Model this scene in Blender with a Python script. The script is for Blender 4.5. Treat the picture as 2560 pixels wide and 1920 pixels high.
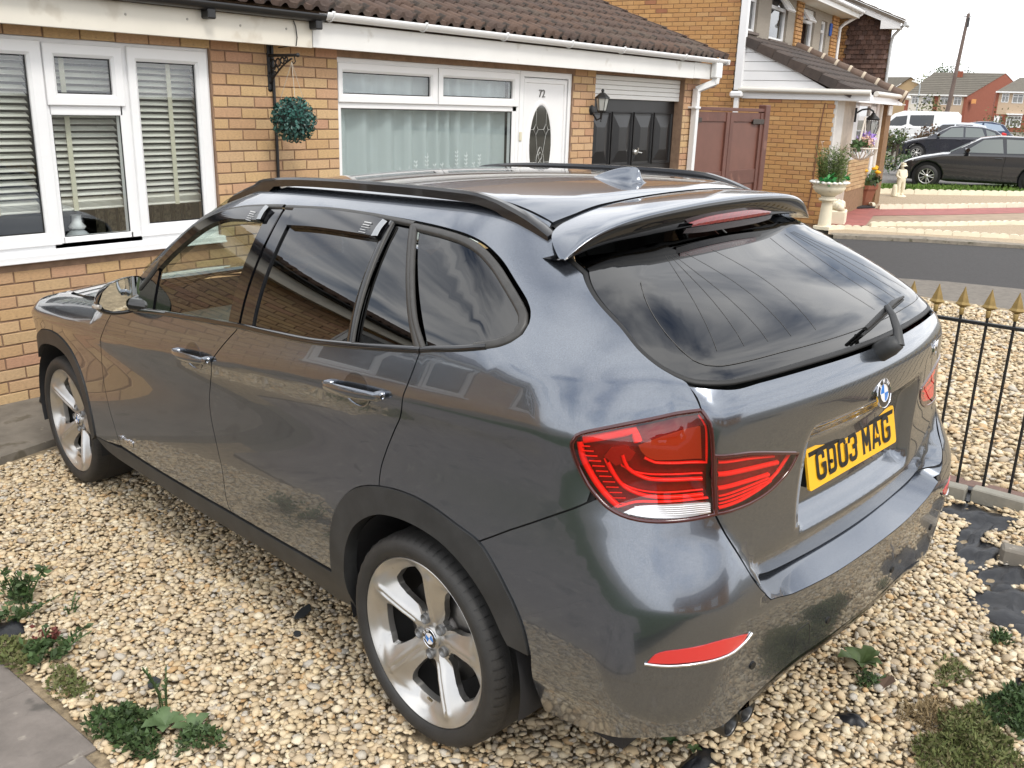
import bpy, bmesh, math, random
import numpy as np
from mathutils import Vector, Matrix, geometry as mgeo
random.seed(7); RNG = np.random.RandomState(11)
for o in list(bpy.data.objects): bpy.data.objects.remove(o)
S = bpy.context.scene
COL = S.collection
PI = math.pi

# ------------------------------------------------------------------ camera
CAM_POS = np.array([-2.55514, -1.55262, 1.81269]); YAW, PITCH, ROLL, FPX = 0.8947, 0.29588, 0.03049, 2299.475
def cam_axes():
    cy, sy = math.cos(YAW), math.sin(YAW)
    f = np.array([sy*math.cos(PITCH), cy*math.cos(PITCH), -math.sin(PITCH)])
    r = np.array([cy, -sy, 0.0]); u = np.cross(r, f)
    c, s = math.cos(ROLL), math.sin(ROLL)
    return c*r+s*u, -s*r+c*u, f
CR, CU, CF = cam_axes()
cam = bpy.data.cameras.new('camera'); camo = bpy.data.objects.new('camera', cam); COL.objects.link(camo)
cam.sensor_width = 36.0; cam.lens = FPX/2560*36.0; cam.clip_end = 2000; cam.clip_start = 0.05
camo.matrix_world = Matrix(((CR[0], CU[0], -CF[0], CAM_POS[0]), (CR[1], CU[1], -CF[1], CAM_POS[1]), (CR[2], CU[2], -CF[2], CAM_POS[2]), (0, 0, 0, 1)))
S.camera = camo
def to_px(P):
    d = np.atleast_2d(np.asarray(P, float))-CAM_POS; z = d@CF
    zz = np.where(np.abs(z) < 1e-6, 1e-6, z)
    return 1280+FPX*(d@CR)/zz, 960-FPX*(d@CU)/zz, z

# ------------------------------------------------------------------ world, sun, exposure
W = bpy.data.worlds.new('World'); S.world = W; W.use_nodes = True
SUN_EL, SUN_AZ = math.radians(50), math.radians(200)      # azimuth: clockwise from +Y
nt = W.node_tree; nt.nodes.clear()
def nd(t, **kw):
    n = nt.nodes.new(t)
    for k, v in kw.items(): setattr(n, k, v)
    return n
sky = nd('ShaderNodeTexSky', sky_type='NISHITA', sun_disc=False, sun_elevation=SUN_EL, sun_rotation=SUN_AZ)
tc = nd('ShaderNodeTexCoord'); sep = nd('ShaderNodeSeparateXYZ')
nt.links.new(tc.outputs['Generated'], sep.inputs[0])
add = nd('ShaderNodeMath', operation='MAXIMUM'); nt.links.new(sep.outputs['Z'], add.inputs[0]); add.inputs[1].default_value = 0.0
add2 = nd('ShaderNodeMath', operation='ADD'); nt.links.new(add.outputs[0], add2.inputs[0]); add2.inputs[1].default_value = 0.16
dx = nd('ShaderNodeMath', operation='DIVIDE'); dy = nd('ShaderNodeMath', operation='DIVIDE')
nt.links.new(sep.outputs['X'], dx.inputs[0]); nt.links.new(add2.outputs[0], dx.inputs[1])
nt.links.new(sep.outputs['Y'], dy.inputs[0]); nt.links.new(add2.outputs[0], dy.inputs[1])
cmb = nd('ShaderNodeCombineXYZ'); nt.links.new(dx.outputs[0], cmb.inputs[0]); nt.links.new(dy.outputs[0], cmb.inputs[1])
mp = nd('ShaderNodeMapping'); mp.inputs['Rotation'].default_value = (0, 0, math.radians(35)); mp.inputs['Scale'].default_value = (0.75, 2.3, 1)
nt.links.new(cmb.outputs[0], mp.inputs[0])
nz = nd('ShaderNodeTexNoise'); nz.inputs['Scale'].default_value = 1.15; nz.inputs['Detail'].default_value = 7; nz.inputs['Roughness'].default_value = .52; nz.inputs['Distortion'].default_value = .5
nt.links.new(mp.outputs[0], nz.inputs['Vector'])
cr = nd('ShaderNodeValToRGB'); e = cr.color_ramp.elements
e[0].position = .33; e[0].color = (.0, .0, .0, 1); e[1].position = .50; e[1].color = (1, 1, 1, 1)
nt.links.new(nz.outputs['Fac'], cr.inputs[0])
# nearer the horizon the cloud layer closes up
hz = nd('ShaderNodeMapRange'); hz.inputs[1].default_value = .42; hz.inputs[2].default_value = .12; hz.inputs[3].default_value = 0; hz.inputs[4].default_value = 1
nt.links.new(sep.outputs['Z'], hz.inputs[0])
mxm = nd('ShaderNodeMath', operation='MAXIMUM'); nt.links.new(cr.outputs[0], mxm.inputs[0]); nt.links.new(hz.outputs[0], mxm.inputs[1])
nz2 = nd('ShaderNodeTexNoise'); nz2.inputs['Scale'].default_value = 2.2; nz2.inputs['Detail'].default_value = 5
nt.links.new(mp.outputs[0], nz2.inputs['Vector'])
cc = nd('ShaderNodeValToRGB'); e = cc.color_ramp.elements
e[0].position = .3; e[0].color = (.74, .76, .80, 1); e[1].position = .62; e[1].color = (1, 1, 1, 1)
nt.links.new(nz2.outputs['Fac'], cc.inputs[0])
cs = nd('ShaderNodeVectorMath', operation='SCALE'); cs.inputs['Scale'].default_value = 13.5
nt.links.new(cc.outputs[0], cs.inputs[0])
mix = nd('ShaderNodeMix', data_type='RGBA')
nt.links.new(mxm.outputs[0], mix.inputs['Factor']); nt.links.new(sky.outputs[0], mix.inputs['A']); nt.links.new(cs.outputs[0], mix.inputs['B'])
bg = nd('ShaderNodeBackground'); bg.inputs['Strength'].default_value = 0.1
nt.links.new(mix.outputs['Result'], bg.inputs[0])
wo = nd('ShaderNodeOutputWorld'); nt.links.new(bg.outputs[0], wo.inputs[0])

sd = bpy.data.lights.new('sun', 'SUN'); sd.energy = 1.2; sd.angle = math.radians(14); sd.color = (1, .955, .88)
so = bpy.data.objects.new('sun', sd); COL.objects.link(so)
sv = Vector((math.sin(SUN_AZ)*math.cos(SUN_EL), math.cos(SUN_AZ)*math.cos(SUN_EL), math.sin(SUN_EL)))
so.rotation_euler = sv.to_track_quat('Z', 'Y').to_euler()
S.view_settings.view_transform = 'Standard'; S.view_settings.look = 'None'; S.view_settings.gamma = 1.0
S.view_settings.exposure = 0.62; S.view_settings.use_curve_mapping = False
S.render.engine = 'CYCLES'
S.cycles.max_bounces = 8; S.cycles.transparent_max_bounces = 16

# ------------------------------------------------------------------ materials
MATS = {}
def mat(name, col, rough=.6, metal=0.0, coat=0.0, noise=0.0, nscale=8.0, bump=0.0, bscale=60.0, spec=.5, cols=None, coord='Object', rnd=False, spots=None):
    """procedural principled material: base colour broken up by noise, optional bump; cols = ramp colours"""
    if name in MATS: return MATS[name]
    m = bpy.data.materials.new(name); m.use_nodes = True; MATS[name] = m
    t = m.node_tree; n = t.nodes; b = n['Principled BSDF']; L = t.links.new
    b.inputs['Roughness'].default_value = rough; b.inputs['Metallic'].default_value = metal
    b.inputs['Coat Weight'].default_value = coat; b.inputs['Coat Roughness'].default_value = .03
    b.inputs['Specular IOR Level'].default_value = spec
    c4 = tuple(col)+(1,)
    b.inputs['Base Color'].default_value = c4
    tcn = n.new('ShaderNodeTexCoord')
    out = None
    if rnd or cols:
        oi = n.new('ShaderNodeObjectInfo'); gi = n.new('ShaderNodeNewGeometry')
        a = n.new('ShaderNodeMath'); a.operation = 'ADD'; L(oi.outputs['Random'], a.inputs[0]); L(gi.outputs['Random Per Island'], a.inputs[1])
        fr = n.new('ShaderNodeMath'); fr.operation = 'FRACT'; L(a.outputs[0], fr.inputs[0])
        rp = n.new('ShaderNodeValToRGB'); L(fr.outputs[0], rp.inputs[0])
        cl = cols or [tuple(.75*x for x in col), col, tuple(min(1, 1.2*x) for x in col)]
        el = rp.color_ramp.elements
        while len(el) < len(cl): el.new(.5)
        for i, c in enumerate(cl): el[i].position = i/(len(cl)-1) if len(cl) > 1 else 0; el[i].color = tuple(c)+(1,)
        out = rp.outputs[0]
    if noise > 0:
        nn = n.new('ShaderNodeTexNoise'); nn.inputs['Scale'].default_value = nscale; nn.inputs['Detail'].default_value = 6; nn.inputs['Roughness'].default_value = .62
        L(tcn.outputs[coord], nn.inputs['Vector'])
        mr = n.new('ShaderNodeMapRange'); mr.inputs[1].default_value = .25; mr.inputs[2].default_value = .75
        mr.inputs[3].default_value = 1-noise; mr.inputs[4].default_value = 1+noise*.6
        L(nn.outputs['Fac'], mr.inputs[0])
        vm = n.new('ShaderNodeVectorMath'); vm.operation = 'SCALE'; L(mr.outputs[0], vm.inputs['Scale'])
        if out: L(out, vm.inputs[0])
        else: vm.inputs[0].default_value = col
        out = vm.outputs[0]
    if spots:      # (colour, scale, threshold): small irregular marks (lichen, grime)
        for (sc, ss, th) in spots:
            n2 = n.new('ShaderNodeTexNoise'); n2.inputs['Scale'].default_value = ss; n2.inputs['Detail'].default_value = 4
            L(tcn.outputs[coord], n2.inputs['Vector'])
            m2 = n.new('ShaderNodeMapRange'); m2.inputs[1].default_value = th; m2.inputs[2].default_value = th+.06
            L(n2.outputs['Fac'], m2.inputs[0])
            mx = n.new('ShaderNodeMix'); mx.data_type = 'RGBA'; L(m2.outputs[0], mx.inputs['Factor'])
            if out: L(out, mx.inputs['A'])
            else: mx.inputs['A'].default_value = c4
            mx.inputs['B'].default_value = tuple(sc)+(1,); out = mx.outputs['Result']
    if out: L(out, b.inputs['Base Color'])
    if bump > 0:
        bn = n.new('ShaderNodeTexNoise'); bn.inputs['Scale'].default_value = bscale; bn.inputs['Detail'].default_value = 5
        L(tcn.outputs[coord], bn.inputs['Vector'])
        bp = n.new('ShaderNodeBump'); bp.inputs['Strength'].default_value = bump; bp.inputs['Distance'].default_value = .004
        L(bn.outputs['Fac'], bp.inputs['Height']); L(bp.outputs[0], b.inputs['Normal'])
    return m
def glass(name, tint, rough=.0, ior=1.5, refl=1.0):
    """window glass: tinted see-through with fresnel reflection"""
    if name in MATS: return MATS[name]
    m = bpy.data.materials.new(name); m.use_nodes = True; MATS[name] = m
    t = m.node_tree; n = t.nodes; L = t.links.new; n.clear()
    o = n.new('ShaderNodeOutputMaterial'); tr = n.new('ShaderNodeBsdfTransparent'); tr.inputs[0].default_value = tuple(tint)+(1,)
    g = n.new('ShaderNodeBsdfGlossy'); g.inputs['Roughness'].default_value = rough; g.inputs[0].default_value = (refl, refl, refl, 1)
    lw = n.new('ShaderNodeLayerWeight'); lw.inputs[0].default_value = .5; f0 = ((ior-1)/(ior+1))**2*1.6     # both faces of the sheet
    pw = n.new('ShaderNodeMath'); pw.operation = 'POWER'; L(lw.outputs['Facing'], pw.inputs[0]); pw.inputs[1].default_value = 4.2
    f = n.new('ShaderNodeMath'); f.operation = 'MULTIPLY_ADD'; L(pw.outputs[0], f.inputs[0]); f.inputs[1].default_value = 1-f0; f.inputs[2].default_value = f0
    mx = n.new('ShaderNodeMixShader'); L(f.outputs[0], mx.inputs[0]); L(tr.outputs[0], mx.inputs[1]); L(g.outputs[0], mx.inputs[2])
    L(mx.outputs[0], o.inputs[0]); return m

# ------------------------------------------------------------------ object helpers
def tag(o, label=None, cat=None, group=None, kind=None):
    if label: o['label'] = label
    if cat: o['category'] = cat
    if group: o['group'] = group
    if kind: o['kind'] = kind
    return o
def empty(name, loc=(0, 0, 0), rz=0.0, label=None, cat=None, group=None, kind=None):
    o = bpy.data.objects.new(name, None); COL.objects.link(o); o.location = loc; o.rotation_euler = (0, 0, rz); o.empty_display_size = .1
    return tag(o, label, cat, group, kind)
def link(name, me, m=None, parent=None):
    o = bpy.data.objects.new(name, me); COL.objects.link(o)
    if m is not None and len(me.materials) == 0: me.materials.append(m)
    if parent is not None: o.parent = parent
    return o
class MB:
    """collects simple solids and builds them as one mesh object"""
    def __init__(s): s.v, s.f, s.sm = [], [], []
    def add(s, vs, fs, smooth=False):
        k = len(s.v); s.v += [tuple(map(float, p)) for p in vs]; s.f += [tuple(i+k for i in q) for q in fs]; s.sm += [smooth]*len(fs); return s
    def box(s, a, b, ch=0.0):
        x0, y0, z0 = [min(p, q) for p, q in zip(a, b)]; x1, y1, z1 = [max(p, q) for p, q in zip(a, b)]
        if ch <= 0:
            v = [(x0, y0, z0), (x1, y0, z0), (x1, y1, z0), (x0, y1, z0), (x0, y0, z1), (x1, y0, z1), (x1, y1, z1), (x0, y1, z1)]
            return s.add(v, [(0, 3, 2, 1), (4, 5, 6, 7), (0, 1, 5, 4), (1, 2, 6, 5), (2, 3, 7, 6), (3, 0, 4, 7)])
        c = min(ch, .45*min(x1-x0, y1-y0, z1-z0)); vs = []; idx = {}
        X = (x0, x1); Y = (y0, y1); Z = (z0, z1); sg = (1, -1)
        for i in (0, 1):
            for j in (0, 1):
                for k in (0, 1):
                    for ax in range(3):
                        d = [sg[i]*c, sg[j]*c, sg[k]*c]; d[ax] = 0
                        idx[(i, j, k, ax)] = len(vs); vs.append((X[i]+d[0], Y[j]+d[1], Z[k]+d[2]))
        fs = []
        for ax in range(3):
            for sd_ in (0, 1):
                q = []
                for (p, r) in ((0, 0), (1, 0), (1, 1), (0, 1)):
                    t = [0, 0, 0]; t[ax] = sd_; t[(ax+1) % 3] = p; t[(ax+2) % 3] = r; q.append(idx[(*t, ax)])
                fs.append(tuple(q if sd_ else q[::-1]))
        for ax in range(3):
            a1, a2 = (ax+1) % 3, (ax+2) % 3
            for p in (0, 1):
                for r in (0, 1):
                    t0 = [0, 0, 0]; t0[a1] = p; t0[a2] = r; t1 = list(t0); t1[ax] = 1
                    q = [idx[(*t0, a1)], idx[(*t1, a1)], idx[(*t1, a2)], idx[(*t0, a2)]]
                    fs.append(tuple(q if p != r else q[::-1]))
        for i in (0, 1):
            for j in (0, 1):
                for k in (0, 1):
                    q = [idx[(i, j, k, 0)], idx[(i, j, k, 1)], idx[(i, j, k, 2)]]
                    fs.append(tuple(q if (i+j+k) % 2 else q[::-1]))
        return s.add(vs, fs)
    def tube(s, pts, r, n=8, cap=True, smooth=True, flat=1.0, up=(0, 0, 1)):
        P = [np.array(p, float) for p in pts]; N = len(P)
        rr = [r]*N if not hasattr(r, '__len__') else r
        vs = []; prev = None
        for i in range(N):
            t = P[min(i+1, N-1)]-P[max(i-1, 0)]; t = t/(np.linalg.norm(t)+1e-12)
            if prev is None:
                u = np.array(up, float)
                if abs(u@t) > .95: u = np.array((1.0, 0, 0))
            else: u = prev
            u = u-t*(u@t); u /= np.linalg.norm(u)+1e-12; prev = u; w = np.cross(t, u)
            for k in range(n):
                a = 2*PI*k/n; vs.append(P[i]+rr[i]*(math.cos(a)*u*flat+math.sin(a)*w))
        fs = [(i*n+k, i*n+(k+1) % n, (i+1)*n+(k+1) % n, (i+1)*n+k) for i in range(N-1) for k in range(n)]
        s.add(vs, fs, smooth)
        if cap:
            s.add(vs[:n], [tuple(range(n))[::-1]]); s.add(vs[-n:], [tuple(range(n))])
        return s
    def lathe(s, prof, n=20, c=(0, 0, 0), axis='z', smooth=True, a0=0, a1=2*PI):
        full = abs(a1-a0-2*PI) < 1e-6; m = n if full else n+1; vs = []
        for (r, h) in prof:
            for k in range(m):
                a = a0+(a1-a0)*k/n; x, y = r*math.cos(a), r*math.sin(a)
                p = (x, y, h) if axis == 'z' else ((h, x, y) if axis == 'x' else (x, h, y))
                vs.append((c[0]+p[0], c[1]+p[1], c[2]+p[2]))
        fs = []
        for i in range(len(prof)-1):
            for k in range(n):
                k2 = (k+1) % m; fs.append((i*m+k, i*m+k2, (i+1)*m+k2, (i+1)*m+k))
        return s.add(vs, fs, smooth)
    def prism(s, poly, o, ux, uy, d, smooth=False):
        """polygon (2D) in frame o,ux,uy extruded along vector d"""
        o, ux, uy, d = [np.array(q, float) for q in (o, ux, uy, d)]; n = len(poly)
        a = [o+ux*p[0]+uy*p[1] for p in poly]; b = [p+d for p in a]
        if np.cross(ux, uy)@d > 0: a, b = b, a
        ar = sum(poly[i][0]*poly[(i+1) % n][1]-poly[(i+1) % n][0]*poly[i][1] for i in range(n))
        if ar < 0: a, b = a[::-1], b[::-1]
        s.add(a+b, [tuple(range(n)), tuple(range(2*n-1, n-1, -1))])
        s.add(a+b, [(i, n+i, n+(i+1) % n, (i+1) % n) for i in range(n)], smooth)
        return s
    def quad(s, a, b, c, d): return s.add([a, b, c, d], [(0, 1, 2, 3)])
    def mesh(s, name):
        me = bpy.data.meshes.new(name); me.from_pydata(s.v, [], s.f); me.polygons.foreach_set('use_smooth', s.sm); me.update(); return me
    def build(s, name, m, parent=None, bevel=0.0):
        o = link(name, s.mesh(name), m, parent)
        if bevel > 0:
            b = o.modifiers.new('bevel', 'BEVEL'); b.width = bevel; b.segments = 2; b.limit_method = 'ANGLE'
        return o
def dup(o, parent=None, **kw):
    c = o.copy(); COL.objects.link(c)
    if parent is not None: c.parent = parent
    for k, v in kw.items(): setattr(c, k, v)
    return c
def dup_tree(root, loc=None, rz=None, label=None):
    r = dup(root)
    if loc is not None: r.location = loc
    if rz is not None: r.rotation_euler = (0, 0, rz)
    if label: r['label'] = label
    for ch in [c for c in bpy.data.objects if c.parent == root]:
        c2 = dup(ch, r)
        for g in [c for c in bpy.data.objects if c.parent == ch]: dup(g, c2)
    return r
def fastmesh(name, V, F3, smooth=True):
    """triangles from numpy arrays"""
    me = bpy.data.meshes.new(name); V = np.asarray(V, np.float32); F3 = np.asarray(F3, np.int32)
    me.vertices.add(len(V)); me.vertices.foreach_set('co', V.ravel())
    me.loops.add(F3.size); me.loops.foreach_set('vertex_index', F3.ravel())
    me.polygons.add(len(F3)); me.polygons.foreach_set('loop_start', np.arange(0, F3.size, F3.shape[1], dtype=np.int32))
    me.polygons.foreach_set('use_smooth', np.full(len(F3), smooth)); me.update(calc_edges=True); me.validate(); return me
def text_mesh(body, size, depth=.002, bold=False):
    cu = bpy.data.curves.new('lettering', 'FONT'); cu.body = body; cu.size = size; cu.extrude = depth; cu.align_x = 'CENTER'; cu.align_y = 'CENTER'
    if bold: cu.offset = size*.015
    o = bpy.data.objects.new('lettering', cu); COL.objects.link(o)
    dg = bpy.context.evaluated_depsgraph_get(); me = bpy.data.meshes.new_from_object(o.evaluated_get(dg))
    bpy.data.objects.remove(o); return me
def xform(me, M4):
    me.transform(M4); return me
CARM = np.array([[0.99449463, 0.1029196, -0.01969756], [-0.10241827, 0.99442813, 0.0249637], [0.02215706, -0.02280888, 0.99949428]])
def gz(x, y): return .019707*x-.024976*y          # the sloping drive the car stands on

# ---- the parked estate car: body surface (car frame: y forward, rear axle at 0)
class CS:  # natural cubic spline, linear extrapolation
    def __init__(s,x,y):
        x=np.array(x,float);y=np.array(y,float);n=len(x);h=np.diff(x)
        A=np.zeros((n,n));b=np.zeros(n);A[0,0]=A[-1,-1]=1
        for i in range(1,n-1):
            A[i,i-1]=h[i-1];A[i,i]=2*(h[i-1]+h[i]);A[i,i+1]=h[i];b[i]=6*((y[i+1]-y[i])/h[i]-(y[i]-y[i-1])/h[i-1])
        s.x,s.y,s.h,s.m=x,y,h,np.linalg.solve(A,b)
    def __call__(s,v):
        v=np.asarray(v,float);vc=np.clip(v,s.x[0],s.x[-1]);i=np.clip(np.searchsorted(s.x,vc)-1,0,len(s.h)-1)
        h=s.h[i];a=(s.x[i+1]-vc)/h;b=1-a
        r=a*s.y[i]+b*s.y[i+1]+((a**3-a)*s.m[i]+(b**3-b)*s.m[i+1])*h*h/6
        d=np.where(v<s.x[0],(s.y[1]-s.y[0])/s.h[0]-s.h[0]*s.m[1]/6,np.where(v>s.x[-1],(s.y[-1]-s.y[-2])/s.h[-1]+s.h[-1]*s.m[-2]/6,0))
        return r+d*(v-vc)
def lin(x,y):
    x=np.array(x,float);y=np.array(y,float)
    return lambda v: np.interp(v,x,y)
zc=CS([-.8,0,1,2,2.7],[1.095,1.055,.97,.88,.848])       # character line height
zb=CS([-.4,0.,.35,1.,1.75,2.2],[1.215,1.175,1.145,1.09,1.03,1.0])   # belt line
Bw=CS([-1.0,-.75,-.4,0,.5,1.4,2.3,2.8,3.2,3.6],[.815,.85,.875,.892,.893,.892,.892,.885,.85,.74])
gs=CS([-.75,-.68,-.60,-.50,-.36,-.2,-.09,-.04,0,.035,.10,.20,.27],[-.05,-.02,-.006,-.002,-.006,-.017,-.017,-.0085,0,-.003,-.018,-.046,-.067])
def Wf(y,z):
    s=z-zc(y); sb=zb(y)-zc(y)
    low=Bw(y)+gs(np.minimum(s,sb))
    d=np.maximum(s-sb,0)*.37/(1.53-zb(y))
    return low-.34*d-.95*d*d
rs=CS([.18,.22,.30,.40,.52,.62,.69,.75,.80,.86,.91,.95,1.05,1.13,1.19,1.225,1.33,1.40,1.45,1.49,1.54,1.60],
      [.82,.85,.878,.895,.908,.915,.914,.904,.889,.869,.859,.856,.856,.850,.836,.815,.665,.53,.42,.355,.31,.26])   # corner / bumper skin
rt=CS([.57,.67,.715,.75,.84,.95,1.05,1.10,1.15,1.19,1.225,1.33,1.40,1.45,1.49,1.54,1.60],
      [.845,.848,.855,.862,.862,.868,.880,.886,.886,.868,.838,.672,.53,.42,.355,.31,.26])       # tailgate skin
kz=lin([.3,.72,.9,1.0,1.2,1.5],[.10,.10,.14,.18,.24,.27])
def sstep(a,b,x):
    t=np.clip((x-a)/(b-a),0,1); return t*t*(3-2*t)
def recess(x,z):   # number plate pocket
    return .046*sstep(.335,.285,x)*sstep(.775,.815,z)*sstep(1.075,1.0,z)
def Rf(x,z):
    tg=rt(np.maximum(z,.57))-recess(x,z)
    xt=np.interp(z,[.70,.80,.915,1.0,1.22],[.485,.555,.625,.63,.66]); lw=sstep(xt+.05,xt-.02,x)
    up=tg*lw+rs(z)*(1-lw)
    r=np.where(z<.682,rs(z),up)
    return r-kz(z)*x*x
ty=CS([-.75,-.5,-.3,-.1,.15,.5,.9,1.2,1.5],[1.475,1.535,1.568,1.586,1.597,1.600,1.590,1.565,1.51])
bon=CS([2.05,2.4,2.8,3.2,3.45,3.6],[1.065,1.03,.985,.92,.85,.79])
def Tf(x,y):
    roof=np.where(y<1.48,ty(y),ty(1.48)-(y-1.48)*.60-(y-1.48)**2*.03)
    t=np.maximum(roof,bon(np.maximum(y,2.0)))
    return t-np.where(roof>=bon(np.maximum(y,2.0)),.09,.075)*x*x
def smax(a,b,r):
    A=np.maximum(a+r,0);B=np.maximum(b+r,0)
    return np.where((a>-r)&(b>-r),np.sqrt(A*A+B*B)-r,np.maximum(a,b))
rhoz=lin([.3,.7,1.0,1.2,1.45],[.18,.18,.24,.26,.22])
def F(P):
    x,y,z=P[...,0],P[...,1],P[...,2]; ax=np.abs(x)
    a=(ax-Wf(y,z))*.93
    b=(-y-Rf(ax,z))*np.where(z>1.2,.62,.95)
    s=smax(a,b,rhoz(z))
    fr=(y-(3.55-.24*ax*ax-.5*np.maximum(z-.75,0)**2*3))
    s=smax(s,fr,.33)
    t=(z-Tf(ax,y))*.92
    s=smax(s,t,.085)
    return np.maximum(s,.2-z)
def grad(P,h=1e-4):
    G=np.zeros_like(P)
    for i in range(3):
        e=np.zeros(3);e[i]=h;G[...,i]=(F(P+e)-F(P-e))/(2*h)
    return G/np.maximum(np.linalg.norm(G,axis=-1,keepdims=True),1e-9)
YC, XC, LA, UC = -.35, -.30, .80, -1.45
def uv_rays(u, z):
    u = np.asarray(u, float); z = np.asarray(z, float)
    th = np.clip((YC-u)/LA, 0, 1)*PI/2
    bx = np.where(u >= YC, 0, np.where(u >= YC-LA, XC, XC+(YC-LA-u)))
    by = np.where(u >= YC, u, YC)
    dxx = np.where(u >= YC, -1, -np.cos(th)); dyy = np.where(u >= YC, 0, -np.sin(th))
    return np.stack([bx, by, z], 1), np.stack([dxx, dyy, 0*z], 1)
def solve(B, D, t1):
    lo = np.full(len(B), .02); hi = np.full(len(B), t1)
    for _ in range(34):
        m = (lo+hi)/2; f = F(B+D*m[:, None]); lo = np.where(f < 0, m, lo); hi = np.where(f < 0, hi, m)
    return B+D*lo[:, None]
def mapS(uz):
    uz = np.asarray(uz, float); u = uz[:, 0]; fl = u < UC
    B, D = uv_rays(np.where(fl, 2*UC-u, u), uz[:, 1]); P = solve(B, D, 1.5); P[fl, 0] *= -1; return P
def mapT(xy):
    xy = np.asarray(xy, float); B = np.stack([xy[:, 0], xy[:, 1], np.full(len(xy), .75)], 1)
    return solve(B, np.tile((0., 0, 1), (len(B), 1)), 1.2)
def mir(c): return [(2*UC-u, z) for u, z in c[::-1]]       # mirror a rear chart curve about the centre line
def smooth_loop(pts, closed=True, step=.02, corner=38):
    """resample a loop; gentle bends are rounded by catmull-rom, sharp corners are kept"""
    P = np.array(pts, float); n = len(P); out = []
    def ang(i):
        a = P[i]-P[i-1]; b = P[(i+1) % n]-P[i]; return abs(math.degrees(math.atan2(a[0]*b[1]-a[1]*b[0], a@b)))
    sharp = [ang(i) > corner for i in range(n)]
    if not closed: sharp[0] = sharp[-1] = True
    m = n if closed else n-1
    for i in range(m):
        a, b = P[i], P[(i+1) % n]
        p0 = P[i-1] if not sharp[i] else 2*a-b
        p3 = P[(i+2) % n] if not sharp[(i+1) % n] else 2*b-a
        L = np.linalg.norm(b-a); k = max(1, int(math.ceil(L/step)))
        def lim(q, c):
            v = q-c; l = np.linalg.norm(v); return c+v*(min(1, L/l) if l > 1e-9 else 1)
        p0 = lim(p0, a); p3 = lim(p3, b)
        for j in range(k):
            t = j/k
            out.append(.5*((2*a)+(-p0+b)*t+(2*p0-5*a+4*b-p3)*t*t+(-p0+3*a-3*b+p3)*t**3))
    if not closed: out.append(P[-1])
    return np.array(out)
def area(P): return .5*np.sum(P[:, 0]*np.roll(P[:, 1], -1)-np.roll(P[:, 0], -1)*P[:, 1])
def inset(P, d):
    """move a closed 2D loop inward by d"""
    if d == 0: return P
    s = 1 if area(P) > 0 else -1
    a = P-np.roll(P, 1, 0); b = np.roll(P, -1, 0)-P
    a /= np.linalg.norm(a, axis=1, keepdims=True)+1e-9; b /= np.linalg.norm(b, axis=1, keepdims=True)+1e-9
    na = np.stack([-a[:, 1], a[:, 0]], 1); nb = np.stack([-b[:, 1], b[:, 0]], 1); nn = na+nb; l = np.linalg.norm(nn, axis=1, keepdims=True)
    nn = nn/np.maximum(l, .3); k = 1/np.maximum((nn*na).sum(1, keepdims=True), .55)
    return P+s*d*nn*k
def inside(pts, P):
    x, y = pts[:, 0], pts[:, 1]; c = np.zeros(len(pts), bool); n = len(P); j = n-1
    for i in range(n):
        xi, yi = P[i]; xj, yj = P[j]
        c ^= ((yi > y) != (yj > y)) & (x < (xj-xi)*(y-yi)/((yj-yi) if yj != yi else 1e-12)+xi); j = i
    return c
def dist_to(pts, P):
    d = np.full(len(pts), 1e9); Q = np.roll(P, -1, 0)
    for a, b in zip(P, Q):
        ab = b-a; t = np.clip(((pts-a)@ab)/(ab@ab+1e-12), 0, 1); d = np.minimum(d, np.linalg.norm(pts-a-t[:, None]*ab, axis=1))
    return d
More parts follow.
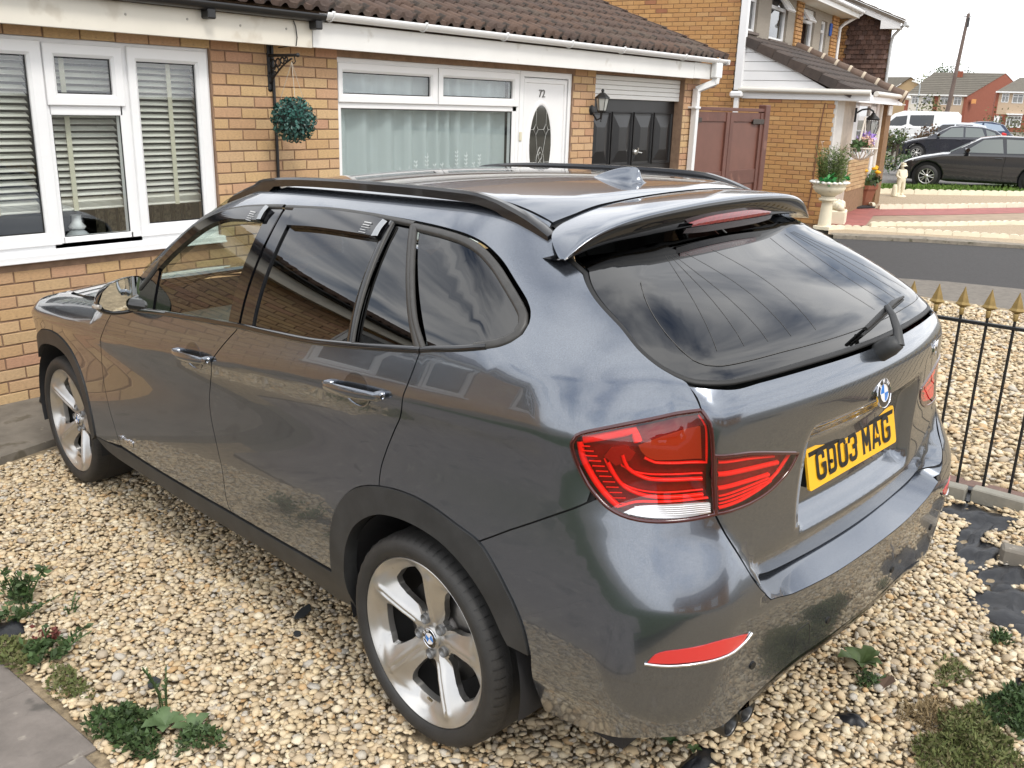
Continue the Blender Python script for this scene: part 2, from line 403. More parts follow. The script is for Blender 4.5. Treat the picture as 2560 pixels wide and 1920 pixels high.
def panel_geo(loop, holes=(), mp=mapS, off=0.0, gap=.0022, step=.03, depth=.014, lstep=.018, pre=False, offfun=None):
    L = loop if pre else smooth_loop(loop, step=lstep); L = inset(L, gap)
    Hs = [inset(h if pre else smooth_loop(h, step=lstep), -gap) for h in holes]
    loops = [L]+Hs; lo = L.min(0); hi = L.max(0)
    gx, gy = np.meshgrid(np.arange(lo[0]+step*.37, hi[0], step), np.arange(lo[1]+step*.41, hi[1], step)); G = np.stack([gx.ravel(), gy.ravel()], 1)
    k = inside(G, L)
    for h in Hs: k &= ~inside(G, h)
    G = G[k]
    if len(G):
        d = np.min([dist_to(G, q) for q in loops], axis=0); G = G[d > step*.45]
    V2 = np.vstack(loops+[G]); E = []; s = 0
    for q in loops:
        n = len(q); E += [(s+i, s+(i+1) % n) for i in range(n)]; s += n
    r = mgeo.delaunay_2d_cdt([Vector(p) for p in V2], E, [], 0, 1e-6)
    v2 = np.array([tuple(p) for p in r[0]]); fs = np.array([f for f in r[2] if len(f) == 3])
    cen = v2[fs].mean(1); k = inside(cen, L)
    for h in Hs: k &= ~inside(cen, h)
    fs = fs[k]
    P = mp(v2); N = grad(P)
    o = off if offfun is None else offfun(P, v2)[:, None]
    P = P+N*o
    # orient outwards
    a, b, c = P[fs[:, 0]], P[fs[:, 1]], P[fs[:, 2]]; fl = (np.cross(b-a, c-a)*N[fs[:, 0]]).sum(1) < 0
    fs[fl] = fs[fl][:, ::-1]
    # returned edge: boundary ring pushed inwards
    used = {}
    for t in fs:
        for i in range(3): used[(t[i], t[(i+1) % 3])] = 1
    bd = [e for e in used if (e[1], e[0]) not in used]
    bv = sorted({i for e in bd for i in e}); ix = {v: i for i, v in enumerate(bv)}
    n0 = len(P); top = P[bv]; bot = top-N[bv]*depth
    V = np.vstack([P, top, bot]); nb = len(bv); NF = np.zeros((2*nb, 3))
    ff = [tuple(t) for t in fs]
    for (i, j) in bd:
        a_, b_ = n0+ix[j], n0+ix[i]; ff.append((a_, b_, b_+nb, a_+nb))
        t = P[j]-P[i]; q = np.cross(t, N[i]); q /= np.linalg.norm(q)+1e-12
        for z in (ix[i], ix[j]): NF[z] += q; NF[z+nb] += q
    NF /= np.linalg.norm(NF, axis=1, keepdims=True)+1e-12
    return V, ff, np.vstack([N, NF])
def geo_mesh(name, geo, flip=False):
    V, f, N = geo
    if flip:
        V = V*np.array([-1, 1, 1]); N = N*np.array([-1, 1, 1]); f = [q[::-1] for q in f]
    me = bpy.data.meshes.new(name); me.from_pydata([tuple(p) for p in V], [], f); me.polygons.foreach_set('use_smooth', [True]*len(f))
    me.update(); me.normals_split_custom_set_from_vertices([tuple(n) for n in N]); return me
def panel(name, m, parent, loop, both=True, **kw):
    g = panel_geo(loop, **kw); o = link(name, geo_mesh(name, g), m, parent); r = None
    if both: r = link(name, geo_mesh(name, g, True), m, parent)
    return o, r
def surf_strip(curve, mp=mapS, w=.01, off=.002, h=.004, closed=False, step=.02, pre=False):
    """a low rounded strip laid along a curve on the body surface -> (verts, faces)"""
    C = curve if pre else smooth_loop(curve, closed=closed, step=step); P = mp(C); N = grad(P); n = len(P)
    T = np.roll(P, -1, 0)-np.roll(P, 1, 0)
    if not closed: T[0] = P[1]-P[0]; T[-1] = P[-1]-P[-2]
    T /= np.linalg.norm(T, axis=1, keepdims=True)+1e-12; B = np.cross(N, T)
    prof = [(-1, -.6), (-.85, .55), (-.45, 1), (.45, 1), (.85, .55), (1, -.6)]; V = []; k = len(prof)
    for a, b in prof: V.append(P+B*(w/2*a)+N*(off+h*b))
    V = np.stack(V, 1).reshape(-1, 3); f = []
    for i in range(n if closed else n-1):
        j = (i+1) % n
        for q in range(k-1): f.append((i*k+q, j*k+q, j*k+q+1, i*k+q+1))
    return V, f
def strip(name, m, parent, curve, both=True, **kw):
    V, f = surf_strip(curve, **kw); out = []
    for s in ((1, -1) if both else (1,)):
        me = bpy.data.meshes.new(name); me.from_pydata([(s*p[0], p[1], p[2]) for p in V], [], f if s > 0 else [q[::-1] for q in f])
        me.polygons.foreach_set('use_smooth', [True]*len(f)); me.update(); out.append(link(name, me, m, parent))
    return out

# ---- car materials
def paint_mat():
    m = mat('car_paint', (.062, .066, .073), rough=.21, metal=.9, coat=1.0); t = m.node_tree; n = t.nodes; L = t.links.new; b = n['Principled BSDF']
    b.inputs['Coat Roughness'].default_value = .015; b.inputs['Coat IOR'].default_value = 1.55
    tcn = n.new('ShaderNodeTexCoord'); sp = n.new('ShaderNodeSeparateXYZ'); L(tcn.outputs['Object'], sp.inputs[0])
    fl = n.new('ShaderNodeTexNoise'); fl.inputs['Scale'].default_value = 900; L(tcn.outputs['Object'], fl.inputs['Vector'])
    base = n.new('ShaderNodeValToRGB'); base.color_ramp.elements[0].color = (.125, .140, .165, 1); base.color_ramp.elements[1].color = (.205, .226, .262, 1)
    base.color_ramp.elements[0].position = .35; base.color_ramp.elements[1].position = .7; L(fl.outputs[0], base.inputs[0])
    # road film: thin brown dust thrown up along the sills and the bumper corner
    d1 = n.new('ShaderNodeMapRange'); d1.inputs[1].default_value = .62; d1.inputs[2].default_value = .26; L(sp.outputs['Z'], d1.inputs[0])
    ns = n.new('ShaderNodeTexNoise'); ns.inputs['Scale'].default_value = 5; ns.inputs['Detail'].default_value = 8; ns.inputs['Roughness'].default_value = .7; L(tcn.outputs['Object'], ns.inputs['Vector'])
    nr = n.new('ShaderNodeMapRange'); nr.inputs[1].default_value = .35; nr.inputs[2].default_value = .7; L(ns.outputs[0], nr.inputs[0])
    mu = n.new('ShaderNodeMath'); mu.operation = 'MULTIPLY'; L(d1.outputs[0], mu.inputs[0]); L(nr.outputs[0], mu.inputs[1])
    # streaks / splashes
    mpn = n.new('ShaderNodeMapping'); mpn.inputs['Scale'].default_value = (60, 60, 14); mpn.inputs['Rotation'].default_value = (.5, .3, 0); L(tcn.outputs['Object'], mpn.inputs[0])
    n3 = n.new('ShaderNodeTexNoise'); n3.inputs['Scale'].default_value = 1; n3.inputs['Detail'].default_value = 3; L(mpn.outputs[0], n3.inputs['Vector'])
    r3 = n.new('ShaderNodeMapRange'); r3.inputs[1].default_value = .66; r3.inputs[2].default_value = .72; L(n3.outputs[0], r3.inputs[0])
    m3 = n.new('ShaderNodeMath'); m3.operation = 'MULTIPLY'; L(r3.outputs[0], m3.inputs[0]); L(d1.outputs[0], m3.inputs[1])
    ad = n.new('ShaderNodeMath'); ad.operation = 'MULTIPLY_ADD'; L(mu.outputs[0], ad.inputs[0]); ad.inputs[1].default_value = .55; L(m3.outputs[0], ad.inputs[2]); ad.use_clamp = True
    sc = n.new('ShaderNodeMath'); sc.operation = 'MULTIPLY'; sc.inputs[1].default_value = .36; L(ad.outputs[0], sc.inputs[0])
    mx = n.new('ShaderNodeMix'); mx.data_type = 'RGBA'; L(sc.outputs[0], mx.inputs['Factor']); L(base.outputs[0], mx.inputs['A']); mx.inputs['B'].default_value = (.16, .135, .105, 1); L(mx.outputs['Result'], b.inputs['Base Color'])
    cw = n.new('ShaderNodeMath'); cw.operation = 'SUBTRACT'; cw.inputs[0].default_value = 1; L(sc.outputs[0], cw.inputs[1]); L(cw.outputs[0], b.inputs['Coat Weight'])
    mm = n.new('ShaderNodeMath'); mm.operation = 'MULTIPLY'; mm.inputs[1].default_value = .9; L(cw.outputs[0], mm.inputs[0]); L(mm.outputs[0], b.inputs['Metallic'])
    return m
PAINT = paint_mat()
GBLK = mat('gloss_black_trim', (.006, .006, .007), rough=.06, coat=.5)
RUB = mat('satin_window_trim', (.045, .043, .04), rough=.42, noise=.3, nscale=40)
SEAL = mat('black_rubber_seal', (.008, .008, .008), rough=.55)
PLAST = mat('dark_grey_plastic', (.03, .031, .032), rough=.5, noise=.5, nscale=9, bump=.15, bscale=300)
CHR = mat('chrome', (.75, .75, .77), rough=.08, metal=1)
TINT = glass('privacy_glass', (.022, .022, .022), ior=1.6)
CLEARG = glass('car_window_glass', (.78, .86, .81), ior=1.45)
INT = mat('car_interior_black', (.016, .016, .018), rough=.75)
SMOKE = glass('smoked_acrylic', (.05, .05, .05), ior=1.55)

CAR = empty('estate_car', label='large dark grey estate car parked nose to the house, seen from its rear left corner', cat='car')
CAR.rotation_euler = Matrix(CARM.tolist()).to_euler()

# ---- shut lines and outlines, as (u, z) on the unrolled skin: u runs along the side (= y) and round the corner to the rear
C_FEND = [(1.985, 1.008), (2.02, .975), (2.05, .942), (2.088, .891), (2.122, .858), (2.166, .80), (2.19, .74), (2.19, .66), (2.168, .592), (2.138, .53), (2.108, .481), (2.08, .431), (2.05, .392)]
C_FD = [(.95, 1.104), (.957, 1.094), (1.011, 1.05), (1.072, .997), (1.106, .965), (1.135, .922), (1.172, .863), (1.195, .807), (1.198, .76), (1.187, .708), (1.165, .655), (1.142, .600), (1.124, .553), (1.116, .505), (1.112, .44), (1.10, .405), (1.085, .388)]
C_RD = [(-.012, 1.197), (-.011, 1.19), (-.004, 1.16), (.011, 1.113), (.026, 1.075), (.033, 1.044), (.054, 1.005), (.087, .962), (.122, .907), (.147, .857), (.160, .822), (.166, .789), (.167, .768)]
BELT_F = [(1.985, 1.008), (1.65, 1.045), (1.30, 1.075), (.95, 1.104)]
BELT_R = [(.95, 1.104), (.70, 1.118), (.488, 1.133), (.21, 1.167), (-.012, 1.197)]
ARCH_F = [(.437, .30), (.437, .37), (.434, .434), (.421, .53), (.394, .61), (.347, .677), (.286, .725), (.225, .752), (.167, .768)]      # rear wheel arch, front half
ARCH_B = [(.167, .768), (.086, .781), (0, .784), (-.081, .775), (-.16, .757), (-.247, .735)]
ARCH_C = [(-.247, .735), (-.31, .683), (-.368, .612), (-.402, .545), (-.418, .475)]
ARCHIN = [(.362, .262), (.365, .34), (.358, .43), (.335, .52), (.295, .592), (.235, .645), (.16, .683), (.07, .70), (-.03, .70), (-.12, .683), (-.21, .64), (-.285, .575), (-.335, .50), (-.365, .43), (-.385, .36), (-.398, .30)]
SILL = [(2.05, .392), (1.74, .384), (1.40, .384), (1.085, .388), (.80, .39), (.437, .395)]
TOPF = [(.965, 1.492), (1.04, 1.487), (1.21, 1.472), (1.325, 1.452), (1.425, 1.42), (1.512, 1.37), (1.59, 1.306), (1.668, 1.23), (1.755, 1.145), (1.86, 1.07), (1.955, 1.018)]
TOPR = [(.965, 1.492), (.70, 1.502), (.464, 1.502), (.258, 1.498)]
QOUT = [(.252, 1.498), (.12, 1.492), (.028, 1.483), (-.05, 1.466), (-.135, 1.434), (-.213, 1.395), (-.28, 1.358), (-.31, 1.335), (-.325, 1.312), (-.325, 1.289), (-.306, 1.27), (-.275, 1.255), (-.16, 1.226), (-.044, 1.205), (-.014, 1.199)]
TG = [(-.178, 1.5), (-.205, 1.485), (-.281, 1.445), (-.433, 1.382), (-.576, 1.32), (-.646, 1.274), (-.69, 1.249), (-.729, 1.231), (-.756, 1.219), (-.774, 1.189), (-.783, 1.166)]
LAMP = [(-.783, 1.163), (-.8, 1.135), (-.81, 1.069), (-.816, .988), (-.821, .914), (-.782, .911), (-.732, .909), (-.696, .909), (-.661, .912), (-.627, .92), (-.599, .934), (-.578, .953), (-.555, .98), (-.533, 1.021), (-.521, 1.06), (-.52, 1.08), (-.528, 1.097), (-.551, 1.109), (-.627, 1.131), (-.702, 1.147)]
LAMPI = [(-.815, 1.056), (-.905, 1.047), (-1.085, 1.005), (-1.062, .97), (-1.023, .944), (-.979, .926), (-.916, .915), (-.825, .914)]
TGLOW = [(-.821, .914), (-.844, .867), (-.875, .812), (-.902, .757), (-.93, .724), (-1.01, .700), (-1.169, .692), (-1.332, .688), (-1.45, .687)]
BQ = [(-.563, .967), (-.556, .938), (-.53, .919), (-.421, .845), (-.301, .768), (-.247, .735)]
BCR = [(-.418, .475), (-.48, .489), (-.607, .517), (-.681, .522), (-.74, .519), (-.79, .522), (-.831, .526), (-.871, .535), (-.917, .560), (-.955, .577), (-1.071, .575), (-1.231, .57), (-1.45, .562)]
BLOW = [(-.405, .252), (-.52, .262), (-.62, .30), (-.70, .338), (-.79, .35), (-.872, .354), (-.943, .388), (-1.013, .412), (-1.11, .430), (-1.28, .428), (-1.45, .425)]
def ditch():
    ys = np.linspace(1.22, -.165, 40); P = mapT(np.stack([np.full(40, -.50-.015*np.clip((.3-ys)/.5, 0, 1)), ys], 1)); return [(y, z) for y, z in zip(P[:, 1], P[:, 2])]
DITCH = ditch()
APIL = [(1.985, 1.045), (1.90, 1.095), (1.80, 1.165), (1.70, 1.25), (1.60, 1.335), (1.50, 1.41), (1.40, 1.465), (1.31, 1.50)]
j = lambda *cs: [p for i, c in enumerate(cs) for p in (c if i == 0 or c[0] != cs[i-1][-1] else c[1:])]
rv = lambda c: c[::-1]
def close(c): return c[:-1] if c[0] == c[-1] else c

front_door, fdr = panel('front_door', PAINT, CAR, close(j(C_FEND, SILL[:4], rv(C_FD), rv(BELT_F))))
rear_door, rdr = panel('rear_door', PAINT, CAR, close(j(C_FD, SILL[3:], ARCH_F[2:], rv(C_RD), rv(BELT_R))))
SIDE = j(rv(C_RD), rv(QOUT)[1:], rv(TOPR)[1:], TOPF[1:], [(1.985, 1.008)], APIL, DITCH, TG, LAMP[:1]+rv(LAMP[14:]), rv(LAMP[12:14]), BQ, rv(ARCH_B))
side, sider = panel('body_side', PAINT, CAR, close(SIDE), step=.024, lstep=.014)
BON = [(-.74, 2.06), (-.765, 2.3), (-.76, 2.6), (-.73, 2.8), (-.66, 3.05), (-.5, 3.25), (-.25, 3.36), (0, 3.39)]
BT = [(p[1], p[2]) for p in mapT(np.array(BON[:5]))]
FEND = j(C_FEND[::-1], [(2.0, 1.035)], BT, [(3.17, .84), (3.25, .76), (3.28, .70), (3.24, .62), (3.17, .60)], [(3.13, .66), (3.06, .715), (2.96, .757), (2.85, .778), (2.757, .784), (2.66, .772), (2.57, .735), (2.49, .675), (2.425, .60), (2.38, .51), (2.352, .42), (2.345, .36)], [(2.2, .37)])
fend, _ = panel('front_wing', PAINT, CAR, FEND)
NOSE = [(3.0, .875), (3.2, .795), (3.275, .70), (3.235, .625), (3.17, .60), (3.2, .5), (3.2, .3), (3.5, .3), (3.53, .5), (3.53, .75), (3.45, .80), (3.2, .86)]
# rear bumper: painted upper part, the moulded lower part set slightly deeper
BUMP = j(rv(ARCH_C)+[], rv(BQ)[1:], [(-.563, .967)], LAMP[12:7:-1], LAMP[7:3:-1], TGLOW, rv(mir(TGLOW)[1:])[::-1] if False else mir(TGLOW)[1:])
LEDGE = [(-.907, .750), (-.925, .722), (-.962, .678), (-.986, .674), (-1.042, .661), (-1.222, .648), (-1.45, .647)]
LB = rv(ARCH_C)+rv(BQ)[1:-1]+LAMP[11:3:-1]+TGLOW[1:3]+LEDGE
BUMP = LB+mir(LB)[1:]+[(2*UC-u, z) for u, z in BCR[1:-1]]+rv(BCR)[:-1]
bump_u, _ = panel('rear_bumper', PAINT, CAR, BUMP, both=False, step=.026, lstep=.016)
LOWB = BCR+mir(BCR)[1:]+[(2*UC-u, z) for u, z in BLOW]+rv(BLOW)
bump_l, _ = panel('bumper_lower', PAINT, CAR, LOWB, both=False, off=-.004, gap=.0004, step=.03, depth=.02)
# the flat loading ledge between the bumper edge and the tailgate
ea = smooth_loop(LEDGE+mir(LEDGE)[1:], closed=False, step=.01); eb_ = [(-.903, .757), (-.925, .726), (-1.01, .697), (-1.169, .692), (-1.332, .689), (-1.45, .688)]; eb_ = smooth_loop(eb_+mir(eb_)[1:], closed=False, step=.01)
def even(c, n):
    d = np.r_[0, np.cumsum(np.linalg.norm(np.diff(c, axis=0), axis=1))]; t = np.linspace(0, d[-1], n); return np.stack([np.interp(t, d, c[:, 0]), np.interp(t, d, c[:, 1])], 1)
PA = mapS(even(ea, 90)); PB = mapS(even(eb_, 90)); PB = PB+np.array((0, .012, -.006)); lg = MB(); lg.add(np.vstack([PA, PB]), [(i, i+1, 91+i, 90+i) for i in range(89)], True); lg.build('loading_ledge', PAINT, CAR)
# tailgate skin with the two inner lamps let in, and its heated window
TGS = [(-.756, 1.212), (-.774, 1.189), (-.784, 1.16), (-.801, 1.13), (-.812, 1.065)]
TAIL = TGS+LAMPI+TGLOW[0:]
TAIL = TAIL+mir(TAIL)[1:]+[(-2.03, 1.2), (-1.95, 1.203), (-1.75, 1.207), (-1.45, 1.208), (-1.15, 1.207), (-.95, 1.203), (-.87, 1.2)]
tail, _ = panel('tailgate', PAINT, CAR, TAIL, both=False, step=.022, lstep=.014)
GLS = [(-.285, 1.444), (-.433, 1.382), (-.576, 1.32), (-.646, 1.274), (-.69, 1.249), (-.729, 1.232), (-.775, 1.219), (-.87, 1.213), (-1.15, 1.218), (-1.45, 1.219)]
GTOP = [(-1.45, 1.473), (-1.1, 1.473), (-.7, 1.473), (-.42, 1.47), (-.31, 1.458)]
GL = GLS+mir(GLS)[1:]+[(2*UC-u, z) for u, z in GTOP[::-1]][:-1]+GTOP
rwin, _ = panel('rear_window', TINT, CAR, GL, both=False, off=-.003, gap=.006, step=.03, depth=.004)
strip('window_seal', SEAL, CAR, [(u, z+.001) for u, z in GLS]+[(2*UC-u, z+.001) for u, z in GLS[-2::-1]], both=False, w=.015, off=-.0035, h=.003)
# faint heater lines of the window
hl = MB()
for k in range(5):
    c = [(-.86-.105*k-.10*math.sin(t*PI*.9)*(.3+.2*k)*.4, 1.27+.17*t) for t in np.linspace(0, 1, 12)]
    for cc_ in (c, [(2*UC-a, b) for a, b in c]):
        V, f = surf_strip(cc_, w=.0010, off=-.0025, h=.0003); hl.add(V, f)
for cc_ in ([(-.60, 1.40), (-.78, 1.26), (-.86, 1.245), (-1.1, 1.248), (-1.45, 1.249), (-1.8, 1.248), (-2.04, 1.245), (-2.12, 1.26), (-2.30, 1.40)],):
    V, f = surf_strip(cc_, w=.002, off=-.0025, h=.0004); hl.add(V, f)
hl.build('heater_line', mat('heater_line', (.05, .047, .044), rough=.5), rwin)
# roof, windscreen, bonnet (seen from above)
def tl(*c): return list(c)
dl = [(p[0], p[1]) for p in mapS(DITCH)]
RG = [(-.515, -.172), (-.44, -.185), (-.278, -.196), (-.1, -.201), (0, -.202)]
ROOF = [(-x_, y_) for x_, y_ in RG[::-1]][:-1] if False else None
left = dl+RG[1:]
ROOF = left+[(-x_, y_) for x_, y_ in rv(left)[1:]]+[(.36, 1.36), (.18, 1.385), (0, 1.393), (-.18, 1.385), (-.36, 1.36)]
roof, _ = panel('roof', PAINT, CAR, ROOF, both=False, mp=mapT, step=.03)
WS = [(-.48, 1.235), (-.56, 1.44), (-.63, 1.62), (-.69, 1.80), (-.735, 1.96), (-.70, 2.07), (-.4, 2.15), (0, 2.18)]
WSL = WS+[(-a, b) for a, b in rv(WS)[1:]]+[(.36, 1.37), (.18, 1.395), (0, 1.403), (-.18, 1.395), (-.36, 1.37)]
panel('windscreen', CLEARG, CAR, WSL, both=False, mp=mapT, gap=.004, off=-.003, step=.05, depth=.004)
panel('bonnet', PAINT, CAR, BON+[(-a, b) for a, b in rv(BON)[1:]]+[(.4, 2.14), (0, 2.17), (-.4, 2.14)], both=False, mp=mapT, step=.04)
# nose (hidden from here): one plain skin under the bonnet so that the car closes
nose = MB(); us = np.linspace(0, 1, 13)
ring = []
for zz in (.28, .40, .55, .70, .79):
    xs = np.linspace(-.74, .74, 15); B = np.stack([xs*.55, np.full(15, 2.6), np.full(15, zz)], 1); D = np.stack([xs*.9, np.full(15, .95), np.zeros(15)], 1); D /= np.linalg.norm(D, axis=1, keepdims=True)
    ring.append(solve(B, D, 1.6))
R_ = np.array(ring)-np.array((0, .004, 0)); V = R_.reshape(-1, 3)
nose.add(V, [(a*15+b, a*15+b+1, a*15+b+16, a*15+b+15) for a in range(4) for b in range(14)], True); nose.build('front_bumper', PAINT, CAR)

# ---- black gaps behind the shut lines
gapm = MB()
def gapline(c, mp=mapS, w=.026, both=True):
    V, f = surf_strip(c, mp=mp, w=w, off=-.0125, h=.0015)
    gapm.add(V, f)
    if both: gapm.add(V*np.array([-1, 1, 1]), [q[::-1] for q in f])
for c in (C_FEND, C_FD, C_RD, SILL, BQ, TG, LAMP[:5], ARCH_F+ARCH_B[1:]+ARCH_C[1:]): gapline(c)
gapline(TGLOW); gapline(LAMPI+LAMPI[:1], w=.02); gapline(LAMP+LAMP[:1], w=.02); gapline(DITCH, w=.03)
gapline([(-x_, y_) for x_, y_ in []] or left[len(dl)-1:]+[(-a, b) for a, b in rv(RG)[1:]], mp=mapT, both=False)
gapline([(-.745, 2.02)]+BON[:6], mp=mapT)
gapm.build('shut_line_seal', SEAL, CAR)

# ---- black pillars, window glass, frames
PILF = [(.965, 1.488), (.95, 1.104), (1.026, 1.098), (1.045, 1.482)]
PILR = [(.955, 1.488), (.94, 1.104), (.86, 1.11), (.885, 1.492)]
panel('pillar_cover', GBLK, CAR, PILF, off=-.002, gap=.003); panel('pillar_cover', GBLK, CAR, PILR, off=-.002, gap=.003)
FG = [(1.026, 1.098), (1.3, 1.078), (1.62, 1.05), (1.635, 1.18), (1.655, 1.245), (1.59, 1.308), (1.512, 1.372), (1.425, 1.42), (1.325, 1.452), (1.21, 1.472), (1.045, 1.485)]
fw, fwr = panel('front_side_window', CLEARG, CAR, FG, off=-.009, gap=0, step=.05, depth=.004)
SAIL = [(1.632, 1.05), (1.90, 1.02), (1.955, 1.018), (1.86, 1.07), (1.755, 1.145), (1.66, 1.235), (1.645, 1.18)]
panel('mirror_sail', GBLK, CAR, SAIL, off=-.004, gap=.002, step=.05)
RGL = [(.865, 1.11), (.70, 1.12), (.488, 1.135), (.30, 1.158), (.33, 1.27), (.376, 1.49), (.464, 1.5), (.7, 1.5), (.885, 1.49)]
rw, rwr = panel('rear_side_window', TINT, CAR, RGL, off=-.009, gap=0, step=.05, depth=.004)
SG = [(.276, 1.162), (.015, 1.198), (.265, 1.485), (.345, 1.485)]
panel('quarter_light', TINT, CAR, SG, off=-.010, gap=0, step=.05, depth=.004)
QG = [(.214, 1.479), (.091, 1.472), (-.005, 1.461), (-.078, 1.443), (-.163, 1.409), (-.245, 1.367), (-.286, 1.336), (-.296, 1.316), (-.292, 1.291), (-.275, 1.272), (-.16, 1.238), (-.039, 1.215)]
panel('quarter_window', TINT, CAR, QG, off=-.006, gap=-.004, step=.05, depth=.004)
strip('window_divider', GBLK, CAR, [(.358, 1.492), (.33, 1.32), (.30, 1.158)][::-1], w=.030, off=-.004, h=.006)
strip('window_divider_edge', CHR if False else RUB, CAR, [(.347, 1.488), (.312, 1.32), (.281, 1.162)][::-1], w=.008, off=.000, h=.005)
strip('window_frame', RUB, CAR, [(.254, 1.49), (.21, 1.44), (.14, 1.36), (.07, 1.28), (.0, 1.205)], w=.030, off=-.003, h=.007)
strip('window_frame', RUB, CAR, [(.252, 1.487), (.12, 1.481), (.028, 1.472), (-.046, 1.455), (-.128, 1.423), (-.205, 1.384), (-.268, 1.348), (-.297, 1.328), (-.311, 1.309), (-.31, 1.289), (-.294, 1.274), (-.268, 1.262), (-.2, 1.243)], w=.026, off=-.002, h=.006)
strip('quarter_frame_edge', RUB, CAR, [(.238, 1.485), (.195, 1.435), (.125, 1.355), (.055, 1.275), (-.02, 1.208)], w=.016, off=-.001, h=.006)
strip('window_frame', RUB, CAR, [(.254, 1.493), (.464, 1.499), (.70, 1.499), (.955, 1.489)], w=.020, off=-.002, h=.006)
strip('window_frame', RUB, CAR, [(.972, 1.489), (1.04, 1.485), (1.21, 1.47), (1.325, 1.45), (1.425, 1.418), (1.512, 1.368), (1.59, 1.304), (1.668, 1.228), (1.755, 1.143), (1.86, 1.07), (1.955, 1.02)], w=.022, off=-.002, h=.006)
strip('belt_moulding', GBLK, CAR, [(1.97, 1.012)]+[(u, z+.006) for u, z in BELT_F[1:]], w=.022, off=-.001, h=.007)
strip('belt_moulding', GBLK, CAR, [(u, z+.006) for u, z in BELT_R], w=.022, off=-.001, h=.007)
strip('belt_moulding', GBLK, CAR, [(-.014, 1.204), (-.06, 1.214), (-.16, 1.232), (-.24, 1.25)], w=.020, off=-.001, h=.006)
VF = [(1.048, 1.478), (1.2, 1.464), (1.315, 1.443), (1.415, 1.41), (1.502, 1.362), (1.58, 1.298), (1.645, 1.238), (1.64, 1.205), (1.56, 1.272), (1.455, 1.345), (1.37, 1.391), (1.269, 1.42), (1.045, 1.435)]
panel('wind_deflector', GBLK, CAR, VF, off=.012, gap=0, step=.03, depth=.02)
VR = [(.882, 1.484), (.70, 1.492), (.464, 1.492), (.38, 1.488), (.368, 1.444), (.5, 1.444), (.7, 1.442), (.869, 1.434)]
panel('wind_deflector', GBLK, CAR, VR, off=.012, gap=0, step=.03, depth=.02)
# makers' film on the deflectors: small pale print
pr = MB()
for (u0, z0) in ((.46, 1.474), (1.13, 1.455)):
    for k, (w_, h_) in enumerate(((.038, .004), (.034, .003), (.042, .002), (.03, .002), (.036, .002))):
        V, f = surf_strip([(u0, z0-.0065*k), (u0-w_, z0-.0065*k-.001)], w=h_, off=.0135, h=.0002); pr.add(V, f)
pr.build('deflector_print', mat('pale_print', (.5, .5, .5)), CAR)
for (u0, z0, u1) in ((.372, 1.465, .395), (1.05, 1.458, 1.075)):
    V, f = surf_strip([(u0, z0+.02), (u0+.006, z0), (u0+.004, z0-.022)], w=.03, off=.0135, h=.001); q = MB().add(V, f); q.build('deflector_clip', mat('clear_film', (.35, .36, .37), rough=.15, metal=.6), CAR)

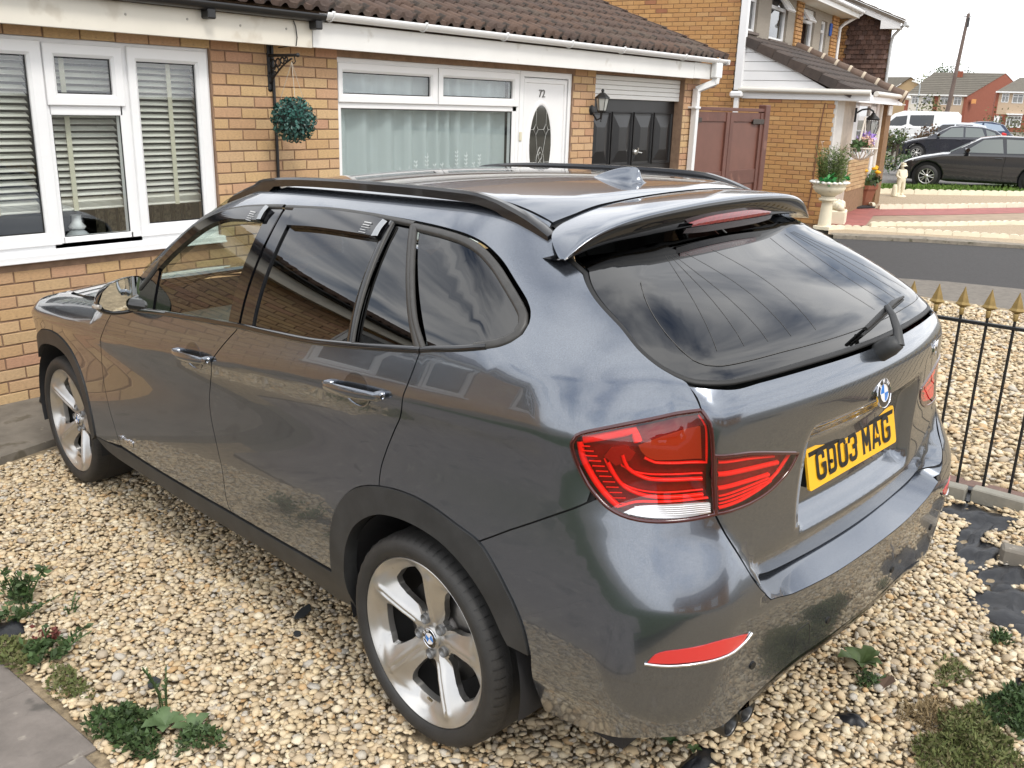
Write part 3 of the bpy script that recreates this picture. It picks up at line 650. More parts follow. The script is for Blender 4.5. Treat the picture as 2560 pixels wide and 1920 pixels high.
# ---- rear lamps
LRED = mat('lamp_red_dark', (.20, .006, .007), rough=.25, noise=.3, nscale=30)
LBAR = mat('lamp_red_bright', (.95, .03, .022), rough=.2)
LAMB = mat('lamp_brown_cell', (.33, .075, .02), rough=.2)
LWHT = mat('lamp_white_cell', (.72, .72, .74), rough=.12, metal=.7)
LENS = glass('lamp_red_lens', (.95, .52, .48), ior=1.5); LENSC = glass('lamp_clear_lens', (.9, .9, .9), ior=1.5)
LRIM = mat('lamp_rim_red', (.05, .002, .003), rough=.1, coat=1)
def lamp_part(name, m, parent, strips, mirror=False):
    b = MB()
    for c, w_, off, h_ in strips:
        V, f = surf_strip(c, w=w_, off=off, h=h_)
        if mirror: V = V*np.array([-1, 1, 1]); f = [q[::-1] for q in f]
        b.add(V, f, True)
    return b.build(name, m, parent)
for mirr in (False, True):
    g = panel_geo(LAMP, off=-.022, gap=.004, step=.03, depth=.012); base = link('tail_lamp', geo_mesh('tail_lamp', g, mirr), LRED, CAR)
    g = panel_geo(LAMP, off=.0015, gap=.003, step=.025, depth=.02); link('lens', geo_mesh('lens', g, mirr), LENS, base)
    AMB = [(-.655, 1.083), (-.703, 1.103), (-.782, 1.125), (-.79, 1.045), (-.692, 1.046), (-.672, 1.055), (-.66, 1.07)]
    g = panel_geo(AMB, off=-.012, gap=0, step=.03); link('indicator_cell', geo_mesh('indicator_cell', g, mirr), LAMB, base)
    CLR = [(-.631, .927), (-.659, .943), (-.732, .947), (-.807, .945), (-.81, .92), (-.757, .916), (-.696, .917), (-.656, .921)]
    g = panel_geo(CLR, off=.003, gap=0, step=.02); cl = link('reversing_cell', geo_mesh('reversing_cell', g, mirr), LWHT, base)
    lamp_part('light_bar', LBAR, base, [([(-.60, 1.045), (-.623, 1.058+.0), (-.634, 1.026), (-.657, 1.01), (-.681, 1.001), (-.794, .997)][1:], .009, -.012, .006)], mirr)
    lamp_part('light_bar', LBAR, base, [([(-.593, 1.037), (-.608, 1.006), (-.629, .982), (-.658, .968), (-.695, .961), (-.797, .960)], .009, -.012, .006)], mirr)
    lamp_part('light_bar', LBAR, base, [([(-.612, 1.06), (-.622, 1.03), (-.645, 1.018), (-.68, 1.012), (-.794, 1.009)], .004, -.014, .003), ([(-.585, 1.045), (-.60, 1.012), (-.622, .99), (-.655, .977), (-.70, .971), (-.797, .971)], .004, -.014, .003)], mirr)
    lamp_part('light_bar', LBAR, base, [([(-.533, 1.082), (-.540, 1.038), (-.563, .994), (-.59, .961), (-.617, .937)], .015, -.012, .006)], mirr)
    lamp_part('light_bar', LBAR, base, [([(-.777, 1.152), (-.793, 1.125), (-.801, 1.036), (-.692, 1.040), (-.668, 1.052)], .006, -.012, .005)], mirr)
    lamp_part('light_bar', LBAR, base, [([(-.617, .935), (-.655, .950), (-.707, .951), (-.808, .952)], .006, -.011, .005), ([(-.54, 1.088), (-.60, 1.105), (-.645, 1.118), (-.655, 1.09)], .020, -.014, .004)], mirr)
    g = panel_geo([(-.585, 1.05), (-.60, 1.075), (-.63, 1.08), (-.65, 1.065), (-.64, 1.045), (-.61, 1.03)], off=-.010, gap=0, step=.02); link('bulb_pod', geo_mesh('bulb_pod', g, mirr), mat('lamp_pod', (.3, .02, .015), rough=.15), base)
    lamp_part('lamp_rib', LBAR, base, [([(-.530-.022*k*.35, 1.07-.0115*k), (-.556-.022*k*.35, 1.072-.0115*k)], .002, -.010, .003) for k in range(12)], mirr)
    lamp_part('rim', LRIM, base, [(LAMP+LAMP[:1], .010, .001, .003)], mirr)
    lamp_part('reversing_rib', mat('lamp_rib_clear', (.8, .8, .82), rough=.1), base, [([(-.64-.01*k*.3, .924+.0045*k), (-.809, .923+.0045*k)], .0014, .004, .001) for k in range(5)], mirr)
    g = panel_geo(LAMPI, off=-.018, gap=.004, step=.03, depth=.01); b2 = link('inner_tail_lamp', geo_mesh('inner_tail_lamp', g, mirr), LRED, CAR)
    g = panel_geo(LAMPI, off=.0015, gap=.003, step=.025, depth=.016); link('lens', geo_mesh('lens', g, mirr), LENS, b2)
    for c, w_ in (([(-.826, 1.036), (-.905, 1.029), (-1.0, 1.014)], .007), ([(-.828, 1.005), (-.909, 1.0), (-1.02, .992)], .012), ([(-.83, .972), (-.911, .97), (-.99, .968)], .010)):
        lamp_part('light_bar', LBAR, b2, [(c, w_, -.010, .005)], mirr)
    lamp_part('light_bar', LBAR, b2, [([(-.833, .925), (-.9, .927), (-.958, .938), (-1.0, .95)], .008, -.009, .004), ([(-.833, .935), (-.9, .937), (-.97, .946)], .003, -.009, .004), ([(-.833, .944), (-.9, .946), (-.985, .953)], .003, -.009, .004), ([(-.833, .953), (-.9, .955), (-.99, .96)], .003, -.009, .004), ([(-1.06, 1.005), (-1.02, .965), (-.99, .95)], .007, -.009, .004)], mirr)
    lamp_part('rim', LRIM, b2, [(LAMPI+LAMPI[:1], .009, .001, .002)], mirr)
# reflectors in the bumper with a bright lower edge
REFL = [(-.689, .587), (-.702, .610), (-.72, .620), (-.783, .629), (-.829, .632), (-.894, .617), (-.881, .600), (-.857, .591), (-.825, .5885), (-.773, .589), (-.726, .587)]
for mirr in (False, True):
    g = panel_geo(REFL, off=.002, gap=0, step=.02, depth=.006); r_ = link('reflector', geo_mesh('reflector', g, mirr), mat('reflector_red', (.62, .03, .03), rough=.3, coat=1), CAR)
    lamp_part('bright_edge', CHR, r_, [([(-.684, .583), (-.726, .581), (-.773, .583), (-.825, .5835), (-.857, .586), (-.885, .597), (-.905, .613)], .007, .003, .003)], mirr)

# ---- sill, arch mouldings, diffuser
ROCK = [(2.08, .375), (2.05, .381), (1.74, .374), (1.40, .374), (1.085, .378), (.80, .38), (.443, .385), (.443, .30), (.40, .262), (.5, .25), (.66, .285), (.85, .30), (1.4, .302), (1.8, .312), (2.1, .316), (2.24, .33), (2.33, .36)]
panel('sill_cover', PLAST, CAR, ROCK, off=.002, gap=0, step=.04, depth=.03)
AO = ARCH_F+ARCH_B[1:]+ARCH_C[1:]
ARCHLOOP = [(.437, .30)]+AO[1:]+[(-.352, .475)]+rv(ARCHIN[:13])
panel('arch_moulding', PLAST, CAR, ARCHLOOP, off=.006, gap=.001, step=.03, depth=.05)
FAO = [(2.345, .36), (2.352, .42), (2.38, .51), (2.425, .60), (2.49, .675), (2.57, .735), (2.66, .772), (2.757, .784), (2.85, .778), (2.96, .757), (3.06, .715), (3.13, .66), (3.17, .60)]
FAI = [(3.12, .58), (3.08, .62), (3.01, .665), (2.93, .69), (2.84, .703), (2.75, .706), (2.66, .695), (2.58, .665), (2.51, .61), (2.455, .54), (2.42, .46), (2.40, .38), (2.39, .33)]
panel('arch_moulding', PLAST, CAR, FAO+FAI, off=.005, gap=.001, step=.03, depth=.05)
DIF = [(2*UC-u, z-.002) for u, z in BLOW[4:]]
dfm = MB()
def diffuser():
    top = np.array([(u, z) for u, z in BLOW[6:]]+[(2*UC-u, z) for u, z in BLOW[-2:5:-1]]); T_ = smooth_loop(top, closed=False, step=.04); P = mapS(T_); N = grad(P); rows = []
    for k, (din, dz) in enumerate(((.006, .004), (.004, -.02), (.03, -.05), (.09, -.095), (.22, -.13), (.5, -.13))):
        rows.append(P-N*np.array([1, 1, 0])*din+np.array((0, 0, dz)))
    R2 = np.array(rows); n = R2.shape[1]
    return R2.reshape(-1, 3), [(a*n+b, a*n+b+1, (a+1)*n+b+1, (a+1)*n+b) for a in range(len(rows)-1) for b in range(n-1)]
V, f = diffuser(); dfm.add(V, [q[::-1] for q in f], True); dfm.build('diffuser', GBLK, CAR)
ex = MB()
for xx in (-.50, -.42): ex.lathe([(.001, -.66), (.036, -.66), (.038, -.80), (.034, -.805), (.030, -.80), (.030, -.68)], 18, (xx, 0, .272), axis='y')
ex.build('exhaust_pipe', mat('sooty_steel', (.1, .1, .1), rough=.35, metal=1), CAR)
# small bumper details: parking sensors, towing cover line
for uu in (-.929, -1.25, 2*UC+.929, 2*UC+1.25):
    P = mapS([(uu, .503 if abs(uu-UC) > .3 else .49)])[0]; N = grad(P[None])[0]
    q = MB(); B_ = np.cross(N, (0, 0, 1)); Up = np.cross(B_, N)
    ring = [P+.0105*(math.cos(a)*B_+math.sin(a)*Up)-N*.0008 for a in np.linspace(0, 2*PI, 17)[:-1]]; q.add(ring+[p-N*.006 for p in ring], [tuple(range(16))]+[(i, (i+1) % 16, 16+(i+1) % 16, 16+i) for i in range(16)]); q.build('parking_sensor', SEAL, CAR)
strip('tow_cover_line', SEAL, CAR, [(-1.093, .452), (-1.091, .522), (-1.10, .529), (-1.14, .529), (-1.148, .522), (-1.168, .452)], both=False, w=.003, off=-.004, h=.0006)
# under body and wheel housings, dark
ub = MB(); ub.box((-.72, -.62, .215), (.72, 3.1, .27)); ub.build('underbody', INT, CAR)
for yc in (0, 2.76):
    for sx in (-1, 1):
        wh = MB(); wh.lathe([(.385, .0), (.385, .30)], 28, (sx*.56 if sx > 0 else -.86, yc, .335), axis='x', a0=-.25, a1=PI+.25); wh.build('wheel_housing', INT, CAR)
        wh = MB(); wh.box((sx*.555-.01, yc-.40, .22), (sx*.555+.01, yc+.40, .76)); wh.build('inner_arch_wall', INT, CAR)
# inner linings that stop one seeing through the skins
ln = MB()
def lining(zs, off):
    us = np.linspace(-1.45, 2.9, 60)
    P = [mapS(np.stack([us, np.full(60, z)], 1)) for z in zs]; P = [p-grad(p)*off for p in P]; R2 = np.array(P); V = R2.reshape(-1, 3); f = [(a*60+b, a*60+b+1, a*60+61+b, a*60+60+b) for a in range(len(zs)-1) for b in range(59)]
    ln.add(V, f, True); ln.add(V*np.array([-1, 1, 1]), [q[::-1] for q in f], True)
lining((.80, .90, .99), .06)
xs = np.linspace(-.46, .46, 11); ys = np.linspace(-.15, 1.32, 14); gx, gy = np.meshgrid(xs, ys); P = mapT(np.stack([gx.ravel(), gy.ravel()], 1))-np.array((0, 0, .04)); ln.add(P, [(a*11+b, a*11+b+1, a*11+12+b, a*11+11+b) for a in range(13) for b in range(10)], True)
ln.build('inner_lining', INT, CAR)

# ---- cabin
cab = MB(); cab.box((-.70, -.55, .62), (.70, 2.0, .66)); cab.box((-.66, 1.72, .66), (.66, 2.12, .93), .05); cab.box((-.66, 1.62, .86), (.66, 1.78, .945), .03); cab.box((-.68, -.45, .66), (.68, -.2, 1.0), .05)
cab.build('dashboard', mat('dashboard_grey', (.03, .037, .037), rough=.6), CAR)
def seat(name, x, y, w):
    s = MB(); s.box((x-w, y-.02, .66), (x+w, y+.48, .80), .04)
    pts = [(x-w*.95, y-.02, .80), (x+w*.95, y-.02, .80), (x+w*.8, y-.17, 1.27), (x-w*.8, y-.17, 1.27)]
    s.add([(a, b, c) for a, b, c in pts]+[(a, b-.13, c) for a, b, c in pts], [(0, 1, 2, 3), (7, 6, 5, 4), (0, 4, 5, 1), (1, 5, 6, 2), (2, 6, 7, 3), (3, 7, 4, 0)])
    return s.build(name, INT, CAR, bevel=.03)
for sx in (-1, 1):
    s_ = seat('seat', sx*.37, 1.02, .25); h = MB(); h.box((sx*.37-.13, .74, 1.30), (sx*.37+.13, .84, 1.46), .03); h.build('headrest', INT, s_)
seat('rear_seat', 0, .28, .62)
wl = MB(); ring = [(.37+.185*math.cos(a), 1.50-.075*math.sin(a), .97+.17*math.sin(a)) for a in np.linspace(0, 2*PI, 29)]; wl.tube(ring, .014, 7, cap=False); wl.tube([(.37, 1.62, .93), (.37, 1.50, .97)], .05, 10); wl.tube([(.20, 1.5, .97), (.54, 1.5, .97)], .014, 6); wl.build('steering_wheel', INT, CAR)
mi = MB(); mi.box((-.12, 1.40, 1.40), (.12, 1.425, 1.46), .012); mi.build('rear_view_mirror', INT, CAR)

# ---- roof rails
def rail(sx):
    b = MB(); ys = np.linspace(1.50, -.20, 44); V = []
    for i, y in enumerate(ys):
        t = (1.50-y)/1.70; x = -.545+.02*(1-t)*0-.02*math.sin(PI*t)
        zr = mapT(np.array([(max(-.545, x), min(y, 1.3))]))[0, 2] if y < 1.3 else Tf(np.array(.53), np.array(y))-.012
        zr = float(zr)
        lift = .029*min(1, (min(t, 1-t)/.16)**.7) if 0 < t < 1 else 0
        hw = .016+.010*max(0, 1-min(t, 1-t)/.12); bot = zr-.014 if (t < .20 or t > .90) else zr+lift-.026
        for a, c in ((-1, 0), (-1, .75), (-.6, 1), (.5, 1), (1, .7), (1, 0)): V.append((sx*-1*(x*-1)*-1 if False else (x+a*hw)*(1 if sx < 0 else -1), y, bot+(zr+lift+.004-bot)*c))
    n = len(ys); f = []
    for i in range(n-1):
        for k in range(6): f.append((i*6+k, i*6+(k+1) % 6, (i+1)*6+(k+1) % 6, (i+1)*6+k))
    f += [tuple(range(6))[::-1], tuple(range(6*(n-1), 6*n))]
    if sx < 0: f = [q[::-1] for q in f]
    b.add(V, f, True); return b.build('roof_rail', mat('rail_satin_black', (.010, .010, .011), rough=.22, coat=.3), CAR)
for sx in (-1, 1):
    o = rail(sx); m_ = o.modifiers.new('edge', 'EDGE_SPLIT'); m_.split_angle = math.radians(40)

# ---- spoiler, high brake lamp, aerial fin
def spoiler():
    xs = [-.625, -.60, -.56, -.50, -.40, -.28, -.14, 0]; xs = xs+[-a for a in xs[-2::-1]]; rows = []
    A_ = [0, .14, .28, .40, .50, .56, .60, .625]
    gy = np.interp
    for x in xs:
        a = abs(x); yg = gy(a, A_, [-.206, -.203, -.199, -.193, -.182, -.195, -.25, -.29]); yt = gy(a, A_, [-.402, -.399, -.390, -.372, -.347, -.330, -.318, -.309]); zt = gy(a, A_, [1.566, 1.564, 1.556, 1.545, 1.523, 1.497, 1.470, 1.450])
        yb = gy(a, A_, [-.384, -.382, -.375, -.36, -.338, -.325, -.316, -.308]); zb_ = gy(a, A_, [1.490, 1.490, 1.487, 1.481, 1.473, 1.463, 1.452, 1.446])
        zg = float(mapT(np.array([(min(a, .53), yg)]))[0, 2]) if a <= .53 else gy(a, [.53, .56, .60, .625], [1.507, 1.497, 1.468, 1.449])
        pts = []
        for t in (0, .25, .5, .75, .93): pts.append((yg+(yt-yg)*t, zg+(zt-zg)*t+.010*math.sin(PI*t)*(1-a/.63)))
        dz = zt-zb_
        pts += [(yt, zt-.003-.0*dz), (yt+.001, zt-.35*dz), (yb-.004, zb_+.12*dz), (yb+.008, zb_), (yb+.10, zb_-.004)]
        rows.append([(x, p[0], p[1]) for p in pts])
    k = len(rows[0]); V = [p for r in rows for p in r]; f = [(i*k+q, i*k+q+1, (i+1)*k+q+1, (i+1)*k+q) for i in range(len(rows)-1) for q in range(k-1)]
    return V, f
V, f = spoiler(); sp_ = MB(); sp_.add(V, f, True); spo = sp_.build('roof_spoiler', PAINT, CAR); spo.data.materials.append(GBLK)
for i_, p_ in enumerate(spo.data.polygons):
    if i_ % 9 >= 5: p_.material_index = 1
ms = spo.modifiers.new('sub', 'SUBSURF'); ms.levels = 2; ms.render_levels = 2
ch = MB(); xs = np.linspace(-.205, .205, 15)
top = [(x, -.408+.10*x*x*1.2, 1.5235-.014*(abs(x)/.205)**3) for x in xs]; bot = [(x, -.401+.10*x*x*1.2, 1.500) for x in xs]
ch.add(top+bot+[(a, b+.03, c) for a, b, c in top], [(i, 15+i, 16+i, i+1) for i in range(14)]+[(30+i, i, i+1, 31+i) for i in range(14)], True); ch.build('high_brake_lamp', mat('brake_lamp_red', (.20, .008, .012), rough=.12, coat=1, noise=.4, nscale=60), CAR)
ch2 = MB(); bot2 = [(x*1.12, -.392+.12*x*x, 1.478+.006*(abs(x)/.205)**4) for x in xs]; ch2.add([(a*1.1, b+.0005, c-.002) for a, b, c in bot]+bot2, [(i, 15+i, 16+i, i+1) for i in range(14)], True); ch2.build('brake_lamp_bezel', mat('bezel_brown', (.03, .017, .016), rough=.2, coat=.5), CAR)
fin = MB(); prof = [(.139, .0, .004), (.10, .018, .018), (.05, .037, .03), (0, .048, .036), (-.032, .050, .036), (-.048, .040, .038), (-.055, .018, .042), (-.078, .0, .040)]
V = []
for (y, h, w) in prof:
    zr = float(Tf(np.array(0.), np.array(y)))-.003
    for a, c in ((-1, 0), (-.75, .12), (-.35, .45), (-.12, .9), (0, 1), (.12, .9), (.35, .45), (.75, .12), (1, 0)): V.append((a*w, y-.012*c*(h/.05), zr+h*c))
fin.add(V, [(i*9+k, i*9+k+1, (i+1)*9+k+1, (i+1)*9+k) for i in range(len(prof)-1) for k in range(8)], True); fo = fin.build('aerial_fin', PAINT, CAR); ms = fo.modifiers.new('sub', 'SUBSURF'); ms.levels = 2; ms.render_levels = 2

# ---- door handles
def handle(door, cy, cz, L_, slope, flip):
    b = MB(); n = 13; sx = 1 if flip else -1
    Pc = mapS([(cy, cz)])[0]; x0 = abs(Pc[0])
    V = []
    for i in range(n):
        t = i/(n-1); y = cy+L_/2-L_*t; z = cz+slope*(t-.5); h = .017*(.45+.55*math.sin(PI*min(1, max(0, t*1.0+.0)))**.5); o_ = .014+.020*math.sin(PI*t)**.6
        xs_ = abs(float(mapS([(y, z)])[0, 0]))
        for a in np.linspace(0, 2*PI, 11)[:-1]: V.append((sx*(xs_+o_+.007*math.cos(a)), y, z+h*math.sin(a)))
    f = [(i*10+k, i*10+(k+1) % 10, (i+1)*10+(k+1) % 10, (i+1)*10+k) for i in range(n-1) for k in range(10)]+[tuple(range(10)), tuple(range(10*n-10, 10*n))[::-1]]
    if not flip: f = [q[::-1] for q in f]
    b.add(V, f, True)
    for t in (.06, .93):
        y = cy+L_/2-L_*t; z = cz+slope*(t-.5); b.lathe([(.014, x0-.01), (.014, x0+.022), (.001, x0+.022)] if flip else [(.014, -x0+.01), (.014, -x0-.022), (.001, -x0-.022)], 10, (0, y, z), axis='x')
    o = b.build('door_handle', PAINT, door)
    # handle recess: its shade coloured into a flat dark oval, raised lip below
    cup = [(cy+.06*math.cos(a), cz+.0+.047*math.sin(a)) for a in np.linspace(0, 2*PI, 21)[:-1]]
    g = panel_geo(cup, off=.0006, gap=0, step=.03, depth=.001, pre=False); link('recess_shade', geo_mesh('recess_shade', g, flip), mat('recess_shade', (.02, .021, .023), rough=.15, coat=1), door)
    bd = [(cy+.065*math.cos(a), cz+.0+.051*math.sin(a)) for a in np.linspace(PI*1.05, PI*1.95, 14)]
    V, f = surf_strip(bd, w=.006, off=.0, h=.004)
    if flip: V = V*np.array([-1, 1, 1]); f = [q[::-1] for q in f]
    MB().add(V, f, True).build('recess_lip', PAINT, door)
    return o
handle(rear_door, .240, 1.048, .285, .022, False); handle(front_door, 1.252, .955, .265, .012, False)
handle(rdr, .240, 1.048, .285, .022, True); handle(fdr, 1.252, .955, .265, .012, True)

# ---- door mirrors
def mirror(sx):
    b = MB(); outline = [(-1.005, 1.075), (-.985, 1.125), (-.95, 1.158), (-.90, 1.175), (-.85, 1.184), (-.825, 1.178), (-.813, 1.155), (-.818, 1.10), (-.835, 1.045), (-.85, 1.034), (-.90, 1.028), (-.95, 1.030), (-.985, 1.045)]
    c0 = np.array((-.905, 1.105)); O = np.array(outline); rows = []
    for k, (dy, s) in enumerate(((.0, .90), (-.004, .97), (.004, 1.0), (.04, .985), (.09, .88), (.13, .62), (.148, .25))):
        q = c0+(O-c0)*s; rows.append([(p[0], 1.775+dy+.20*(-.81-p[0])*(1 if k < 4 else .4)-.10*(p[1]-1.1)*(1 if k < 3 else 0), p[1]-.004*k) for p in q])
    n = len(O); V = [p for r in rows for p in r]; f = [(i*n+k, i*n+(k+1) % n, (i+1)*n+(k+1) % n, (i+1)*n+k) for i in range(len(rows)-1) for k in range(n)]+[tuple(range(6*n, 7*n))[::-1]]
    if sx > 0: V = [(-a, b_, c) for a, b_, c in V]; f = [q[::-1] for q in f]
    b.add(V, f, True); o = b.build('door_mirror', GBLK, CAR); m_ = o.modifiers.new('sub', 'SUBSURF'); m_.levels = 1; m_.render_levels = 2
    gl = MB(); q = c0+(O-c0)*.86; pl = [(p[0] if sx < 0 else -p[0], 1.772+.20*(-.81-p[0])-.10*(p[1]-1.1), p[1]) for p in q]
    gl.add(pl, [tuple(range(n)) if sx > 0 else tuple(range(n))[::-1]]); gl.build('mirror_glass', mat('mirror_silver', (.8, .82, .8), rough=.02, metal=1), o)
    ind = MB(); ind.tube([(sx*.97, 1.86, 1.066), (sx*1.004, 1.83, 1.066), (sx*1.008, 1.80, 1.068), (sx*.998, 1.782, 1.07)], .009, 8); ind.build('mirror_indicator', mat('indicator_clear', (.55, .52, .48), rough=.1, metal=.5), o)
    st = MB(); st.tube([(sx*.83, 1.72, 1.055), (sx*.87, 1.79, 1.06)], .028, 10); st.build('mirror_stem', GBLK, o)
mirror(-1); mirror(1)

# ---- number plate, badge, lettering, wiper
YEL = mat('plate_yellow', (.88, .47, .018), rough=.35); BLKP = mat('plate_black', (.006, .006, .006), rough=.4)
tz, ty_ = math.cos(.2025), math.sin(.2025)
plate = MB(); pw, ph, r_ = .26, .0555, .008; pol = []
for cx_, cz_, a0 in ((pw-r_, ph-r_, 0), (-pw+r_, ph-r_, 90), (-pw+r_, -ph+r_, 180), (pw-r_, -ph+r_, 270)):
    for a in (0, 30, 60, 90): pol.append((cx_+r_*math.cos(math.radians(a0+a)), cz_+r_*math.sin(math.radians(a0+a))))
Pc = np.array((0, -.8256, .9200)); PU = np.array((0, ty_, tz)); PN = np.array((0, -tz, ty_))
plate.prism(pol, Pc-PN*.004, (1, 0, 0), PU, PN*.007); plo = plate.build('number_plate', YEL, CAR)
pb = MB(); pb.box((-.25, -.822, .87), (.25, -.79, .965)); pb.build('plate_mount', SEAL, CAR)
def stroke_char(c):
    """condensed block letters in a 50 x 79 mm cell drawn as 14 mm strokes, as closed outlines"""
    w, h, s = .050, .079, .0135; X0, X1, Y0, Y1 = s/2, w-s/2, s/2, h-s/2; r = .012
    def arc(cx, cy, a0, a1, rr=r): return [(cx+rr*math.cos(math.radians(a)), cy+rr*math.sin(math.radians(a))) for a in np.linspace(a0, a1, 5)]
    P = {
     'G': [[(X1, Y1-.020), (X1, Y1-r)]+arc(X1-r, Y1-r, 0, 90)+arc(X0+r, Y1-r, 90, 180)+arc(X0+r, Y0+r, 180, 270)+arc(X1-r, Y0+r, 270, 360)+[(X1, .038), (X1-.016, .038)]],
     'D': [[(X0+.003, Y0), (X0+.003, Y1), (X1-r, Y1)]+arc(X1-r, Y1-r, 90, 0)+arc(X1-r, Y0+r, 0, -90)+[(X0-.002, Y0)], [(X0-.004, Y1), (X0+.01, Y1)]],
     '0': [arc(X1-r, Y1-r, 0, 90)+arc(X0+r, Y1-r, 90, 180)+arc(X0+r, Y0+r, 180, 270)+arc(X1-r, Y0+r, 270, 360)+[(X1, Y1-r)]],
     '3': [[(X0, Y1-.018), (X0, Y1-r)]+arc(X0+r, Y1-r, 180, 90)+arc(X1-r, Y1-r, 90, 0)+[(X1, .047), (X1-.006, .0405), (X0+.016, .0405)], [(X1-.006, .0405), (X1, .034)]+arc(X1-r, Y0+r, 0, -90)+arc(X0+r, Y0+r, 270, 180)+[(X0, Y0+.018)]],
     'M': [[(X0, 0), (X0, Y1+s/2-.001)], [(X1, 0), (X1, Y1+s/2-.001)], [(X0, Y1), (w/2, .026), (X1, Y1)]],
     'A': [[(X0-.003, 0), (w/2-.004, Y1+s/2-.001)], [(X1+.003, 0), (w/2+.004, Y1+s/2-.001)], [(X0+.008, .021), (X1-.008, .021)]],
    }[c]
    return P, s
def plate_text():
    b = MB(); x = -.5*(4*.050+3*.011+.033+3*.050+2*.011)
    for c in 'GD03 MAG':
        if c == ' ': x += .033-.011; continue
        P, s = stroke_char(c)
        for k, pl in enumerate(P):
            pl = [q for i_, q in enumerate(pl) if i_ == 0 or math.hypot(q[0]-pl[i_-1][0], q[1]-pl[i_-1][1]) > 1e-5]
            pts = [Pc+np.array((x+a, 0, 0))+PU*(bb-.0395)+PN*.0036 for a, bb in pl]
            for q in range(len(pts)-1):
                p0, p1 = pts[q], pts[q+1]; t = (p1-p0)/(np.linalg.norm(p1-p0)+1e-9); n_ = np.cross(PN, t)*s/2; e = t*(.0015 if 0 < q < len(pts)-2 else 0); h = PN*(.0002*q+.0002*k)
                b.add([p0-e-n_+h, p1+e-n_+h, p1+e+n_+h, p0-e+n_+h], [(0, 1, 2, 3)])
            for q in range(1, len(pts)-1):
                h = PN*(.0002*q+.0002*k+.0001); b.add([pts[q]+h+s/2*(math.cos(a_)*np.array((1., 0, 0))+math.sin(a_)*PU) for a_ in np.linspace(0, 2*PI, 13)[:-1]], [tuple(range(12))])
        x += .061
    return b
pt = plate_text(); pt.build('plate_characters', BLKP, plo)
sc_ = MB()
for xx, zz in ((-.135, -.005), (.135, .0)): sc_.lathe([(.006, .004), (.005, .0065), (.001, .007)], 10, (0, 0, 0));
scm = bpy.data.meshes.new('screw_cap'); sc_ = MB()
for xx, mm_ in ((-.137, 0), (.137, 1)):
    c_ = Pc+np.array((xx, 0, 0))+PU*-.006+PN*.0035; ring = [c_+.0055*(math.cos(a)*np.array((1, 0, 0))+math.sin(a)*PU) for a in np.linspace(0, 2*PI, 11)[:-1]]
    q = MB(); q.add(ring+[p+PN*.004 for p in ring], [tuple(range(10, 20))]+[(i, (i+1) % 10, 10+(i+1) % 10, 10+i) for i in range(10)]); q.build('screw_cap', YEL if mm_ else BLKP, plo)
def roundel(parent, c, nrm, up, R_, n=28):
    c, nrm, up = [np.array(q, float) for q in (c, nrm, up)]; nrm /= np.linalg.norm(nrm); rt = np.cross(up, nrm); rt /= np.linalg.norm(rt); up = np.cross(nrm, rt)
    P = lambda r, a, h: c+r*(math.cos(a)*rt+math.sin(a)*up)+nrm*h
    o = None
    def ringpart(name, m, prof, a0=0, a1=2*PI, k=n):
        b = MB(); V = [P(r, a0+(a1-a0)*i/k, h) for r, h in prof for i in range(k+1)]
        b.add(V, [(q*(k+1)+i, q*(k+1)+i+1, (q+1)*(k+1)+i+1, (q+1)*(k+1)+i)[::-1] for q in range(len(prof)-1) for i in range(k)], False); return b.build(name, m, parent)
    bk = ringpart('badge_ring', mat('badge_black', (.008, .008, .009), rough=.15, coat=1), [(R_*.94, .0015), (R_*.58, .0024)])
    ringpart('badge_edge', CHR, [(R_, -.002), (R_, .0015), (R_*.97, .003), (R_*.93, .0012)]); ringpart('badge_edge', CHR, [(R_*.60, .0022), (R_*.585, .0032), (R_*.56, .0022)])
    for k in range(4):
        ringpart('badge_quarter', mat('badge_blue', (.02, .20, .62), rough=.2, coat=1) if k % 2 == 1 else mat('badge_white', (.8, .8, .82), rough=.2, coat=1), [(R_*.57, .002), (.0001, .0024)], k*PI/2, (k+1)*PI/2, 7)
    for chx, a in (('B', 135), ('M', 90), ('W', 45)):
        me = text_mesh(chx, R_*.40, .0004, True); a = math.radians(a); pos = P(R_*.765, a, .0026); r2 = np.cos(a-PI/2)*rt+np.sin(a-PI/2)*up; u2 = np.cross(nrm, r2)
        me.transform(Matrix(((r2[0], u2[0], nrm[0], pos[0]), (r2[1], u2[1], nrm[1], pos[1]), (r2[2], u2[2], nrm[2], pos[2]), (0, 0, 0, 1)))); link('badge_letter', me, mat('badge_white', (.8, .8, .82)), parent)
bc = mapS([(UC, 1.087)])[0]; bn = grad(bc[None])[0]
rb = empty('badge'); rb.parent = CAR; roundel(rb, bc+np.array((0, -.007, 0)), (0, -.985, .17), (0, .17, .985), .041)
def emblem(body, size, u, z, mirrored, depth=.0015):
    me = text_mesh(body, size, depth, True); P = mapS([(u, z)])[0]; Nn = grad(P[None])[0]; r2 = np.cross((0, 0, 1), Nn); r2 /= np.linalg.norm(r2); u2 = np.cross(Nn, r2); P = P+Nn*.002
    me.transform(Matrix(((r2[0], u2[0], Nn[0], P[0]), (r2[1], u2[1], Nn[1], P[1]), (r2[2], u2[2], Nn[2], P[2]), (0, 0, 0, 1)))); return me
link('model_lettering', emblem('X1', .062, -1.905, 1.112, False), CHR, CAR)
link('model_lettering', emblem('xDrive18d', .034, 1.985, .434, False), CHR, front_door)
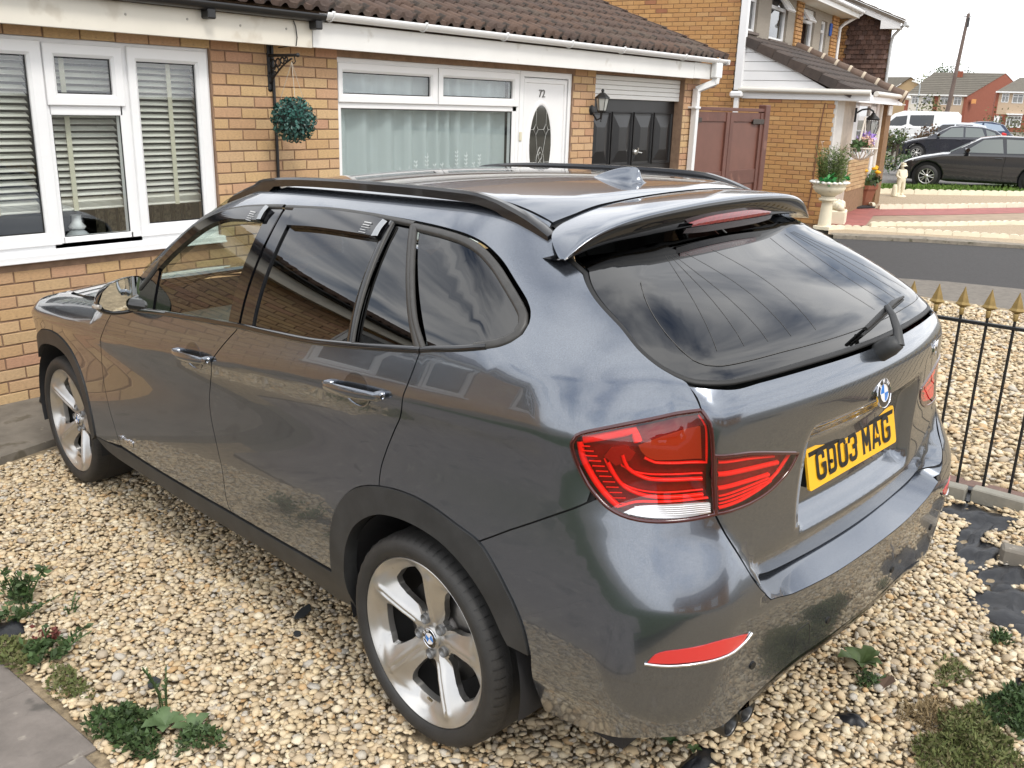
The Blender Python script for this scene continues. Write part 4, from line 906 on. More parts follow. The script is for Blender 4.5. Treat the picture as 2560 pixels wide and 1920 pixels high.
# wiper: spindle cover, arm lifted off the glass, blade
wp = MB(); base_ = np.array((.012, -.868, 1.195))
wp.lathe([(.001, .055), (.020, .052), (.026, .03), (.027, -.01)], 16, (0, 0, 0));
Rm = Matrix.Rotation(math.radians(52), 4, 'X'); wv = [tuple(Matrix.Translation(base_) @ Rm @ Vector(p)) for p in wp.v]; wp.v = wv
wpo = wp.build('wiper_cover', PLAST, CAR)
wa = MB(); wa.tube([(.012, -.912, 1.218), (.03, -.895, 1.255), (.055, -.868, 1.285), (.085, -.838, 1.30)], [.015, .012, .010, .009], 8, flat=.7); wa.build('wiper_arm', PLAST, wpo)
wb = MB(); wb.tube([(-.05, -.845, 1.262), (.085, -.835, 1.288), (.22, -.80, 1.286), (.40, -.752, 1.268)], [.006, .009, .008, .004], 6); wb.tube([(-.06, -.842, 1.245), (.1, -.822, 1.262), (.25, -.787, 1.265), (.405, -.75, 1.258)], .004, 5)
wb.build('wiper_blade', SEAL, wpo)

# ---- wheels
ALU = mat('alloy_silver', (.56, .55, .53), rough=.32, metal=.85, noise=.15, nscale=6, spots=[((.30, .26, .21), 30, .72)])
TYRE = mat('tyre_rubber', (.026, .025, .024), rough=.62, noise=.3, nscale=22, bump=.25, bscale=220)
def wheel_meshes():
    """built about the axle at the origin, outer face towards -x"""
    ty = MB(); prof = [(.2605, -.090), (.2615, -.110), (.268, -.1175), (.285, -.1235), (.302, -.1215), (.313, -.113), (.3215, -.099), (.3245, -.06), (.3255, 0), (.3245, .06), (.3215, .099), (.302, .1215), (.25, .10)]
    n = 88; V = []; f = []
    for i, (r, h) in enumerate(prof):
        for k in range(n):
            a = 2*PI*k/n; rr = r-(.0032 if (k % 2 == 0 and 5 <= i <= 6) else 0); V.append((h, rr*math.cos(a), rr*math.sin(a)))
    for i in range(len(prof)-1):
        for k in range(n): f.append((i*n+k, i*n+(k+1) % n, (i+1)*n+(k+1) % n, (i+1)*n+k))
    ty.add(V, f, True)
    for xg in (-.055, .0, .055): ty.lathe([(.3258, xg-.004), (.3262, xg-.003), (.3262, xg+.003), (.3258, xg+.004)], 44, axis='x')
    # face: a dished disc with five windows, ridged spokes
    rim = MB(); PH0 = 26.0
    def face(r, a):
        """depth (towards +x) of the face at radius r and angle a (degrees)"""
        da = ((a-PH0+36) % 72)-36; ad = abs(da)
        ridge = np.interp(r, [0, .04, .07, .12, .18, .222, .243, .258], [.050, .046, .036, .022, .009, .002, .003, .001])
        ww = np.interp(r, [.05, .08, .14, .2, .235, .258], [16, 18, 19, 20, 30, 36])
        t = min(1, ad/ww); drop = np.interp(r, [.03, .06, .1, .17, .215, .24, .252, .258], [.0, .008, .030, .042, .044, .030, .008, .0])
        groove = .0065*math.exp(-(ad*r*PI/180/.0042)**2)*(1 if .07 < r < .215 else 0)-.004*math.exp(-((ad*r*PI/180-.0105)/.005)**2)*(1 if .06 < r < .225 else 0)
        lip = -.0
        return ridge+drop*(t**1.25)+groove+lip
    rs = [.0, .02, .034, .045, .055, .066, .078, .09, .105, .12, .135, .15, .165, .18, .195, .207, .216, .224, .232, .240, .247, .253, .2575]
    na = 360; V = []; idx = {}
    for i, r in enumerate(rs):
        for k in range(na): V.append((-.112+face(r, k*1.0), r*math.cos(math.radians(k)), r*math.sin(math.radians(k))))
    hw_r = [.070, .080, .095, .12, .15, .19, .208, .2165]; hw_a = [0, 8, 14.5, 18.5, 20.5, 21, 18, 0]
    keep = []; hole = set()
    def inwin(r, a):
        da = abs(((a-PH0-36+36) % 72)-36); return .072 < r < .2155 and da < np.interp(r, hw_r, hw_a)
    lug = lambda r, a: False
    f = []
    for i in range(len(rs)-1):
        for k in range(na):
            rm = (rs[i]+rs[i+1])/2; am = k+.5
            if inwin(rm, am): hole.add((i, k)); continue
            f.append((i*na+k, (i+1)*na+k, (i+1)*na+(k+1) % na, i*na+(k+1) % na))
    # walls round the windows
    def vid(i, k): return i*na+k % na
    edges = []
    for (i, k) in hole:
        for (ii, kk, e) in ((i-1, k, (vid(i, k), vid(i, k+1))), (i+1, k, (vid(i+1, k+1), vid(i+1, k))), (i, (k-1) % na, (vid(i+1, k), vid(i, k))), (i, (k+1) % na, (vid(i, k+1), vid(i+1, k+1)))):
            if (ii, kk) not in hole: edges.append(e)
    # snap the ragged window edge onto the smooth outline
    for (a_, b_) in edges:
        for v in (a_, b_):
            x, y, z = V[v]; r = math.hypot(y, z); a = math.degrees(math.atan2(z, y)); da = ((a-PH0-36+36) % 72)-36
            w_ = np.interp(r, hw_r, hw_a)
            if .078 < r < .208:
                na_ = PH0+36+math.copysign(w_, da)+72*round((a-da-PH0-36)/72);
                y, z = r*math.cos(math.radians(a-da+math.copysign(w_, da))), r*math.sin(math.radians(a-da+math.copysign(w_, da)))
                V[v] = (-.112+face(r, a-da+math.copysign(w_, da)), y, z)
    n0 = len(V); mp_ = {}
    for (a_, b_) in edges:
        for v in (a_, b_):
            if v not in mp_: mp_[v] = len(V); x, y, z = V[v]; V.append((x+.020, y*.99, z*.99))
    f2 = [(a_, mp_[a_], mp_[b_], b_) for (a_, b_) in edges]
    rim.add(V, f, True); rim.add(V, f2, True)
    rim.lathe([(.2575, -.111), (.2605, -.109), (.2615, -.104), (.252, -.092), (.247, -.05), (.247, .09)], 72, axis='x')
    bar = MB(); bar.lathe([(.245, -.075), (.238, .0), (.238, .10), (.10, .10)], 48, axis='x')
    disc = MB(); disc.lathe([(.05, -.02), (.155, -.018), (.157, .0), (.05, .002)], 40, axis='x'); disc.lathe([(.001, -.045), (.07, -.045), (.075, 0)], 24, axis='x')
    cup = MB(); cup.lathe([(.0165, -.045), (.0165, -.0725), (.0150, -.0745), (.0135, -.0725), (.0125, -.060), (.001, -.0585)], 14, (0, 0, 0), axis='x')
    sip = MB()
    for k in range(70):
        a = 2*PI*k/70; c_, s_ = math.cos(a), math.sin(a); da = .010
        for sg in (-1, 1):
            V_ = []
            for (h, r_) in ((sg*.1135, .3128), (sg*.106, .3183), (sg*.098, .3222), (sg*.080, .3245)):
                for d_ in (-.0042, .0042): V_.append((h, (r_+.0009)*math.cos(a+d_+da*(abs(h)-.1)*8), (r_+.0009)*math.sin(a+d_+da*(abs(h)-.1)*8)))
            sip.add(V_, [(2*q, 2*q+1, 2*q+3, 2*q+2) for q in range(3)])
    cap_ = MB(); cap_.lathe([(.036, -.058), (.035, -.072), (.031, -.074), (.001, -.0745)], 28, axis='x')
    val = MB(); a = math.radians(PH0-36-72-8); val.tube([(-.075, .215*math.cos(a), .215*math.sin(a)), (-.09, .195*math.cos(a), .195*math.sin(a))], .004, 6)
    return dict(tyre=(ty.mesh('tyre'), TYRE), rim=(rim.mesh('rim'), ALU), barrel=(bar.mesh('barrel'), mat('wheel_barrel', (.05, .048, .046), rough=.6, metal=.3)), brake_disc=(disc.mesh('brake_disc'), mat('brake_disc', (.16, .15, .14), rough=.4, metal=.8)), tread_sipe=(sip.mesh('tread_sipe'), SEAL), hub_cap=(cap_.mesh('hub_cap'), ALU), bolt_well=(cup.mesh('bolt_well'), mat('bolt_shadow_grey', (.22, .22, .22), rough=.4, metal=.6)), valve=(val.mesh('valve'), mat('brass_dull', (.25, .2, .12), rough=.5, metal=.6)))
WM = wheel_meshes()
for m_ in WM.values(): m_[0].materials.append(m_[1])
def wheel(x, y, rot, left=True):
    w = empty('wheel', (x, y, .325)); w.parent = CAR; w.rotation_euler = (rot, 0, 0) if left else (rot, 0, PI)
    for nme, (me, m_) in WM.items():
        if nme == 'bolt_well':
            for k in range(5): a = math.radians(62+72*k); link(nme, me, None, w).location = (0, .0575*math.cos(a), .0575*math.sin(a))
        else:
            o_ = link(nme, me, None, w)
            if nme == 'tread_sipe': o_['kind'] = 'stuff'
    return w
wR = wheel(-.773, 0, 0); wF = wheel(-.743, 2.76, math.radians(8)); wheel(.773, 0, .3, False); wheel(.743, 2.76, .9, False)
def capbadge(w, ang):
    a = math.radians(ang); roundel(w, (-.0752, 0, 0), (-1, 0, 0), (0, math.sin(a), math.cos(a)), .0315, 20)
capbadge(wR, 62); capbadge(wF, 25)

# ================================================================== GROUND
GRAV_UNDER = mat('gravel_bed', (.30, .235, .15), rough=.95, noise=.6, nscale=35, bump=1.0, bscale=90, cols=None)
def sheet(name, pts, z, m, kind='structure', sub=0):
    b = MB(); zz = z if callable(z) else (lambda x, y: z)
    b.add([(x, y, zz(x, y)) for x, y in pts], [tuple(range(len(pts)))]); o = b.build(name, m); tag(o, kind=kind); return o
EARTH = mat('far_ground_earth', (.17, .155, .12), rough=.95, noise=.4, nscale=.6, coord='Object')
b = MB(); xs = [-400, -60, -20, 20, 60, 600]; b.add([(x, y, -.16) for y in (-400, -50, 60, 600) for x in xs], [(r*6+i, r*6+i+1, r*6+7+i, r*6+6+i) for r in range(3) for i in range(5)]); tag(b.build('ground', EARTH), kind='structure')
# the sloping gravel drive: a finely gridded bed that carries the loose stones
def grid_sheet(name, x0, x1, y0, y1, n, zf, m, keep=None):
    xs = np.arange(x0, x1+1e-6, n); ys = np.arange(y0, y1+1e-6, n); gx, gy = np.meshgrid(xs, ys); V = np.stack([gx.ravel(), gy.ravel(), zf(gx, gy).ravel()], 1); w = len(xs)
    i, k = np.meshgrid(np.arange(len(ys)-1), np.arange(w-1), indexing='ij'); a = (i*w+k).ravel(); Q = np.stack([a, a+1, a+w+1, a+w], 1)
    return tag(link(name, fastmesh(name, V, Q), m), kind='structure')
drive_z = lambda x, y: gz(x, y)-.017
grid_sheet('driveway', -1.75, 2.12, -4.5, 3.52, .25, drive_z, GRAV_UNDER)
grid_sheet('lawn', -9.0, -2.0, -6.0, 3.4, .5, lambda x, y: gz(x, y)-.022, mat('lawn_side', (.045, .07, .02), rough=.95, noise=.5, nscale=9, bump=1, bscale=60))
BEDX0, BEDX1 = 2.30, 7.55
def bed_z(x, y):
    x = np.asarray(x, float); y = np.asarray(y, float); t = np.clip((x-2.3)/4.5, 0, 1); return (.045+.02*0-.02)*(1-t)+(-.035)*t
grid_sheet('gravel_bed', 2.26, 7.9, -6.5, 2.05, .25, bed_z, GRAV_UNDER)

def pebbles(name, X, Y, Zf, size, seed, label=None):
    """every stone is a flattened irregular 12-corner lump; one object since nobody could count them"""
    r = np.random.RandomState(seed); n = len(X)
    t = (1+5**.5)/2; ico = np.array([(-1, t, 0), (1, t, 0), (-1, -t, 0), (1, -t, 0), (0, -1, t), (0, 1, t), (0, -1, -t), (0, 1, -t), (t, 0, -1), (t, 0, 1), (-t, 0, -1), (-t, 0, 1)]); ico /= np.linalg.norm(ico[0])
    fc = np.array([(0, 11, 5), (0, 5, 1), (0, 1, 7), (0, 7, 10), (0, 10, 11), (1, 5, 9), (5, 11, 4), (11, 10, 2), (10, 7, 6), (7, 1, 8), (3, 9, 4), (3, 4, 2), (3, 2, 6), (3, 6, 8), (3, 8, 9), (4, 9, 5), (2, 4, 11), (6, 2, 10), (8, 6, 7), (9, 8, 1)])
    s = size*np.exp(r.normal(0, .30, n)); s = np.clip(s, size*.5, size*2.0)
    V = ico[None]*(1+r.uniform(-.22, .22, (n, 12, 1)))
    V = V*np.stack([s*r.uniform(.75, 1.25, n), s*r.uniform(.6, 1.0, n), s*r.uniform(.28, .50, n)], 1)[:, None]*.5
    a = r.uniform(0, 2*PI, n); b_ = r.normal(0, .22, n); c, sn = np.cos(b_)[:, None], np.sin(b_)[:, None]
    y = V[..., 1]*c-V[..., 2]*sn; z = V[..., 1]*sn+V[..., 2]*c; x = V[..., 0]; b2 = r.normal(0, .22, n); c, sn = np.cos(b2)[:, None], np.sin(b2)[:, None]
    x, z = x*c-z*sn, x*sn+z*c; c, sn = np.cos(a)[:, None], np.sin(a)[:, None]; x, y = x*c-y*sn, x*sn+y*c
    P = np.stack([x+X[:, None], y+Y[:, None], z+(Zf(X, Y)+r.uniform(-.004, .010, n)*size/.026)[:, None]], 2).reshape(-1, 3)
    T_ = (fc[None]+12*np.arange(n)[:, None, None]).reshape(-1, 3)
    o = link(name, fastmesh(name, P, T_), PEB); tag(o, kind='stuff', label=label); return o
PEB = mat('loose_stone', (.5, .4, .26), rough=.75, cols=[(.56, .44, .275), (.66, .55, .37), (.50, .36, .20), (.60, .49, .32), (.72, .64, .48), (.53, .42, .28), (.42, .33, .22), (.62, .50, .33), (.66, .53, .33), (.36, .31, .25), (.58, .45, .27), (.70, .60, .43), (.50, .32, .15), (.60, .50, .35), (.45, .42, .37), (.64, .52, .35)], noise=.18, nscale=120)
def scatter(x0, x1, y0, y1, d, seed):
    r = np.random.RandomState(seed); xs = np.arange(x0, x1, d); ys = np.arange(y0, y1, d*.87); gx, gy = np.meshgrid(xs, ys); gx = gx+(np.arange(len(ys)) % 2)[:, None]*d/2
    return gx.ravel()+r.uniform(-.55, .55, gx.size)*d, gy.ravel()+r.uniform(-.55, .55, gx.size)*d
MEMB = [(1.45, -.90, .17, .07), (1.30, -1.03, .13, .08), (1.08, -1.10, .17, .12), (1.60, -.83, .22, .05), (-.47, -.60, .12, .035), (-1.40, 1.70, .05, .08), (.55, -1.24, .05, .03), (.02, -.87, .03, .05), (1.85, -.80, .12, .16), (1.75, -1.12, .2, .1), (.95, -1.2, .10, .06)]      # bare patches where the weed sheet shows
def on_drive(x, y):
    edge = np.interp(y, [.5, .93, 1.28, 1.55, 1.9, 3.6], [-1.55, -1.50, -1.475, -1.485, -1.55, -2.2]); k = (x > edge)
    k &= ~((y > 3.36) & (x < .05)) & (y < 3.46+.02*np.sin(x*9))
    k &= x < 2.02-.05*np.sin(y*7)
    for cx, cy, rx, ry in MEMB: k &= ((x-cx)/rx)**2+((y-cy)/ry)**2+.5*np.sin(23*x+5*cy)*np.sin(19*y) > 1
    xc = CARM[0, 0]*x+CARM[1, 0]*y; yc_ = CARM[0, 1]*x+CARM[1, 1]*y
    k &= ~((np.abs(xc) < .55) & (yc_ > -.15) & (yc_ < 2.7))
    for wx, wy in ((-.79, 0), (.79, 0), (-.76, 2.76), (.76, 2.76)): k &= ~((np.abs(xc-wx) < .115) & (np.abs(yc_-wy) < .045))
    u, v, z = to_px(np.stack([x, y, 0*x], 1)); k &= (z > .3) & (u > -260) & (u < 2900) & (v < 2250)
    return k
X, Y = scatter(-1.9, 2.1, -1.75, 3.5, .0178, 3); k = on_drive(X, Y); pebbles('gravel', X[k], Y[k], lambda x, y: gz(x, y)-.006, .0245, 5)
X, Y = scatter(-1.9, 2.1, -1.75, 3.5, .040, 8); k = on_drive(X, Y); pebbles('gravel', X[k], Y[k], lambda x, y: gz(x, y)+.002, .027, 6)
X, Y = scatter(2.3, 7.55, -2.6, 2.0, .036, 9); u, v, z = to_px(np.stack([X, Y, 0*X], 1)); k = (u < 2640) & (z > .3) & (Y < 1.75-.02*np.sin(X*5)); pebbles('bed_gravel', X[k], Y[k], lambda x, y: bed_z(x, y)+.006, .040, 10)
# odd dark scraps of slate lying loose on the drive
SLATE = mat('slate_scrap', (.03, .033, .036), rough=.6, noise=.3)
for i, (x, y, rx, ry, a, lab) in enumerate(((-.66, .93, .05, .021, .4, 'small dark slate chip on the gravel just left of the rear wheel'), (-.77, .83, .018, .013, 1.2, 'tiny black chip on the gravel between slate scrap and rear wheel'), (-.30, 2.03, .022, .018, .2, 'tiny dark chip on the gravel beside the front door sill'), (-1.25, .96, .03, .02, .9, 'dark grey flat stone beside the left slabs'))):
    b = MB(); ps = [(x+rx*math.cos(t)*(1+.25*math.sin(3*t))*math.cos(a)-ry*math.sin(t)*math.sin(a), y+rx*math.cos(t)*math.sin(a)+ry*math.sin(t)*math.cos(a)) for t in np.linspace(0, 2*PI, 12)[:-1]]
    b.prism(ps, (0, 0, gz(x, y)+.008), (1, 0, 0), (0, 1, 0), (0, 0, .006)); tag(b.build('slate_chip', SLATE), lab, 'stone', 'dark stone chips on the gravel')
# black weed membrane showing through
MEMM = mat('black_membrane', (.012, .013, .016), rough=.42, noise=.4, nscale=30, bump=1.0, bscale=25)
def patch(name, m, cx, cy, rx, ry, zf, seed, amp=.012, n=26):
    r = np.random.RandomState(seed); ph = r.uniform(0, 6, 6); b = MB(); rows = 6; V = [(cx, cy, zf(cx, cy)+amp)]
    for q in range(1, rows+1):
        for k in range(n):
            t = 2*PI*k/n; e = 1+.16*math.sin(3*t+ph[0])+.10*math.sin(5*t+ph[1])+.07*math.sin(9*t+ph[2]); s = q/rows; x = cx+rx*e*s*math.cos(t); y = cy+ry*e*s*math.sin(t)
            V.append((x, y, zf(x, y)+amp*(.5+.5*math.sin(31*x+ph[3]+11*y)+.4*math.sin(47*y+ph[4]))*(1-s**4)))
    f = [(0, 1+k, 1+(k+1) % n) for k in range(n)]+[(1+q*n+k, 1+(q+1)*n+k, 1+(q+1)*n+(k+1) % n, 1+q*n+(k+1) % n) for q in range(rows-1) for k in range(n)]
    b.add(V, f, True); return b.build(name, m)
ML = ['crumpled black weed sheet bare of stones near the fence foot', 'torn black sheet patch in front of the kerb block', 'largest bare black sheet patch at the right edge', 'black sheet strip beside the edging blocks', 'black sheet scrap in the bottom left of the bumper gravel', 'black sheet scrap beside the left paving slabs', 'small black sheet scrap at the lower right weeds', 'narrow black sheet sliver below the exhaust', 'black sheet under the fence foot', 'black sheet fold right of the concrete block', 'ragged black sheet end at the right picture edge']
for i, (cx, cy, rx, ry) in enumerate(MEMB): tag(patch('weed_membrane', MEMM, cx, cy, rx*1.12, ry*1.12, lambda x, y: gz(x, y)-.012, i, .02), ML[i], 'sheeting', 'bare patches of black weed sheet')
SOIL = mat('dark_soil', (.035, .026, .018), rough=.95, noise=.6, nscale=40, bump=1, bscale=60)
# paving slabs bottom left
SLAB = mat('paving_slab_grey', (.20, .175, .155), rough=.85, noise=.35, nscale=7, bump=.5, bscale=45, spots=[((.10, .09, .08), 6, .58), ((.30, .27, .23), 14, .64)])
path = empty('path', (-1.9, .9, 0), kind='structure')
for (x0, x1, y0, y1) in ((-2.12, -1.505, 1.265, 1.87), (-2.12, -1.515, .82, 1.255), (-2.12, -1.565, .36, .81), (-2.75, -2.13, .82, 1.42), (-2.75, -2.13, .2, .81), (-2.13, -1.56, -.2, .35), (-2.12, -1.57, 1.88, 2.48), (-2.12, -1.57, 2.49, 3.05), (-2.75, -2.13, 1.43, 2.03), (-2.75, -2.13, 2.04, 2.64), (-2.75, -2.13, 2.65, 3.25), (-2.75, -2.13, -.42, .19), (-2.13, -1.56, -.82, -.21), (-2.75, -2.13, -1.04, -.43)):
    b = MB(); z = gz((x0+x1)/2, (y0+y1)/2); b.box((x0+1.9, y0-.9, z-.05), (x1+1.9, y1-.9, z+.006), .006); b.build('slab', SLAB, path)
# concrete strip in front of the wall
CONC = mat('old_concrete', (.20, .18, .15), rough=.9, noise=.4, nscale=5, bump=.6, bscale=50, spots=[((.12, .105, .08), 5, .58), ((.30, .27, .22), 18, .66)])
b = MB(); b.add([(-8, 3.3, -.20), (-.9, 3.38, -.2), (-.33, 3.49, -.2), (.2, 3.55, -.2), (8.25, 3.55, -.2), (8.25, 4.26, -.2), (-8, 4.26, -.2), (-8, 3.3, -.078), (-.9, 3.38, -.074), (-.33, 3.49, -.068), (.2, 3.55, -.066), (8.25, 3.55, -.05), (8.25, 4.26, -.052), (-8, 4.26, -.062)], [(7, 8, 9, 10, 11, 12, 13), (0, 1, 8, 7), (1, 2, 9, 8), (2, 3, 10, 9), (3, 4, 11, 10), (4, 5, 12, 11), (5, 6, 13, 12), (6, 0, 7, 13)]); tag(b.build('concrete_path', CONC), kind='structure')
# right hand side: brown kerb line, tarmac, kerb, gravel strips, path
TARM = mat('tarmac_dark', (.050, .047, .046), rough=.9, noise=.3, nscale=30, bump=.6, bscale=150, spots=[((.45, .43, .38), 85, .765)])
TARM2 = mat('tarmac_worn', (.175, .155, .13), rough=.9, noise=.3, nscale=14, bump=.6, bscale=120, spots=[((.5, .47, .4), 75, .77)])
KERB = mat('kerb_concrete', (.24, .21, .165), rough=.9, noise=.4, nscale=9, bump=.5, bscale=60, spots=[((.10, .09, .06), 7, .58)])
REDP = mat('red_painted_concrete', (.36, .12, .105), rough=.7, noise=.25, nscale=4, bump=.3, spots=[((.22, .09, .07), 9, .64)])
PATHB = mat('path_brown', (.36, .27, .19), rough=.85, noise=.25, nscale=3, bump=.3)
GRASS_B = mat('lawn_base', (.075, .13, .022), rough=.9, noise=.4, nscale=5)
FARGRAV = mat('fine_gravel', (.40, .31, .21), rough=.9, noise=.25, nscale=60, bump=.8, bscale=140, spots=[((.62, .52, .38), 110, .58), ((.22, .15, .10), 95, .62)])
Z0 = -.05
sheet('road', [(7.5, 3.6), (6.9, -9), (12.6, -9), (13.12, 1.1), (12.6, 2.3), (11.85, 3.45), (11.3, 4.4), (10.9, 12), (8.3, 12), (8.3, 4.0)], Z0, TARM)
sheet('road', [(7.9, 2.6), (7.6, .9), (7.3, -2), (6.9, -9), (9.0, -9), (9.32, -1.2), (9.2, .5), (9.05, 1.2), (8.75, 1.85), (8.5, 2.6)], Z0+.004, TARM2)
sheet('pavement', [(7.5, 3.55), (7.9, 2.3), (7.75, -9), (2.2, -9), (2.2, 3.55)], Z0-.004, TARM2)
b = MB()
kt = [(11.75, 3.62, ), (12.45, 2.50), (13.0, 1.22), (13.2, -1.0), (13.3, -9)]; kw = [(12.02, 3.78), (12.85, 2.65), (13.25, 1.3), (13.42, -1.0), (13.5, -9)]
n = len(kt)
b.add([(x, y, -.15) for x, y in kt]+[(x+.02, y, .0) for x, y in kt]+[(x, y, .0) for x, y in kw], [(i, i+1, n+i+1, n+i)[::-1] for i in range(n-1)]+[(n+i, n+i+1, 2*n+i+1, 2*n+i)[::-1] for i in range(n-1)]); tag(b.build('kerb', KERB), kind='structure')
sheet('gravel_strip', [(12.02, 3.8), (12.85, 2.65), (13.25, 1.3), (13.42, -1), (17, -1), (16.9, 1.5), (15.0, 2.83), (13.75, 3.80), (13.0, 4.15)], -.026, FARGRAV)
sheet('garden_path', [(13.0, 4.3), (13.8, 3.86), (15.1, 2.88), (17.1, 1.5), (17.2, -1), (23, -1), (20.6, 1.6), (18.87, 2.33), (17.1, 3.26), (15.5, 4.25), (14.4, 4.9)], -.030, PATHB)
sheet('red_path', [(12.95, 4.25), (13.35, 3.70), (17.4, 4.74), (17.0, 5.6), (14.2, 4.85)], -.026, REDP)
sheet('red_path', [(15.5, 4.25), (17.1, 3.26), (18.87, 2.33), (20.6, 1.6), (24, -.6), (26, -.2), (22, 1.8), (20.2, 2.6), (18.45, 3.6), (16.85, 4.6)], -.025, REDP)
sheet('gravel_strip', [(16.9, 4.7), (18.45, 3.7), (20.4, 2.68), (22, 1.9), (26, -.2), (30, .8), (26, 2.0), (23.5, 3.3), (21.4, 5.2), (20.6, 6.2), (17.5, 5.5)], -.022, FARGRAV)
sheet('lawn', [(18, 5.6), (20.7, 6.2), (21.45, 5.25), (23.6, 3.3), (27, 1.4), (33, 2.0), (28.6, 4.3), (26, 5.5), (24, 7.5), (20, 7.0)], -.02, GRASS_B)
sheet('driveway', [(24, 7.6), (26, 5.6), (28.4, 4.4), (34, 1.2), (44, 4), (40, 12), (30, 14), (24, 10)], -.045, mat('drive_grey', (.16, .15, .14), rough=.9, noise=.3, nscale=3))
sheet('street', [(44, -40), (70, -40), (90, 60), (60, 60)], -.06, TARM)

# ================================================================== BRICKWORK
def brick_mesh(seed, d=.03):
    r = np.random.RandomState(seed); w, h, c = .5, .5, None
    j = lambda s: r.uniform(-s, s)
    # unit brick: x,z in +-.5, proud face at y=-1 (depth scaled later)
    fx = .5-.012; V = [(-.5+j(.006), 0, -.5+j(.02)), (.5+j(.006), 0, -.5+j(.02)), (.5+j(.006), 0, .5+j(.02)), (-.5+j(.006), 0, .5+j(.02))]
    V += [(x, -.72, z) for x, _, z in V[:4]]
    V += [(-fx+j(.006), -1, -.46+j(.012)), (fx+j(.006), -1, -.46+j(.012)), (fx+j(.006), -1, .46+j(.012)), (-fx+j(.006), -1, .46+j(.012))]
    f = [(0, 1, 5, 4), (1, 2, 6, 5), (2, 3, 7, 6), (3, 0, 4, 7), (4, 5, 9, 8), (5, 6, 10, 9), (6, 7, 11, 10), (7, 4, 8, 11), (8, 9, 10, 11)]
    me = bpy.data.meshes.new('brick'); me.from_pydata(V, [], f); me.update(); return me
def frame_matrix(o, ex, out):
    """wall frame: local x along the wall, -y outwards, z up"""
    ex = Vector(ex).normalized(); out = Vector(out).normalized(); return Matrix(((ex.x, -out.x, 0, o[0]), (ex.y, -out.y, 0, o[1]), (0, 0, 1, o[2]), (0, 0, 0, 1)))
def brickwork(parent, Mloc, x0, x1, z0, z1, holes, m, proud=.012, limit=300, sill=True, course=.075, L_=.225, seed=1, poly=None, Mworld=None, shift=0.0):
    """stretcher bond laid brick by brick; the ones that show largest are parts, the rest joined as one"""
    r = random.Random(seed); pieces = []; rows = int(math.ceil((z1-z0)/course))
    for k in range(rows):
        za = z0+k*course; zb = min(za+.065, z1);
        if zb-za < .02: continue
        off = (k % 2)*L_/2+shift; i0 = int(math.floor((x0-off)/L_))-1
        for i in range(i0, int((x1-off)/L_)+2):
            spans = [(max(x0, off+i*L_), min(x1, off+i*L_+L_-.010))]
            for (hx0, hz0, hx1, hz1) in holes:
                if zb > hz0+.005 and za < hz1-.005:
                    ns = []
                    for (a, b_) in spans:
                        if b_ <= hx0 or a >= hx1: ns.append((a, b_))
                        else:
                            if a < hx0-.012: ns.append((a, hx0-.004))
                            if b_ > hx1+.012: ns.append((hx1+.004, b_))
                    spans = ns
            for (a, b_) in spans:
                if b_-a < .03: continue
                if poly and not poly((a+b_)/2, (za+zb)/2): continue
                pieces.append((a, b_, za, zb))
    Mw = Mworld if Mworld is not None else Mloc
    A = np.array([tuple(Mw @ Vector(((a+b_)/2, 0, (c+d)/2))) for a, b_, c, d in pieces]); u, v, z = to_px(A)
    vis = (u > -120) & (u < 2680) & (v > -60) & (v < 1980) & (z > 0); score = np.where(vis, 1/np.maximum(z, .1)*np.array([p[1]-p[0] for p in pieces])**.25, -1)
    if brickwork_hide is not None:
        score = np.where(vis & brickwork_hide(u, v), score*.2, score)
    order = np.argsort(-score); pick = set(order[:limit][score[order[:limit]] > 0].tolist())
    meshes = [brick_mesh(seed*10+q) for q in range(4)]
    for q in meshes: q.materials.append(m)
    rest = MB()
    for i, (a, b_, c, d) in enumerate(pieces):
        ox = r.uniform(-.0015, .0015); oy = proud*r.uniform(.8, 1.1); me = meshes[r.randrange(4)]
        if i in pick:
            o = bpy.data.objects.new('brick', me); COL.objects.link(o); o.parent = parent
            o.matrix_local = Mloc @ Matrix.Translation(((a+b_)/2, 0, (c+d)/2+ox)) @ Matrix.Diagonal((b_-a, oy, d-c, 1))
        else:
            V = [tuple(Mloc @ Vector(((a+b_)/2+p.co.x*(b_-a), p.co.y*oy, (c+d)/2+ox+p.co.z*(d-c)))) for p in me.vertices]
            rest.add(V, [tuple(q.vertices) for q in me.polygons])
    if rest.v: tag(rest.build('bricks', m, parent), kind='stuff')
brickwork_hide = lambda u, v: (v > 470) & (v > 470+(0)) & (u > 560) & (u < 2050)          # behind the car as the camera stands
BUFF = mat('buff_brick', (.5, .33, .17), rough=.85, cols=[(.52, .33, .165), (.57, .385, .195), (.49, .30, .165), (.55, .35, .20), (.60, .42, .225), (.50, .285, .18), (.53, .36, .19), (.56, .385, .22), (.47, .265, .155), (.58, .40, .20)], noise=.22, nscale=9, bump=.5, bscale=110, spots=[((.36, .22, .13), 11, .62)])
ORNG = mat('orange_brick', (.45, .24, .09), rough=.85, cols=[(.47, .255, .095), (.52, .30, .12), (.44, .225, .085), (.50, .275, .105), (.40, .20, .085), (.53, .315, .135), (.46, .245, .09), (.49, .265, .10), (.48, .25, .095), (.51, .29, .115), (.31, .125, .065)], noise=.18, nscale=8, bump=.4, bscale=90)
MORT = mat('brown_mortar', (.30, .195, .13), rough=.95, noise=.35, nscale=12, bump=.6, bscale=160)
MORT2 = mat('brown_mortar_dark', (.27, .165, .09), rough=.95, noise=.3, nscale=12)
UPVC = mat('white_upvc', (.80, .80, .80), rough=.28, noise=.03, nscale=3)
UPVC_O = mat('white_fascia', (.76, .755, .73), rough=.38, noise=.06, nscale=2.5, spots=[((.60, .58, .53), 4, .68)])
